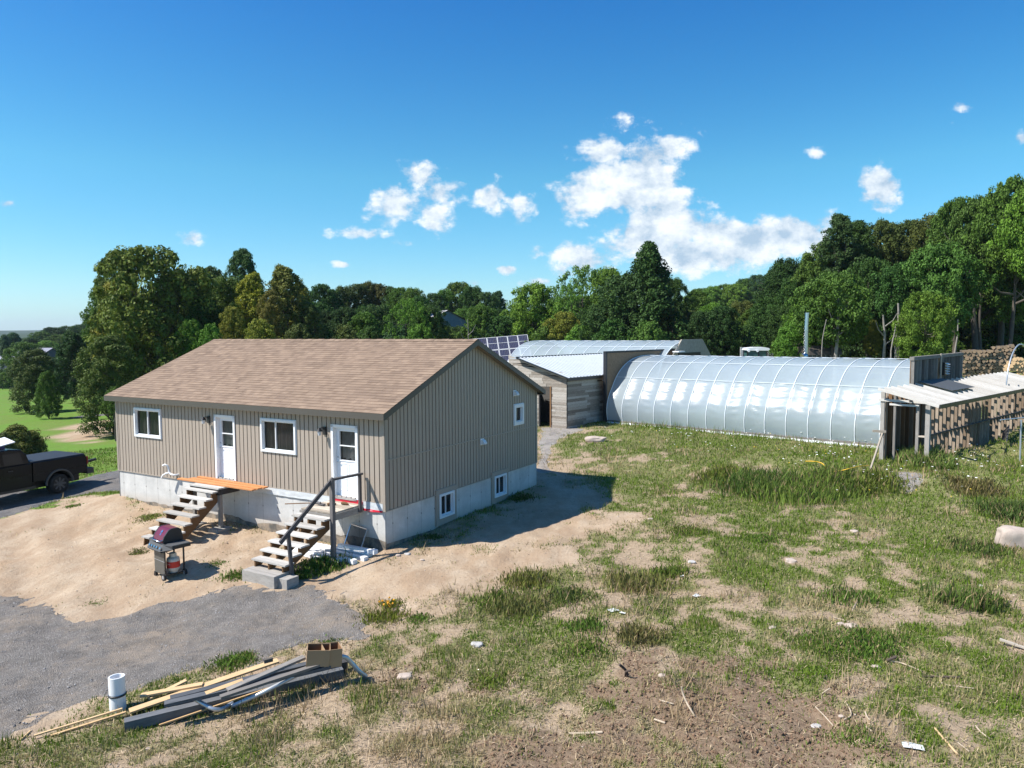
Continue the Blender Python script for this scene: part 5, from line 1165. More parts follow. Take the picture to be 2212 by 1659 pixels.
# ================================================================== BARBECUE AND GAS BOTTLE
pf = gp(*[v for v in (355.8, 1238)]); 
w1 = gp(334.9, 1241.5); w2 = gp(356.5, 1254.0); w3 = gp(401.0, 1238.5)      # left front foot, right front wheel, right back wheel
bx_ = Vector((w2.x-w1.x, w2.y-w1.y, 0)); BW = bx_.length; BZ = w2.z
bb = frame('barbecue', bx_, None, (w1.x, w1.y, BZ), 'gas barbecue with maroon lid standing on the sand between the staircases', 'barbecue')
bd = Vector((-bx_.y, bx_.x, 0)).normalized(); BD = .46; BW = max(.52, min(.66, BW))
mb = MB(); mb.box(0, BW, 0, .02, .12, .72); mb.build('front_panel', M['grill_panel'], bb, bevel=.006)
mb = MB(); mb.box(-.004, BW+.004, -.004, 0, .44, .448); mb.build('panel_seam', M['galv'], bb)
for (x, y) in ((0, BD), (BW-.03, BD), (BW-.03, .0)): mb = MB(); mb.box(x, x+.032, y, y+.032, .09, .78); mb.build('leg', M['black'], bb)
mb = MB(); mb.box(0, BW, 0.03, BD+.03, .10, .125); mb.build('bottom_shelf', M['black'], bb)
mb = MB(); mb.prism([(-.03, .0), (.09, .0), (.07, .13), (0, .13)], 'y', -.02, .04); mb.build('foot', M['black'], bb)
mb = MB(); mb.prism([(-.03, .0), (.09, .0), (.07, .13), (0, .13)], 'y', BD, BD+.04); mb.build('foot', M['black'], bb)
for y in (-.03, BD+.02):
    mb = MB(); mb.tube([(BW+.0, y-.02, .085), (BW+.0, y+.03, .085)], .085, 20); w = mb.build('wheel', M['rubber'], bb); mb = MB(); mb.tube([(BW, y-.026, .085), (BW, y+.036, .085)], .045, 14); mb.build('hub', M['galv'], w)
# control panel: sloping front running the whole width with swept ends
x0, x1 = -.33, BW+.33
mb = MB(); mb.prism([(-.10, .70), (-.135, .74), (-.05, .885), (.0, .885), (.0, .70)], 'x', -.06, BW+.06)
for (a, b_) in ((x0, -.06), (x1, BW+.06)):
    P0 = [(a, .05, .80), (a, .03, .885), (a, .09, .885), (a, .09, .80)]; P1 = [(b_, -.10, .70), (b_, -.135, .74), (b_, -.05, .885), (b_, .09, .885), (b_, .09, .70)]
    mb.face([P0[0], P0[1], P1[2], P1[1]]); mb.face([P0[0], P1[1], P1[0], P1[4], P0[3]]); mb.face([P0[1], P0[2], P1[3], P1[2]]); mb.face([P0[0], P0[3], P0[2], P0[1]])
mb.build('control_panel', M['grill_grey'], bb)
for i, x in enumerate([.02, .14, .26, .38, BW+.03]):
    mb = MB(); c = Vector((x+.02, -.095, .81)); n = Vector((0, -.86, .5)).normalized(); mb.tube([c, c+n*.035], .028, 14); mb.build('knob', M['knob'], bb)
for (a, b_) in ((x0, -.02), (BW+.02, x1)):
    mb = MB(); mb.box(a, b_, .05, BD+.02, .865, .895); mb.build('side_shelf', M['grill_grey'], bb, bevel=.006)
    mb = MB(); mb.box(a, b_, .06, BD+.03, .80, .864); mb.build('shelf_frame', M['black'], bb)
mb = MB(); mb.box(.0, BW, .0, BD, .70, .90); mb.build('firebox', M['black'], bb)
LP = [(-.0, .90), (-.02, .96), (.02, 1.06), (.13, 1.19), (.20, 1.215), (.36, 1.215), (.43, 1.17), (.47, .95), (.47, .90)]
mb = MB(); mb.prism(LP, 'x', .035, BW-.035); mb.build('lid', M['maroon'], bb, bevel=.01)
for (a, b_) in ((-.005, .034), (BW-.034, BW+.005)):
    mb = MB(); mb.prism([(q[0]*1.0, q[1]+.004) for q in LP], 'x', a, b_); mb.build('lid_end', M['black'], bb, bevel=.006)
mb = MB(); mb.tube([(.06, -.01, .965), (.06, -.075, .955), (BW-.06, -.075, .955), (BW-.06, -.01, .965)], .016, 8); mb.build('handle', M['knob'], bb)
n = Vector((0, -.76, .65)); 
for (c, r_) in ((Vector((BW*.55, .085, 1.135)), .04), (Vector((BW*.55, .045, 1.075)), .03)):
    mb = MB(); mb.tube([c-n*.01, c+n*.012], r_, 16); mb.build('gauge' if r_ > .035 else 'badge', M['knob'], bb)
# gas bottle
tb = frame('gas_bottle', bx_, None, bb.location+bx_.normalized()*(BW-.13)+bd*.27+Vector((0, 0, .125)), 'white propane bottle with red label hanging under the barbecue', 'gas bottle')
pr = [(0, .10), (.10, .10), (.105, .0), (.11, .02), (.112, .04), (.145, .075), (.152, .11), (.152, .30), (.145, .34), (.11, .37), (.05, .385), (0.0, .385)]
mb = MB()
for i in range(28):
    a0, a1 = 2*math.pi*i/28, 2*math.pi*(i+1)/28
    for (p, q) in zip(pr[2:-1], pr[3:]): mb.face([(p[0]*math.cos(a0), p[0]*math.sin(a0), p[1]), (p[0]*math.cos(a1), p[0]*math.sin(a1), p[1]), (q[0]*math.cos(a1), q[0]*math.sin(a1), q[1]), (q[0]*math.cos(a0), q[0]*math.sin(a0), q[1])], smooth=True)
mb.build('bottle', M['tank_white'], tb, weld=True)
mb = MB()
for i in range(28):
    a0, a1 = 2*math.pi*i/28, 2*math.pi*(i+1)/28; r_ = .1545; mb.face([(r_*math.cos(a0), r_*math.sin(a0), .125), (r_*math.cos(a1), r_*math.sin(a1), .125), (r_*math.cos(a1), r_*math.sin(a1), .275), (r_*math.cos(a0), r_*math.sin(a0), .275)], smooth=True)
lab = mb.build('label', M['red_label'], tb, weld=True)
mb = MB()
for i in range(20):
    if i in (4, 5, 14, 15): continue
    a0, a1 = 2*math.pi*i/20, 2*math.pi*(i+1)/20; mb.face([(.085*math.cos(a0), .085*math.sin(a0), .37), (.085*math.cos(a1), .085*math.sin(a1), .37), (.085*math.cos(a1), .085*math.sin(a1), .47), (.085*math.cos(a0), .085*math.sin(a0), .47)])
mb.build('collar', M['tank_white'], tb, weld=True)
mb = MB(); mb.tube([(0, 0, .38), (0, 0, .46)], .02, 8); mb.tube([(0, 0, .43), (-.06, -.03, .43)], .018, 8); mb.build('valve', M['black'], tb)
tcu = bpy.data.curves.new('lettering', 'FONT'); tcu.body = 'PROPANE'; tcu.size = .05; tcu.align_x = 'CENTER'; tcu.extrude = .0008
to = bpy.data.objects.new('lettering', tcu); COL.objects.link(to); dg = bpy.context.evaluated_depsgraph_get(); me = bpy.data.meshes.new_from_object(to.evaluated_get(dg)); bpy.data.objects.remove(to)
for v in me.vertices:
    a = -math.pi/2-.1+(v.co.x+.01)/.1545; rr_ = .157+v.co.z; v.co = (rr_*math.cos(a), rr_*math.sin(a), .205+v.co.y)
me.materials.clear(); me.materials.append(M['paper']); o = bpy.data.objects.new('lettering', me); COL.objects.link(o); o.parent = lab
mb = MB()
for (u0, v0, u1, v1) in ((-.12, .155, -.085, .235), (-.085, .155, -.12, .235), (-.13, .16, -.10, .20)):
    q = lambda u, v: (.157*math.cos(-math.pi/2-.1+u/.1545), .157*math.sin(-math.pi/2-.1+u/.1545), v); mb.beam(q(u0-.02, v0), q(u1-.02, v1), .008, .002, (0, 1, 0))
mb.beam((.157*math.cos(-1.9), .157*math.sin(-1.9), .175), (.157*math.cos(-1.1), .157*math.sin(-1.1), .175), .002, .010); mb.build('emblem', M['paper'], lab)
mb = MB(); P0 = Vector((-.06, -.03, .43)); mb.tube([P0, P0+Vector((-.06, -.05, .02)), P0+Vector((-.09, -.1, .12)), P0+Vector((-.06, -.14, .26))], .010, 6); mb.build('hose', M['black'], bb).location = tb.location-bb.location if False else (BW-.13, .27, .125)

# ================================================================== WHITE PIPE, LUMBER PILE
p = gp(255, 1531); zt = 0
o = frame('culvert_pipe', (1, 0, 0), None, p, 'short white plastic pipe standing on end by the lumber pile', 'pipe')
d_ = (Vector((p.x, p.y, 0))-Vector((0, 0, 0))).length; Hp = (CAM.z-p.z)*.0+ (lambda: (aty(252, 1462, p.y).z-p.z))()
r_ = 15.5/1588.7*(p-CAM).length*.86
mb = MB()
for i in range(40):
    a0, a1 = 2*math.pi*i/40, 2*math.pi*(i+1)/40
    for (ra, za, rb, zb) in ((r_, -.05, r_, Hp), (r_, Hp, r_-.022, Hp), (r_-.022, Hp, r_-.022, 0)): mb.face([(ra*math.cos(a0), ra*math.sin(a0), za), (ra*math.cos(a1), ra*math.sin(a1), za), (rb*math.cos(a1), rb*math.sin(a1), zb), (rb*math.cos(a0), rb*math.sin(a0), zb)], smooth=False)
pb = mb.build('pipe', M['white_plastic'], o, weld=True); pb.rotation_euler = (R(-2), R(-1.5), 0)
mb = MB(); mb.tube([(r_*1.012*math.cos(2*math.pi*i/24), r_*1.012*math.sin(2*math.pi*i/24), Hp*.46) for i in range(25)], .017, 6); mb.build('band', M['black'], o)
def bar(name, a, b_, w, h, mat, label, cat='board', group=None, lift=0, la=0, lb_=0, up=(0, 0, 1)):
    """a board from pixel a to pixel b on the ground, raised by la / lb_ metres"""
    P, Q = gpl(*a, la), gpl(*b_, lb_); c = (P+Q)/2
    mb = MB(); mb.beam(P-c, Q-c, w, h, up); o = mb.build(name, M[mat], bevel=.004); o.location = c; tag(o, label, cat, group); return o
PG = 'old timbers and boards in the lumber pile'
c4x = lambda x, y: (x/1.5255*.57604, (2300+y/1.5255)*.57604)
# big timbers (seen from below to the top)
bar('timber', c4x(712, 640), c4x(1960, 335), .15, .15, 'grey_beam', 'long squared grey timber lying lowest at the front of the pile', 'timber', PG, la=.08, lb_=.08)
bar('timber', c4x(960, 545), c4x(1985, 290), .15, .15, 'weather_dark', 'dark squared timber lying just behind the lowest one', 'timber', PG, la=.10, lb_=.12)
bar('timber', c4x(975, 500), c4x(1900, 268), .13, .12, 'grey_beam', 'grey timber in the middle layer of the lumber pile', 'timber', PG, la=.24, lb_=.26)
bar('timber', c4x(940, 520), c4x(1890, 300), .14, .05, 'grey_beam', 'wide grey plank with a long pale edge on the pile', 'plank', PG, la=.36, lb_=.38)
bar('timber', c4x(1260, 480), c4x(1880, 275), .10, .04, 'weather', 'narrow weathered board near the boxes on the pile', 'plank', PG, la=.44, lb_=.45)
bar('timber', c4x(1300, 440), c4x(1740, 250), .12, .04, 'weather', 'pale grey board topmost on the pile', 'plank', PG, la=.40, lb_=.48)
bar('timber', c4x(1150, 470), c4x(1390, 385), .12, .03, 'yellow_wood', 'short pale board lying across the pile', 'plank', PG, la=.38, lb_=.42)
bar('plank', c4x(740, 560), c4x(1590, 270), .15, .03, 'yellow_wood', 'wide fresh pine sheet lying behind the grey timbers', 'plank', PG, la=.06, lb_=.20)
bar('plank', c4x(805, 470), c4x(1160, 405), .12, .03, 'yellow_wood', 'short fresh pine board near the white pipe', 'plank', PG, la=.10, lb_=.16)
bar('plank', c4x(850, 490), c4x(1065, 385), .08, .03, 'yellow_wood', 'small pale board crossing the short pine board', 'plank', PG, la=.06, lb_=.12)
LG_ = 'thin pine laths scattered in front of the lumber pile'
for (a, b_, w, mt_, lb, la, lb2) in [((195, 700), (700, 545), .035, 'yellow_wood', 'long pine lath reaching left past the white pipe', .05, .12), ((290, 700), (720, 565), .045, 'yellow_wood', 'pine lath lying next to the longest one, left of the timbers', .02, .08), ((115, 725), (175, 672), .02, 'yellow_wood', 'tiny pine offcut at the far left end of the laths', .01, .01),
                                ((760, 608), (1545, 430), .032, 'yellow_wood', 'long pine lath leaning across the front timber', .10, .12), ((910, 640), (1560, 420), .030, 'yellow_wood', 'thin pine lath nearest the camera in front of the timbers', .02, .16), ((1340, 540), (1355, 455), .04, 'yellow_wood', 'short upright pine offcut by the bent tube', .0, .12), ((1620, 412), (1915, 345), .13, 'yellow_wood', 'wider pine board at the right of the bent tube', .03, .05)]:
    bar('lath', c4x(*a), c4x(*b_), w, .022 if w < .1 else .035, mt_, lb, 'lath', LG_, la=la, lb_=lb2)
bar('offcut', c4x(1510, 275), c4x(1560, 262), .06, .06, 'bark', 'small dark block lying on top of the boards', 'wood block', la=.50, lb_=.50)
# bent grey tube: two bends
pts = [c4x(1085, 475), c4x(1150, 510), c4x(1215, 545), c4x(1265, 548), c4x(1310, 525), c4x(1330, 512)]
def tube_on(name, pts, lifts, r, mat, label, cat, cap=True):
    P = []
    for q, l in zip(pts, lifts): P.append(gpl(*q, l))
    c = P[len(P)//2].copy(); Q = []
    for i in range(len(P)-1):          # smooth the path a little
        for k in range(4):
            t_ = k/4; p0, p1, p2, p3 = P[max(i-1, 0)], P[i], P[i+1], P[min(i+2, len(P)-1)]
            Q.append(.5*((2*p1)+(p2-p0)*t_+(2*p0-5*p1+4*p2-p3)*t_*t_+(3*p1-p0-3*p2+p3)*t_**3)-c)
    Q.append(P[-1]-c); mb = MB(); mb.tube(Q, r, 8); o = mb.build(name, M[mat], fix=False); o.location = c; tag(o, label, cat); return o
tube_on('bent_tube', pts, [.34, .26, .18, .12, .08, .08], .032, 'galv', 'short bent grey tube lying against the front timber', 'pipe')
tube_on('bent_tube', [c4x(1330, 530), c4x(1500, 455), c4x(1700, 352), c4x(1870, 275), c4x(1925, 250), c4x(1975, 250), c4x(2010, 282), c4x(2060, 335), c4x(2095, 362)], [.06, .24, .36, .44, .50, .48, .36, .16, .05], .036, 'galv', 'long grey tube with one bend resting on the timbers', 'pipe')
# cardboard boxes
def carton(px, py, lift, rz, tilt, s, label):
    g = gpl(px, py, lift); o = frame('cardboard_box', (math.cos(rz), math.sin(rz), 0), None, tuple(g), label, 'cardboard box', 'open cardboard boxes on the lumber pile')
    w, d, h = s; t_ = .008; Rm = Matrix.Rotation(tilt, 3, 'Y')
    for (c, sz) in (((0, -d/2, h/2), (w, t_, h)), ((0, d/2, h/2), (w, t_, h)), ((-w/2, 0, h/2), (t_, d-t_, h)), ((w/2, 0, h/2), (t_, d-t_, h))):
        mb = MB(); mb.obox(Rm @ Vector(c), sz, Rm); mb.build('side', M['card'], o)
    mb = MB(); mb.obox(Rm @ Vector((0, 0, t_)), (w-.02, d-.02, t_), Rm); mb.build('bottom', M['card_in'], o)
    mb = MB()
    for (c, sz) in (((0, -d/2+t_, h/2), (w-.03, .002, h-.02)), ((0, d/2-t_, h/2), (w-.03, .002, h-.02)), ((-w/2+t_, 0, h/2), (.002, d-.03, h-.02)), ((w/2-t_, 0, h/2), (.002, d-.03, h-.02))): mb.obox(Rm @ Vector(c), sz, Rm)
    mb.build('lining', M['card_in'], o)
carton(686, 1432, .42, .25, R(6), (.36, .28, .27), 'open cardboard box on the lumber pile, the one nearer the staircase side')
carton(715, 1434, .38, .45, R(4), (.28, .30, .30), 'open cardboard box at the right end of the lumber pile')

# ================================================================== FIREWOOD
rgw = random.Random(5)
mb = MB(); mb.tube([(0, -.25, 0), (0, .25, 0)], 1.0, 12, cap=False); wm = mb
def logmesh(k):
    b_ = MB(); n = 11; rs = [1+.13*math.sin(3*q+k)+.06*math.sin(7*q+2*k) for q in [2*math.pi*i/n for i in range(n)]]
    A = [(rs[i]*math.cos(2*math.pi*i/n), -.5, rs[i]*math.sin(2*math.pi*i/n)) for i in range(n)]; C = [(x, .5, z) for (x, _, z) in A]
    for i in range(n): j = (i+1) % n; b_.face([A[i], A[j], C[j], C[i]], smooth=True)
    return b_, A, C
logs = []
for k in range(4):
    b_, A, C = logmesh(k*1.7); o = b_.build('log', M['bark'], fix=False); e = MB(); e.face([(x, -.502, z) for (x, _, z) in A]); eo = e.build('cut_end', [plain('fresh cut end', (.62, .42, .23), .7, .22, 2.5), plain('dull cut end', (.34, .24, .15), .8, .3, 2.5)][k % 2], o, fix=False); logs.append(o); o['_used'] = 0
wd = 0
def log_at(loc, r, L, yaw, k, label):
    global wd
    src = logs[k]
    if not src['_used']: o = src; src['_used'] = 1
    else: o = copy_tree(src)
    o.location = loc; o.scale = (r, L, r); o.rotation_euler = (0, rgw.uniform(0, 6), 0); 
    m_ = Matrix.Rotation(yaw, 4, 'Z') @ Matrix.Rotation(rgw.uniform(0, 6), 4, 'Y'); o.rotation_euler = m_.to_euler()
    tag(o, label, 'log', 'logs in the firewood stacks'); wd += 1
base = D(2080, 800, 51)
def heap(x0, y0, n, rows, topf, r0, r1, k, yaw, label, dx, dy=.10, zoff=0):
    for row in range(rows):
        for i in range(n):
            x = i*dx+(row % 2)*dx*.5; z = .12+row*dx*.86
            if z > topf(x) or z < topf(x)-1.9 or wd > 292: continue
            px, py = base.x+x0+x, base.y+y0+x*dy+rgw.uniform(-.08, .08)
            log_at((px, py, hz1(px, py)+z+zoff+rgw.uniform(-.02, .02)), rgw.uniform(r0, r1), rgw.uniform(.4, .5), yaw+rgw.uniform(-.15, .15), k, label)
heap(.9, -3.0, 9, 5, lambda x: .9-abs(x-.9)*.42, .105, .135, 0, -.55, 'pale sawn log in the small stack before the firewood heap', .255, zoff=.62)
heap(3.0, -1.2, 16, 14, lambda x: .75+x*.46+.15*math.sin(x*2), .11, .15, 0, -.55, 'freshly cut log in the tall sunlit firewood heap at the right edge', .275)
heap(.3, .8, 15, 9, lambda x: 1.75+.1*x, .10, .14, 3, -.3, 'dark shaded log in the row stacked behind the sunlit heap', .27)
for l in logs: 
    if not l['_used']:
        for c in list(l.children): bpy.data.objects.remove(c)
        bpy.data.objects.remove(l)
for o in bpy.data.objects:
    if '_used' in o.keys(): del o['_used']
print('logs', wd)

# ================================================================== STONES, STICKS, LITTER
def rock(px, py, w, h, mat, label, cat='rock', seed=0, name='rock', asp=.75, sink=.25, rz=0):
    import bmesh
    g = gp(px, py); bm = bmesh.new(); bmesh.ops.create_icosphere(bm, subdivisions=4, radius=1)
    for v in bm.verts:
        c = v.co.copy(); n = mnoise.noise(c*1.0+Vector((seed*3.1, 0, 0)))*.38+mnoise.noise(c*2.2+Vector((seed, 5, 0)))*.13+mnoise.noise(c*6)*.04
        q = c*(1+n); f = .66; q = Vector([math.copysign(abs(t)**f, t) for t in q]); v.co = Vector((q.x*w/2, q.y*w/2*asp, q.z*h/2))
    me = bpy.data.meshes.new(name); bm.to_mesh(me); bm.free(); me.polygons.foreach_set('use_smooth', np.ones(len(me.polygons), bool)); me.materials.append(M[mat])
    o = bpy.data.objects.new(name, me); COL.objects.link(o); o.location = (g.x, g.y, hz1(g.x, g.y)+h*(.5-sink)-.12*h); o.rotation_euler = (0, 0, rz); tag(o, label, cat); return o
rock(2202, 1178, 1.0, .62, 'rock', 'big pink and white boulder in the grass at the right edge', 'boulder', 3, 'boulder', .6, .2, -.2)
rock(1286, 953, .95, .34, 'rock', 'smooth pale boulder in the grass before the plank shed', 'boulder', 9, 'boulder', .7, .2)
for i, (x, y, w, mt_, lb) in enumerate([(880, 1197, .16, 'rock_grey', 'grey round stone on the sand near the house corner'), (941, 1075, .0, '', ''), (1405, 1124, .16, 'rock', 'pale stone in the open middle of the yard'), (1763, 1561, .15, 'rock_grey', 'grey round stone in the brown soil at lower right'), (1818, 1553, .08, 'rock', 'small pink stone beside the grey round one'), (1893, 1441, .13, 'rock', 'pinkish stone in the pale dirt at right'), (1838, 1352, .22, 'rock', 'pale flat stone among weeds right of centre'), (1815, 1347, .15, 'rock', 'chalky stone left of the pale flat one'),
        (1845, 1150, .20, 'rock', 'round white stone on the slope under the bank'), (1785, 1066, .38, 'rock_grey', 'grey stone half buried in the bank weeds'), (1756, 998, .22, 'rock', 'white stone up in the weeds near the greenhouse'), (1708, 1213, .25, 'rock', 'low white stone in the sparse grass'), (1975, 1618, .0, '', ''), (1495, 1216, .18, 'rock_grey', 'stone beside the rubble path'), (875, 1463, .24, 'rock', 'flat whitish stone lying in the near grass'), (888, 1452, .07, 'rock', 'tiny white stone above the flat whitish one'), (320, 1618, .07, 'rock', 'white pebble in the grass near the bottom left'),
        (1030, 1392, .22, 'rock_grey', 'low grey stone flush with the near grass'), (1668, 1358, .13, 'rock', 'small stone in the dry patch'), (2120, 1265, .1, 'rock_grey', 'small grey stone in the grass under the boulder'), (1430, 1465, .12, 'rock', 'pale stone at the edge of the dug soil'), (860, 1200, .12, 'rock', 'brownish stone beside the grey round one near the house'), (912, 1211, .1, 'rock', 'flat light stone on the sand past the house corner')]):
    if w: rock(x, y, w, w*.5, mt_, lb, 'rock', i+20, asp=.8, sink=.32)
def stick(pts, r, mat, label, lifts=None, name='stick'):
    return tube_on(name, pts, lifts or [.02]*len(pts), r, mat, label, 'stick')
M['deadwood'] = plain('dead wood', (.42, .34, .25), .9, .25, 8); M['darkwood'] = plain('dark root', (.07, .05, .04), .9, .3, 8)
cz = lambda x, y: ((1900+x/2.212)*.57604, (2130+y/2.212)*.57604); cy = lambda x, y: ((2840+x/2.212)*.57604, (2130+y/2.212)*.57604)
stick([cz(1450, 985), cz(1462, 1040), cz(1490, 1110), cz(1530, 1180), cz(1570, 1240)], .014, 'deadwood', 'crooked pale stick standing up from the brown soil', [.35, .26, .16, .08, 0])
stick([cz(935, 800), cz(985, 845), cz(1010, 900)], .022, 'darkwood', 'dark forked root poking out of the dug soil', [.25, .12, 0])
stick([cz(1030, 850), cz(990, 860), cz(985, 895)], .018, 'darkwood', 'short dark root end beside the forked root', [.14, .1, 0])
stick([cz(515, 1375), cz(650, 1372), cz(795, 1362)], .02, 'deadwood', 'pale stick lying left of the dark soil clump')
stick([cz(1265, 1095), cz(1385, 1128)], .012, 'deadwood', 'thin straw coloured stick on the packed soil')
stick([cz(1225, 1255), cz(1315, 1285)], .016, 'deadwood', 'short pale stick above the dark clump')
stick([cy(1080, 768), cy(1200, 790), cy(1365, 858)], .014, 'deadwood', 'long thin branch lying on the pale dirt at right', [.05, .03, .01]); stick([cy(1075, 768), cy(1155, 735)], .025, 'darkwood', 'dark stub at the end of the long thin branch', [.05, .12])
stick([cy(1370, 900), cy(1500, 902), cy(1690, 908)], .018, 'darkwood', 'dark branch lying level on the pale dirt at right')
stick([cy(1468, 1325), cy(1560, 1430), cy(1665, 1550)], .014, 'yellow_wood', 'straight tan stick near the bottom right corner'); stick([cy(1810, 1310), cy(1860, 1365), cy(1925, 1415)], .012, 'deadwood', 'curved pale stick right of the straight tan one')
stick([cy(1665, 1448), cy(1760, 1525)], .009, 'deadwood', 'thin pale twig just right of the straight tan stick'); stick([cy(895, 1195), cy(915, 1240), cy(950, 1275)], .012, 'deadwood', 'bent grey twig in the brown soil at right'); stick([cy(740, 1120), cy(775, 1190), cy(770, 1230), cy(720, 1255)], .010, 'deadwood', 'hooked grey twig left of the bent one')
stick([cy(895, 1315), cy(955, 1358)], .014, 'deadwood', 'short white stick near the pink stone'); stick([cy(540, 1040), cy(600, 1000)], .012, 'deadwood', 'forked grey twig on the upper edge of the soil', [.02, .12]); stick([cy(480, 1150), cy(560, 1230), cy(630, 1310)], .009, 'deadwood', 'thin greenish stalk across the brown soil'); stick([cy(855, 240), cy(820, 290), cy(790, 355)], .022, 'deadwood', 'weathered branch beside the low green bush')
stick([cy(1560, 470+500), cy(1810, 1000)], .009, 'deadwood', 'faint straw stick on the right slope'); stick([cy(620, 925-520), cy(760, 965-520)], .009, 'deadwood', 'thin stick lying in the middle grass')
o = bar('white_board', cy(2010, 590), cy(2300, 690), .06, .03, 'pale_deck', 'white painted strip of wood at the right edge in the grass', 'board', la=.10, lb_=.02)
def litter(px, py, w, d, rz, label, mat='paper', h=.03, name='litter'):
    g = gp(px, py); mb = MB(); n = 5; V = [(( i/(n-1)-.5)*w, (j/(n-1)-.5)*d, h*(.5+mnoise.noise((i*.9+px, j*.9, 1)))) for i in range(n) for j in range(n)]
    for i in range(n-1):
        for j in range(n-1): a, b_, c, d_ = V[i*n+j], V[(i+1)*n+j], V[(i+1)*n+j+1], V[i*n+j+1]; mb.face([a, b_, c, d_])
    o = mb.build(name, M[mat], fix=False); o.location = (g.x, g.y, hz1(g.x, g.y)+.02); o.rotation_euler = (0, 0, rz); tag(o, label, 'litter')
litter(1146, 1311, .17, .07, .1, 'small clean white scrap right of the house shadow', h=.05); litter(1325, 1320, .20, .14, .4, 'crumpled white paper in the middle of the yard'); litter(1345, 1327, .12, .05, -.3, 'narrow white scrap touching the crumpled paper')
litter(1972, 1618, .26, .14, -.3, 'pale green flat scrap near the bottom right corner'); litter(1473, 1247, .1, .07, .2, 'tiny turquoise scrap beside the rubble', 'turq' if 'turq' in M else 'paper'); litter(1505, 1290, .16, .1, .5, 'white shreds on the rubble right of the turquoise scrap')
# yellow hose in the weeds
ch = lambda x, y: ((2200+x/1.843)*.57604, (1350+y/1.843)*.57604)
tube_on('garden_hose', [ch(1515, 700), ch(1560, 700), ch(1610, 708), ch(1640, 725), ch(1665, 770), ch(1740, 768), ch(1800, 755), ch(1870, 738), ch(1950, 728)], [.22, .24, .24, .20, .02, .12, .18, .20, .12], .016, 'yellow_hose', 'yellow hose winding through the weeds by the greenhouse', 'hose')
# ================================================================== TREES
def leaf_cloud(rg, centers, radii, per, size, flat=.75, up=.55):
    """leaf quads over the upper shells of many clumps -> V, tone"""
    C = np.repeat(centers, per, 0); Rr = np.repeat(radii, per); n = len(C)
    d = rg.normal(size=(n, 3)); d[:, 2] += .35; d /= np.linalg.norm(d, axis=1)[:, None]
    rad = Rr*(.45+.6*rg.random(n)**.6); P = C+d*rad[:, None]*np.array([1, 1, flat])
    nrm = d*.8+rg.normal(size=(n, 3))*.55+np.array([0, 0, up]); nrm /= np.linalg.norm(nrm, axis=1)[:, None]
    a = np.cross(nrm, rg.normal(size=(n, 3))); a /= np.linalg.norm(a, axis=1)[:, None]; b_ = np.cross(nrm, a)
    s = size*rg.uniform(.55, 1.25, n)[:, None]; a = a*s; b_ = b_*s*.62
    V = np.stack([P-a, P-b_*.9+a*.1, P+a, P+b_*.9+a*.1], 1)
    tone = np.clip(rg.normal(.5, .22, n)+np.repeat(rg.normal(0, .16, len(centers)), per), 0, 1)
    return V.reshape(-1, 3), tone
def crown_centers(rg, shape, n):
    """unit crown: z 0..1, radius about 1"""
    out_ = []
    while len(out_) < n:
        z = rg.random(); th = rg.uniform(0, 2*np.pi)
        if shape == 'round': R_ = math.sqrt(max(0, 1-((z-.42)/.60)**2))
        elif shape == 'tall': R_ = math.sqrt(max(0, 1-((z-.38)/.64)**2))*(1-.25*z)
        elif shape == 'cone': R_ = max(0, (1-z)**.72)*min(1, .55+z*2.2)
        elif shape == 'wide': R_ = math.sqrt(max(0, 1-((z-.5)/.52)**2))
        else: R_ = math.sqrt(max(0, 1-(z/1.02)**2))
        lob = 1+.26*math.sin(3*th+z*5+shape.__len__())+.16*math.sin(5*th-z*9)
        q = math.sqrt(rg.random())*.45+.55 if rg.random() < .78 else rg.random()
        out_.append((R_*lob*q*math.cos(th), R_*lob*q*math.sin(th), z))
    return np.array(out_)
PROTO = {}
def proto(key, shape, nclump, per, csize, leafsz, seed, crown0=.22, limbs=9, aspect=.5):
    """unit tree, height 1, crown radius aspect"""
    rg = np.random.default_rng(seed); cc = crown_centers(rg, shape, nclump); rad = csize*rg.uniform(.6, 1.35, nclump)
    # fewer, smaller clumps towards the rim so the outline breaks up
    C = cc.copy(); C[:, 0] *= aspect; C[:, 1] *= aspect; C[:, 2] = crown0+C[:, 2]*(1-crown0)*.96
    V, tone = leaf_cloud(rg, C, rad, per, leafsz)
    m = len(V)//4; cme = np_mesh('crown', V, np.arange(m*4).reshape(m, 4), M['leaf'], False, {'tone': ('FACE', tone)})
    mb = MB(); top = crown0+(1-crown0)*.72; bend = [rg.normal(0, .012, 2) for _ in range(7)]
    P = []; acc_ = np.zeros(2)
    for i in range(8):
        if i: acc_ = acc_+bend[i-1]
        P.append((acc_[0], acc_[1], -.02+(top+.02)*i/7))
    rs = [.021*(1-.82*i/7)+(.008 if i == 0 else 0) for i in range(8)]; mb.tube(P, rs, 7, rnd=.5)
    for i in range(limbs):
        t_ = rg.uniform(max(.1, crown0*.85), top*.95); k = t_/top*7; i0 = int(k); f = k-i0; b0 = Vector(P[i0])*(1-f)+Vector(P[min(i0+1, 7)])*f
        j = rg.integers(len(C)); tgt = Vector(C[j]); 
        if tgt.z < b0.z: tgt.z = b0.z+.05
        mid = (b0+tgt)/2+Vector((0, 0, -.02)); r0 = .010*(1-t_*.6); mb.tube([b0, mid, b0.lerp(tgt, .85)], [r0, r0*.6, r0*.2], 5, rnd=.5)
    tmp = mb.build('trunk', M['bark'], fix=False); tme = tmp.data; bpy.data.objects.remove(tmp)
    PROTO[key] = (cme, tme)
proto('maple', 'round', 402, 82, 0.057, 0.0142, 1, .14, 12, .40)
proto('maple2', 'round', 367, 86, 0.061, 0.0138, 2, .20, 12, .42)
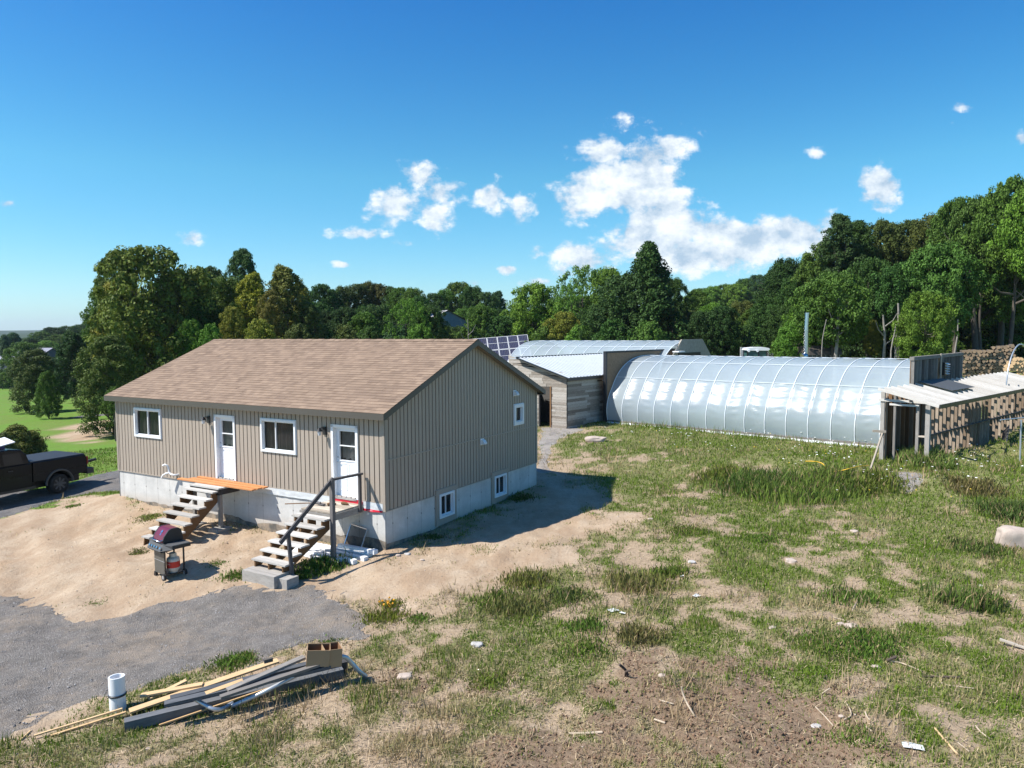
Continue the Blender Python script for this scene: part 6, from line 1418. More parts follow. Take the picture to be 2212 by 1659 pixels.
proto('tall', 'tall', 385, 79, 0.049, 0.0129, 3, .12, 12, .27)
proto('tall2', 'tall', 350, 79, 0.053, 0.0129, 4, .25, 14, .30)
proto('cone', 'cone', 455, 86, 0.046, 0.0129, 5, .04, 10, .36)
proto('airy', 'round', 227, 57, 0.047, 0.0125, 6, .18, 22, .46)
proto('wide', 'wide', 420, 79, 0.065, 0.0151, 7, .25, 14, .52)
proto('bush', 'dome', 262, 64, 0.099, 0.0258, 8, .0, 4, .60)
proto('fine', 'tall', 420, 86, 0.049, 0.0108, 9, .06, 10, .34)
proto('oak', 'wide', 402, 86, 0.057, 0.0146, 10, .36, 18, .44)
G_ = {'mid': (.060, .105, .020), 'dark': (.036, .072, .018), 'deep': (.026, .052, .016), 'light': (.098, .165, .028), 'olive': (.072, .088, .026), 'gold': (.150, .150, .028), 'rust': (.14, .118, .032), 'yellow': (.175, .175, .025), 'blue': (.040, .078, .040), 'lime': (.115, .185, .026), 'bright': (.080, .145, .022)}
ntree = 0
CR0 = {'maple': .14, 'maple2': .20, 'tall': .12, 'tall2': .25, 'cone': .04, 'airy': .18, 'wide': .25, 'bush': 0., 'fine': .06, 'oak': .36}
def tree(px, top, Y, hw, kind, col, label, name='tree', group='trees of the wood', base=None, sink=0, dead=False, bark=None):
    """px, top, half width in the picture; Y distance. Height and width follow from the distance."""
    global ntree
    p = aty(px, top, Y); gz0 = float(full_height(np.array([p.x]), np.array([Y]))[0])-.1 if base is None else base
    Hh = max(.6, p.z-gz0); asp = {'maple': .40, 'maple2': .42, 'tall': .27, 'tall2': .30, 'cone': .36, 'airy': .46, 'wide': .52, 'bush': .60, 'fine': .34, 'oak': .44}[kind]
    Wr = hw*1.22/F_PX*Y; sx = Wr/(asp*1.12)
    c0 = CR0[kind]; Hc = min(Hh, max(2*Wr*{'cone': 1.9, 'tall': 1.75, 'tall2': 1.6, 'fine': 1.7, 'bush': 1.0}.get(kind, 1.35), Hh*.42)/(1-c0)); zo = Hh-Hc
    e = empty(name, (p.x, Y, gz0), random.uniform(0, 6.28), label, 'tree' if name == 'tree' else 'shrub', group)
    cme, tme = PROTO[kind]
    c = bpy.data.objects.new('crown', cme); COL.objects.link(c); c.parent = e; cc = G_[col] if isinstance(col, str) else col
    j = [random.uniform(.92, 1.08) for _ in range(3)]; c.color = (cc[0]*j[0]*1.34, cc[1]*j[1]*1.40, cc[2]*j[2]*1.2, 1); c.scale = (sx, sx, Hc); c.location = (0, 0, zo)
    t_ = bpy.data.objects.new('trunk', tme); COL.objects.link(t_); t_.parent = e; t_.scale = (Hh*.6, Hh*.6, Hh); ntree += 1
    return e
T = tree
# --- left side
T(322, 530, 56, 100, 'maple', (.085, .115, .024), 'big domed maple left of the house roof, tallest on the left')
T(248, 540, 60, 36, 'tall', 'olive', 'slim dark crown rising at the left shoulder of the big maple')
T(222, 600, 62, 34, 'tall2', 'mid', 'ragged side tree at the left edge of the big maple')
T(385, 585, 62, 38, 'tall2', 'deep', 'dark round crown at the right shoulder of the big maple')
T(236, 720, 47, 66, 'fine', 'olive', 'fine leaved olive tree in front of the big maple beside the roof corner')
T(262, 600, 58, 55, 'tall', 'gold', 'yellowish green crown low on the left of the big maple')
T(75, 752, 66, 48, 'fine', (.060, .080, .028), 'loose willow like tree standing alone in the left lawn', group='trees standing in the lawn')
T(100, 800, 60, 24, 'fine', 'mid', 'small young tree in front of the loose willow like one', group='trees standing in the lawn')
T(155, 715, 78, 33, 'tall', 'deep', 'narrow dark tree behind the hay bales')
T(188, 712, 84, 26, 'tall2', 'dark', 'dark tree close behind the narrow one by the hay bales')
T(138, 760, 90, 26, 'maple2', 'deep', 'low black green tree in front of the grey roofed barn')
T(45, 738, 128, 36, 'maple', 'mid', 'round mid green tree behind the orange fence')
T(8, 722, 150, 32, 'cone', 'blue', 'bluish dark tree at the left edge of the picture'); T(28, 718, 160, 22, 'tall', 'blue', 'bluish tree second from the left edge')
for i, (x, y, Yd, w, k, c) in enumerate([(62, 728, 210, 24, 'maple', 'dark'), (88, 716, 220, 24, 'maple2', 'mid'), (112, 706, 230, 26, 'maple', 'deep'), (150, 704, 235, 28, 'maple2', 'dark'), (132, 722, 200, 26, 'wide', 'mid'), (172, 700, 240, 26, 'maple', 'dark'), (198, 692, 245, 26, 'maple2', 'mid'), (100, 735, 190, 24, 'maple', 'light'), (40, 728, 230, 20, 'cone', 'deep'), (215, 698, 220, 24, 'wide', 'dark'), (74, 745, 180, 22, 'wide', 'mid'), (120, 752, 170, 24, 'maple2', 'dark'), (178, 730, 175, 30, 'wide', 'deep'), (-10, 740, 170, 30, 'maple', 'dark'), (15, 745, 190, 24, 'wide', 'deep')]):
    T(x, y, Yd, w, k, c, ['far tree on the wooded rise beyond the left lawn'][0], group='far trees on the left rise')
# --- between big maple and the wood
T(425, 578, 66, 26, 'tall', 'dark', 'dark tree just right of the big maple behind the roof')
T(458, 574, 70, 32, 'maple', (.055, .085, .024), 'rounded dull green crown behind the left end of the ridge')
T(524, 538, 66, 34, 'tall2', (.050, .085, .030), 'tall thin crown with a leaning tip above its neighbours')
T(488, 598, 60, 40, 'maple2', 'mid', 'leafy green tree under the thin leaning crown'); T(440, 640, 57, 34, 'maple', 'dark', 'dark lower tree right beside the big maple')
T(545, 588, 58, 34, 'tall', 'yellow', 'yellow green tree left of the rust tinged one'); T(500, 660, 55, 30, 'fine', 'gold', 'small yellowing tree just over the roof ridge, left part')
T(612, 572, 60, 42, 'tall', (.125, .122, .032), 'rust and yellow tinged tree with a pointed top'); T(585, 625, 56, 28, 'fine', 'rust', 'orange tinted low tree at the foot of the rust tinged one')
T(645, 612, 64, 34, 'tall2', 'gold', 'golden green tree right of the rust tinged one'); T(665, 650, 60, 30, 'tall', 'olive', 'olive tree right of the golden green one over the ridge')
T(410, 690, 54, 26, 'maple2', 'bright', 'light green low boughs beside the roof slope'); T(455, 700, 53, 26, 'bush', 'bright', 'bright shrub peeping over the roof slope', 'shrub')
T(560, 690, 52, 34, 'bush', 'gold', 'yellowish shrub over the middle of the ridge', 'shrub'); T(640, 700, 54, 32, 'bush', 'olive', 'olive shrub over the ridge under the golden green tree', 'shrub')
wood_l = ['dark tree in the even row of the wood above the roof ridge'] 
for i, (x, y, Yd, w, k, c) in enumerate([(690, 612, 88, 30, 'maple', 'dark'), (718, 624, 92, 26, 'tall', 'dark'), (742, 618, 96, 26, 'maple2', (.050, .068, .020)), (768, 612, 98, 28, 'maple', (.060, .070, .022)), (796, 608, 100, 28, 'maple2', (.062, .074, .022)), (822, 612, 100, 26, 'maple', (.07, .066, .024)), (846, 618, 98, 24, 'tall', 'dark'), (868, 620, 96, 26, 'maple', 'mid'), (893, 622, 94, 28, 'maple2', 'mid'), (905, 640, 88, 26, 'tall2', 'dark'),
                                         (740, 665, 80, 34, 'maple', 'deep'), (790, 660, 80, 34, 'maple2', 'dark'), (835, 668, 82, 30, 'maple', 'deep'), (700, 670, 76, 32, 'maple2', 'deep'), (660, 640, 84, 26, 'maple', 'dark')]):
    T(x, y, Yd, w, k, c, wood_l[0], group='even row of wood above the ridge')
T(885, 642, 64, 46, 'airy', 'bright', 'bright leafed tree standing forward, left of the barn gable'); T(925, 660, 66, 40, 'maple2', 'dark', 'dark crown half covering the barn roof')
T(955, 705, 68, 34, 'bush', 'mid', 'green shrub below the barn gable', 'shrub'); T(860, 705, 64, 40, 'bush', 'blue', 'bluish shrub over the ridge, left of the barn', 'shrub'); T(905, 700, 62, 30, 'bush', 'bright', 'bright shrub over the ridge before the barn', 'shrub')
T(800, 705, 66, 36, 'bush', 'dark', 'dark shrub over the ridge in the wood', 'shrub'); T(745, 702, 64, 36, 'bush', 'olive', 'olive shrub over the ridge in the wood', 'shrub'); T(695, 700, 62, 30, 'bush', 'dark', 'dark shrub over the ridge near the olive tree', 'shrub')
for (x, y, Yd, w, k, c, lb) in [(935, 632, 104, 24, 'maple', 'dark', 'dark tree behind the barn, on its left'), (962, 626, 108, 26, 'maple2', 'mid', 'mid green tree right behind the barn gable'), (993, 608, 110, 34, 'maple', (.065, .095, .022), 'highest round crown over the barn gable'), (1022, 618, 108, 30, 'maple2', 'dark', 'crown just right of the highest one over the barn'), (1050, 630, 106, 26, 'maple', (.05, .085, .026), 'small topped crown at the right of the wood'), (1075, 628, 112, 20, 'tall', 'blue', 'bluish slim tree at the right end of the wood'), (1000, 665, 96, 34, 'maple', 'mid', 'mid green tree in front of the crowns beside the barn'), (1045, 675, 94, 30, 'wide', 'dark', 'dark tree left of the light green roundish one'), (1078, 668, 98, 24, 'maple2', 'deep', 'dark gap tree left of the light green roundish one')]:
    T(x, y, Yd, w, k, c, lb)
T(1010, 702, 80, 36, 'bush', 'mid', 'grey green shrub over the solar panels, left part', 'shrub'); T(1065, 700, 84, 34, 'bush', 'blue', 'bluish shrub above the solar panels', 'shrub'); T(1110, 708, 86, 40, 'bush', 'bright', 'bright shrub above the right end of the solar panels', 'shrub')
# --- centre
T(1153, 612, 84, 52, 'maple2', 'lime', 'light green roundish tree left of the airy one'); T(1118, 655, 88, 30, 'maple', 'light', 'light green side tree under the roundish light one'); T(1195, 650, 86, 28, 'tall', 'light', 'light tree between the roundish one and the airy one')
T(1262, 570, 82, 62, 'airy', (.088, .150, .034), 'airy light tree with sky showing through its crown'); T(1232, 610, 80, 34, 'airy', 'light', 'thin crown at the left flank of the airy light tree'); T(1312, 578, 80, 40, 'maple2', 'light', 'green tree between the airy one and the tall conical maple')
T(1402, 521, 68, 86, 'cone', (.034, .066, .020), 'tall dark conical maple, highest tree in the middle'); T(1370, 590, 69, 72, 'maple', (.036, .070, .022), 'broad dark lower half of the foliage under the conical maple'); T(1455, 600, 74, 30, 'maple2', 'dark', 'dark green shoulder tree right of the conical maple')
T(1220, 672, 74, 36, 'maple', 'gold', 'yellowish green tree low before the airy one'); T(1290, 660, 70, 44, 'maple2', 'dark', 'dark tree under the airy light tree'); T(1180, 700, 74, 40, 'bush', 'mid', 'mid green shrub above the far greenhouse, left', 'shrub'); T(1255, 703, 70, 44, 'bush', 'bright', 'bright shrub above the far greenhouse, middle', 'shrub')
T(1330, 690, 66, 54, 'bush', 'dark', 'wide dark shrub under the conical maple', 'shrub'); T(1405, 695, 64, 50, 'bush', 'mid', 'mid green shrub under the conical maple, right', 'shrub')
# --- right of the conical maple, towards the hill
T(1505, 625, 84, 34, 'maple', 'mid', 'rounded green tree right of the conical maple'); T(1540, 655, 80, 34, 'maple2', 'bright', 'bright rounded tree at the foot of the far hill'); T(1490, 668, 76, 32, 'fine', 'olive', 'olive tree over the end of the far greenhouse'); T(1530, 700, 66, 36, 'bush', 'deep', 'black green shrub over the far greenhouse end', 'shrub'); T(1575, 690, 70, 40, 'maple', 'dark', 'dark tree left of the tractor')
T(1600, 650, 82, 36, 'maple2', 'olive', 'olive tree behind the tractor'); T(1625, 665, 74, 34, 'fine', 'mid', 'fine leaved tree right behind the tractor'); T(1560, 720, 68, 40, 'bush', 'mid', 'mid green shrub left of the tractor', 'shrub'); T(1640, 705, 66, 40, 'bush', 'dark', 'dark shrub right of the tractor', 'shrub')
hl = 'distant tree on the hillside right of the conical maple'
for (x, y, w, c) in [(1480, 640, 24, 'mid'), (1515, 622, 24, 'mid'), (1540, 618, 24, 'light'), (1565, 614, 26, 'mid'), (1592, 612, 24, 'light'), (1612, 602, 26, 'mid'), (1640, 594, 30, 'blue'), (1668, 600, 28, 'mid'), (1695, 596, 28, 'dark'), (1550, 640, 30, 'gold'), (1585, 636, 30, 'light'), (1620, 630, 30, 'mid'), (1660, 632, 32, 'light'), (1700, 625, 34, 'mid'), (1740, 600, 34, 'mid'), (1780, 590, 36, 'dark'), (1830, 585, 36, 'mid'), (1880, 580, 36, 'dark'), (1930, 578, 36, 'mid'), (1980, 570, 36, 'dark'), (2030, 565, 36, 'mid'), (2080, 560, 36, 'dark'), (2130, 555, 36, 'mid'), (2180, 550, 36, 'dark'), (2220, 545, 36, 'mid')]:
    T(x, y, 190+random.uniform(-12, 12), w, random.choice(['maple', 'maple2', 'wide']), c, hl, group='distant trees on the right hillside')
# --- right hand wood
T(1688, 570, 72, 34, 'tall2', 'deep', 'dark tree with a forked top left of the right hand wood'); T(1665, 640, 68, 34, 'maple', 'dark', 'dark rounded tree under the forked top one')
T(1728, 590, 66, 36, 'maple2', 'dark', 'dark green tree leading up to the right hand wood'); T(1780, 520, 64, 50, 'maple', 'mid', 'mid green outer crown on the left of the right hand wood')
T(1815, 460, 62, 36, 'tall', (.040, .072, .026), 'slender crown with the highest pointed tip in the right hand wood'); T(1852, 478, 64, 38, 'tall2', 'dark', 'second pointed crown right of the slender one')
T(1905, 476, 66, 46, 'maple2', (.066, .080, .024), 'yellow brown tinged crown in the right hand wood'); T(1960, 474, 66, 46, 'maple', (.060, .082, .024), 'dull brownish green crown in the right hand wood'); T(2018, 462, 64, 48, 'maple2', 'olive', 'olive crown right of the dull brownish one')
T(2075, 430, 60, 50, 'oak', 'mid', 'oak with spreading top left of the right edge'); T(2130, 425, 58, 50, 'oak', (.055, .095, .024), 'oak crown next to the right edge one'); T(2195, 388, 55, 60, 'oak', 'mid', 'tallest oak at the right edge of the picture'); T(2250, 400, 52, 60, 'oak', 'bright', 'oak cut by the right edge of the picture')
T(1805, 590, 52, 66, 'oak', 'mid', 'forward tree with a bare lower trunk behind the boiler hut'); T(1745, 640, 56, 40, 'maple2', 'bright', 'bright leafy tree left of the flue pipe'); T(1720, 690, 54, 40, 'maple', 'bright', 'low bright boughs left of the flue pipe')
T(1880, 560, 58, 50, 'oak', 'dark', 'dark oak behind the dead trunks'); T(1950, 570, 56, 56, 'oak', 'dark', 'dark oak right behind the dead trunks'); T(2030, 530, 55, 70, 'oak', (.062, .11, .026), 'big forward oak with drooping sunlit boughs'); T(2110, 560, 60, 60, 'oak', 'mid', 'forward oak over the firewood heap'); T(2190, 520, 60, 56, 'oak', 'mid', 'forward oak at the right edge over the firewood')
T(2000, 630, 48, 50, 'wide', 'bright', 'low sunlit boughs over the fan wall'); T(1930, 650, 60, 44, 'maple', 'deep', 'deep shaded tree between the dead trunks and the fan wall')
T(1700, 720, 58, 40, 'bush', 'mid', 'mid green shrub left of the flue pipe foot', 'shrub'); T(1850, 700, 60, 50, 'bush', 'deep', 'deep green shrub behind the boiler hut', 'shrub'); T(1900, 705, 60, 46, 'bush', 'dark', 'dark shrub behind the dead trunks', 'shrub'); T(1885, 690, 54, 18, 'fine', 'gold', 'small yellow green sapling by the dead trunks')
T(1960, 708, 58, 50, 'bush', 'deep', 'deep green shrub behind the fan wall', 'shrub'); T(2020, 715, 62, 46, 'bush', 'mid', 'mid green undergrowth left of the firewood', 'shrub'); T(2070, 705, 66, 46, 'bush', 'olive', 'olive undergrowth behind the firewood, left', 'shrub'); T(2130, 695, 66, 46, 'bush', 'mid', 'mid green undergrowth behind the firewood, middle', 'shrub'); T(2190, 690, 66, 46, 'bush', 'olive', 'olive undergrowth behind the firewood, right', 'shrub')
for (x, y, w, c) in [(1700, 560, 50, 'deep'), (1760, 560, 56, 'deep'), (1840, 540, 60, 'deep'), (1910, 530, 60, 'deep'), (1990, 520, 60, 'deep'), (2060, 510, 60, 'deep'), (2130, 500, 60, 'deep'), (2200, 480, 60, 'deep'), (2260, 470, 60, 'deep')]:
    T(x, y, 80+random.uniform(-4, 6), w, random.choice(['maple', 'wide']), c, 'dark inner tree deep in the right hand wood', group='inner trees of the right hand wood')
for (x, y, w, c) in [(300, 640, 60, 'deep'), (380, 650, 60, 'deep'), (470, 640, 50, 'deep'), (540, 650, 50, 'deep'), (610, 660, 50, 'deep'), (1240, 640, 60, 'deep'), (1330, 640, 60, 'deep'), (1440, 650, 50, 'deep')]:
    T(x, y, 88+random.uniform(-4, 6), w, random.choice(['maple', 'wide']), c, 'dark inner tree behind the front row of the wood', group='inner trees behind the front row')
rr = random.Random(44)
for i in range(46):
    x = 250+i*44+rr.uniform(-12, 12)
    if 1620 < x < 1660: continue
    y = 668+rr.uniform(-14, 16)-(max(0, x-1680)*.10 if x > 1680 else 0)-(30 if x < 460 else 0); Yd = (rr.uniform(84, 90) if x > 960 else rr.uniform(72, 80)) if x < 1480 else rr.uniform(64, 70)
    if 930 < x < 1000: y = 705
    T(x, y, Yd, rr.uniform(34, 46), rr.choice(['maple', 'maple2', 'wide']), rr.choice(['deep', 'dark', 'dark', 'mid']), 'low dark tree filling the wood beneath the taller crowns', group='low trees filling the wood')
# --- bare trunks
def trunk(px, y0, y1, Y, r, mat, label, lean=0, branches=0, name='dead_tree'):
    a = aty(px, y1, Y); b_ = aty(px+lean, y0, Y); gz0 = hz1(a.x, a.y)-.1; o = frame(name, (1, 0, 0), None, (a.x, a.y, gz0), label, 'tree'); Hh = b_.z-gz0; dx = b_.x-a.x
    P = [(dx*t_**1.5+.05*math.sin(t_*9+px), 0, Hh*t_) for t_ in np.linspace(0, 1, 8)]; mb = MB(); mb.tube(P, [r*(1-.55*t_)+(.05 if t_ == 0 else 0) for t_ in np.linspace(0, 1, 8)], 9); mb.build('trunk', M[mat], o)
    for i in range(branches):
        t_ = .55+.4*i/max(1, branches); q = Vector((dx*t_**1.5, 0, Hh*t_)); s_ = (-1)**i; mb = MB(); mb.tube([q, q+Vector((s_*.5, -.2, .45)), q+Vector((s_*.8, -.3, 1.1))], [.05, .035, .012], 6); mb.build('branch', M[mat], o)
trunk(1806, 640, 745, 51, .15, 'bark_pale', 'pale bare trunk standing behind the boiler hut', 6, 3); trunk(1912, 680, 760, 50, .13, 'bark_pale', 'broken grey dead trunk, left of the pair', -3, 3); trunk(1936, 655, 765, 50, .13, 'bark_pale', 'taller grey trunk, right of the pair', 5, 1)
trunk(1922, 700, 765, 49, .07, 'bark_pale', 'thin leaning grey stem between the two dead trunks', 12); trunk(1770, 690, 770, 50, .05, 'bark_pale', 'thin bent sapling stem between the flue and the boiler hut', 14); trunk(2105, 560, 790, 58, .26, 'bark', 'dark thick trunk left of the firewood heap', -10, 2); trunk(2160, 560, 780, 62, .28, 'bark', 'dark thick trunk behind the firewood heap', 4, 2); trunk(2062, 690, 770, 52, .08, 'bark_pale', 'slanting thin pale stem right of the fan wall', 8)
trunk(1012, 690, 735, 74, .06, 'bark_pale', 'bare grey snag in front of the wood right of the barn', -2, 4)
# --- shrubs and bales in the lawn
T(38, 918, 38, 46, 'bush', (.105, .115, .030), 'yellowing shrub behind the pickup cab', 'shrub', group='shrubs by the pickup'); T(-2, 935, 36, 30, 'bush', (.075, .10, .04), 'grey green shrub at the left edge behind the pickup', 'shrub', group='shrubs by the pickup'); T(66, 930, 39, 22, 'bush', 'olive', 'small brownish shrub right of the yellowing one', 'shrub', group='shrubs by the pickup')
T(245, 835, 44, 22, 'bush', 'mid', 'shrub at the foot of the olive tree by the house corner', 'shrub')
def bale(px, py, Y, s, label):
    p = aty(px, py, Y); z = hz1(p.x, p.y); o = frame('hay_bale', (1, .5, 0), None, (p.x, p.y, z), label, 'hay bale', 'hay bales in the left lawn'); mb = MB(); mb.tube([(-s*.55, 0, s*.5), (s*.55, 0, s*.5)], s*.5, 24); mb.build('hay', plain('dry hay', (.32, .26, .17), .9, .3, 12), o)
    mb = MB(); mb.tube([(-s*.5, 0, s*.5), (s*.5, 0, s*.5)], s*.512, 24, cap=False); mb.build('net_wrap', plain('white net wrap', (.66, .66, .64), .6, .08), o)
q = gp(165, 833); bale(165, 833, q.y, 1.4, 'round hay bale lying before the dark trees, nearest of the bales'); q = gp(125, 803); bale(125, 803, q.y, 1.5, 'wrapped hay bale farther off, between the trees'); q = gp(54, 790); bale(54, 790, q.y, 1.5, 'farthest hay bale, behind the loose willow like tree')
# --- barns
def barn(px, ytop, Y, w, L, rz, label, wallc, roofc, eave, ridge, gam=False, zb=None):
    p = aty(px, ytop, Y); z = p.z-ridge; o = frame('barn', (math.cos(rz), math.sin(rz), 0), None, (p.x, p.y, z), label, 'barn'); 
    mb = MB(); g = [(-w/2, 0), (w/2, 0), (w/2, eave)]+([(w*.34, eave+(ridge-eave)*.62)] if gam else [])+[(0, ridge)]+([(-w*.34, eave+(ridge-eave)*.62)] if gam else [])+[(-w/2, eave)]
    mb.prism(g, 'y', 0, L); mb.build('walls', plain('barn wall', wallc, .85, .2, 4), o)
    mb = MB(); r_ = g[2:]; 
    for a, b_ in zip(r_[:-1], r_[1:]): mb.face([(a[0]*1.05, -.3, a[1]+.06), (b_[0]*1.05, -.3, b_[1]+.06), (b_[0]*1.05, L+.3, b_[1]+.06), (a[0]*1.05, L+.3, a[1]+.06)])
    mb.build('roof', plain('barn roof', roofc, .6, .12, 3), o); return o
barn(966, 671, 92, 8.5, 16, .42, 'grey gambrel barn half hidden in the wood', (.26, .27, .28), (.42, .41, .42), 2.6, 6.4, True)
barn(112, 752, 150, 9, 13, 1.35, 'low barn with grey roof beyond the left lawn', (.05, .06, .10), (.22, .22, .27), 2.4, 4.6)
p = aty(20, 789, 168); o = frame('snow_fence', (1, .05, 0), None, (p.x, p.y, hz1(p.x, p.y)), 'low orange mesh fence far off at the left edge', 'fence'); mb = MB(); mb.box(-5, -1.2, 0, .05, 0, 1.1); mb.build('mesh', plain('orange mesh', (.62, .10, .03), .7, .1), o); mb = MB(); mb.box(.6, 5.5, 0, .05, 0, 1.2); mb.build('mesh', bpy.data.materials['orange mesh'], o)
print('trees', ntree)
# --- leafy plants on the ground
def tuft(px, py, w, h, n, col, label, seed, name='weed', cat='plant', group=None):
    """an uneven clump: a few sub-clumps of arching blades and small leaves"""
    rg = np.random.default_rng(seed); g = gp(px, py); x0, y0 = g.x, g.y; ns_ = max(3, int(4+w*6)) if w > .65 else 1; sc = rg.normal(0, w*.165, (ns_, 2)); sc[0] = 0; sr = np.maximum(.12, w*rg.uniform(.14, .26, ns_)); sh = rg.uniform(.35, 1.0, ns_); n = max(260, int(n*2.6)); h = h*.72
    k = rg.integers(0, ns_, n); x = sc[k, 0]*1.2+rg.normal(0, 1, n)*sr[k]; y = sc[k, 1]*.9+rg.normal(0, 1, n)*sr[k]; zz = height(x0+x, y0+y)-g.z-.01
    hh = h*sh[k]*rg.uniform(.25, 1, n); ph = rg.uniform(0, 6.28, n); ln = hh*rg.uniform(.1, .6, n); lx, ly = np.cos(ph)*ln, np.sin(ph)*ln; wd_ = rg.uniform(.004, .009, n)*(1+.4*h)+.0003*math.hypot(x0, y0); th = rg.uniform(0, 6.28, n); dx, dy = np.cos(th)*wd_, np.sin(th)*wd_
    t_ = rg.uniform(.45, .75, n)
    V = np.stack([np.stack([x-dx*.5, y-dy*.5, zz], 1), np.stack([x+dx+lx*t_*.6, y+dy+ly*t_*.6, zz+hh*t_], 1), np.stack([x+lx, y+ly, zz+hh], 1), np.stack([x-dx+lx*t_*.6, y-dy+ly*t_*.6, zz+hh*t_], 1)], 1).reshape(-1, 3)
    c_ = np.array(col)*np.array([2.1 if col[0] < .09 else 1.5, 1.6, 1.5])*(.6+.8*rg.random((n, 1))); dr_ = rg.random((n, 1)) < .14; c_ = np.where(dr_, np.array([.33, .25, .13])*(.6+.6*rg.random((n, 1))), c_)
    me = np_mesh(name, V, np.arange(n*4).reshape(n, 4), M['grass'], False, {'col': ('POINT', np.repeat(c_, 4, 0))}); o = bpy.data.objects.new(name, me); COL.objects.link(o); o.location = (x0, y0, g.z)
    many = any(w_ in label for w_ in ('weeds', 'patch', 'mat ', 'plants', 'leaves')) or w < .45; tag(o, label, 'weeds' if many else cat, group, 'stuff' if many else None); return o
WG_ = (.055, .12, .02)
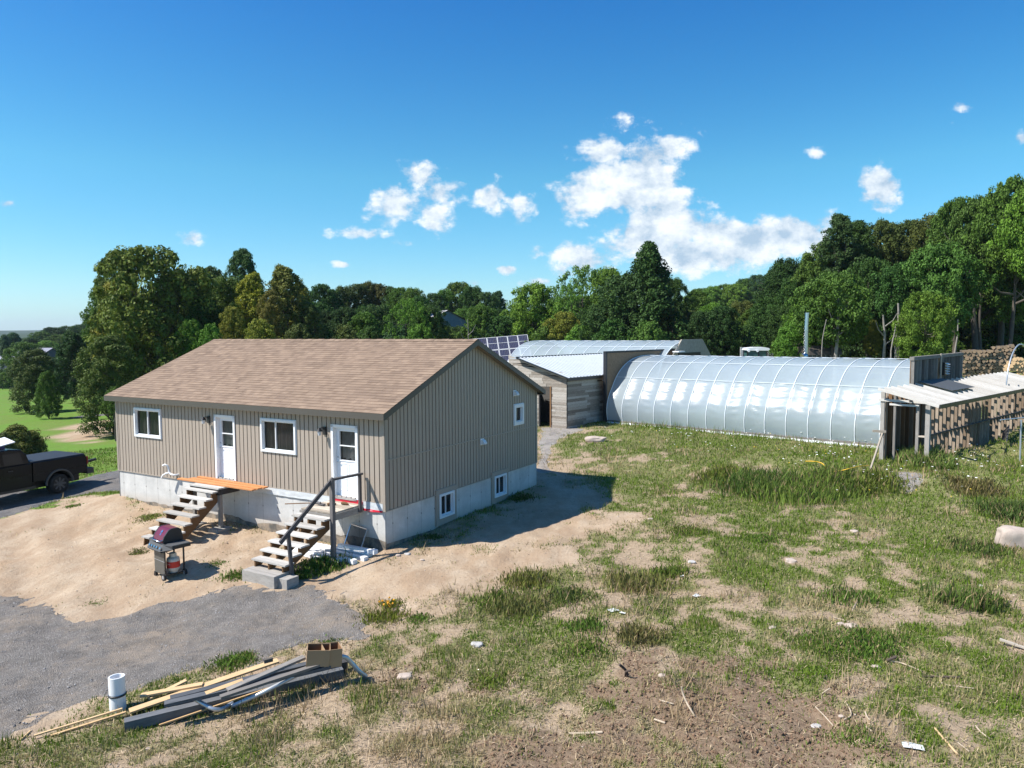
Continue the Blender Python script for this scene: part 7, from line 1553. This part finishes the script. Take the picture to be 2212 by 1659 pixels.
for i, (px, py, w, h, n, c, lb) in enumerate([(700, 1222, 1.0, .38, 900, WG_, 'lush green weed clump under the right staircase'), (660, 1240, .55, .25, 350, WG_, 'green weeds just behind the base box of the right staircase'), (628, 1150, .0, .0, 0, WG_, ''), (470, 1217, .32, .12, 160, WG_, 'small green rosette on the sand between the staircases'), (322, 1118, .9, .16, 300, (.08, .13, .025), 'patch of green weeds on the sand left of the left stairs'), (300, 1192, .6, .12, 160, (.07, .11, .025), 'thin weeds at the foot of the left stairs'), (360, 1182, .3, .1, 90, WG_, 'tiny weeds in the shadow behind the barbecue'), (362, 1330 - 108, .0, 0, 0, WG_, ''),
    (515, 1243, .7, .18, 260, WG_, 'green weeds left of the base box along the gravel edge'), (158, 1095, .5, .12, 120, WG_, 'little green tuft on the sand near the driveway'), (362-0, 1360, .0, 0, 0, WG_, ''), (205, 1420-120, .3, .06, 60, WG_, 'flat little weed on the sand by the gravel edge'), (480, 1435, .7, .22, 320, WG_, 'green weeds behind the lumber pile'), (520, 1422, .5, .26, 260, WG_, 'taller green weed behind the lumber pile'), (710, 1388, .35, .12, 120, WG_, 'small weed right of the cardboard boxes'),
    (845, 1308, .6, .16, 260, (.075, .12, .02), 'green clump at the end of the gravel'), (835, 1335, .8, .22, 380, (.08, .12, .02), 'weed clump with orange blooms at the end of the gravel'), (905, 1338, .4, .16, 160, WG_, 'bluish green weed right of the clump with orange blooms'),
    (1995, 1003, 1.25, 1.05, 1500, (.075, .135, .035), 'feathery green bush in the enclosure doorway'), (1960, 990, .9, .7, 600, (.04, .085, .02), 'dark bush behind the feathery one in the doorway'), (2035, 1020, .7, .5, 400, (.05, .10, .02), 'weed with white heads at the enclosure corner post'),
    (1640, 1055, 2.0, .95, 1900, (.045, .095, .02), 'dark green thistly clump on the bank'), (1720, 1075, 2.2, .9, 1700, (.095, .13, .025), 'yellow green clump of tall stems on the bank'), (1800, 1060, 1.6, .8, 1000, (.06, .11, .022), 'mid green clump on the bank left of the enclosure'), (1868, 1055, 1.5, .7, 900, (.07, .115, .022), 'tall weeds by the foot of the prop board'), (1560, 1030, 1.4, .6, 800, (.075, .12, .022), 'light green clump at the left end of the bank'),
    (1465, 905, .8, .9, 380, (.06, .12, .03), 'upright weed against the greenhouse film, left'), (1390, 898, .5, .75, 220, (.06, .12, .03), 'slim weed against the greenhouse film near its left end'), (1660, 935, 1.0, .5, 300, (.06, .12, .03), 'weeds against the greenhouse film, middle'), (1880, 950, .9, .8, 450, (.07, .125, .035), 'weeds against the greenhouse film beside the enclosure'),
    (1130, 1258, 1.1, .4, 650, (.085, .12, .03), 'coarse grass tussock on the sand right of the house shadow'), (1080, 1300, 1.0, .3, 420, (.06, .11, .02), 'green tussock in the middle foreground, upper'), (1120, 1312, .9, .45, 520, (.11, .11, .035), 'browning tussock with a white scrap beside it'), (1230, 1292, 1.0, .35, 500, (.09, .11, .03), 'browning tussock in the middle of the yard, left'), (1400, 1262, 1.1, .5, 700, (.12, .115, .035), 'tall browning tussock in the middle of the yard'), (1440, 1240, .7, .35, 320, (.06, .11, .02), 'green tussock behind the tall browning one'),
    (1265, 1355, .8, .3, 380, (.05, .11, .02), 'green tussock below the crumpled paper'), (1375, 1375, .9, .4, 480, (.12, .105, .04), 'reddish dry tussock right of the crumpled paper'), (1270, 1405, 1.0, .22, 460, (.06, .12, .02), 'bright patch of leaves in the near grass'), (1055, 1475, .8, .2, 360, (.07, .125, .02), 'bright green leaves near the bottom, left of the soil'), (1840, 1290, 1.0, .3, 500, (.05, .11, .02), 'green bush like weed on the right slope'), (2105, 1310, .9, .55, 700, (.045, .09, .02), 'dark leafed small bush on the right slope'),
    (1850, 1400, 1.6, .22, 900, (.045, .105, .018), 'dense green mat above the pale dirt at right'), (1760, 1448, .6, .2, 280, (.05, .12, .02), 'round green plant above the soil'), (1890, 1385, 1.1, .25, 600, (.05, .11, .02), 'green plants over the dense mat'), (1855, 1590, .7, .2, 300, (.055, .12, .02), 'green plants beside the grey round stone'), (1650, 1165, .9, .2, 380, (.05, .11, .02), 'clover like patch on the slope right of the shadow'), (1500, 1150, 1.0, .25, 400, (.065, .115, .022), 'green patch right of the house shadow'),
    (2125, 1190, 1.3, .4, 600, (.045, .085, .02), 'dark weeds left of the big boulder'), (2190, 1110, 1.6, .6, 800, (.04, .08, .02), 'dark weeds behind the big boulder'), (2100, 1060, 1.8, .5, 700, (.07, .08, .03), 'brown green weeds above the boulder'), (940, 1160, .7, .2, 200, (.04, .08, .02), 'low weeds at the foundation in the shade, near'), (1130, 1075, .8, .25, 250, (.035, .07, .018), 'low weeds at the foundation in the shade, far')]):
    if n: tuft(px, py, w, h, n, c, lb, 300+i)
g = gp(838, 1318); mb = MB()
for i in range(16):
    a, r_ = random.uniform(0, 6.28), .18*random.random()**.5; c = Vector((r_*math.cos(a), r_*math.sin(a), .14+random.uniform(0, .1))); mb.obox(c, (.035, .035, .03), Matrix.Rotation(random.uniform(0, 3), 3, (1, .3, .5)))
o = mb.build('orange_flowers', plain('orange petals', (.72, .34, .02), .6, .1)); o.location = (g.x, g.y, hz1(g.x, g.y)); tag(o, 'little bunch of orange yellow blooms by the gravel', 'flowers', kind='stuff')
# ================================================================== HAZE: thin even air round the whole scene
hm = bpy.data.materials.new('haze'); hm.use_nodes = True; t = hm.node_tree; t.nodes.clear()
ho = nd(t, 'ShaderNodeOutputMaterial'); pv = nd(t, 'ShaderNodeVolumePrincipled'); pv.inputs['Color'].default_value = (.72, .82, .95, 1); pv.inputs['Density'].default_value = 0.00012; pv.inputs['Anisotropy'].default_value = .2
t.links.new(pv.outputs[0], ho.inputs['Volume'])
zt = 120.; zb = float(ZF.min())-1
mb = MB(); mb.box(-4700, 4700, -400, 6400, zb, zt); hz = mb.build('haze', hm); tag(hz, kind='stuff')
scene.cycles.volume_bounces = 0; scene.cycles.volume_max_steps = 64
print('haze', zb, zt, ZF.max())
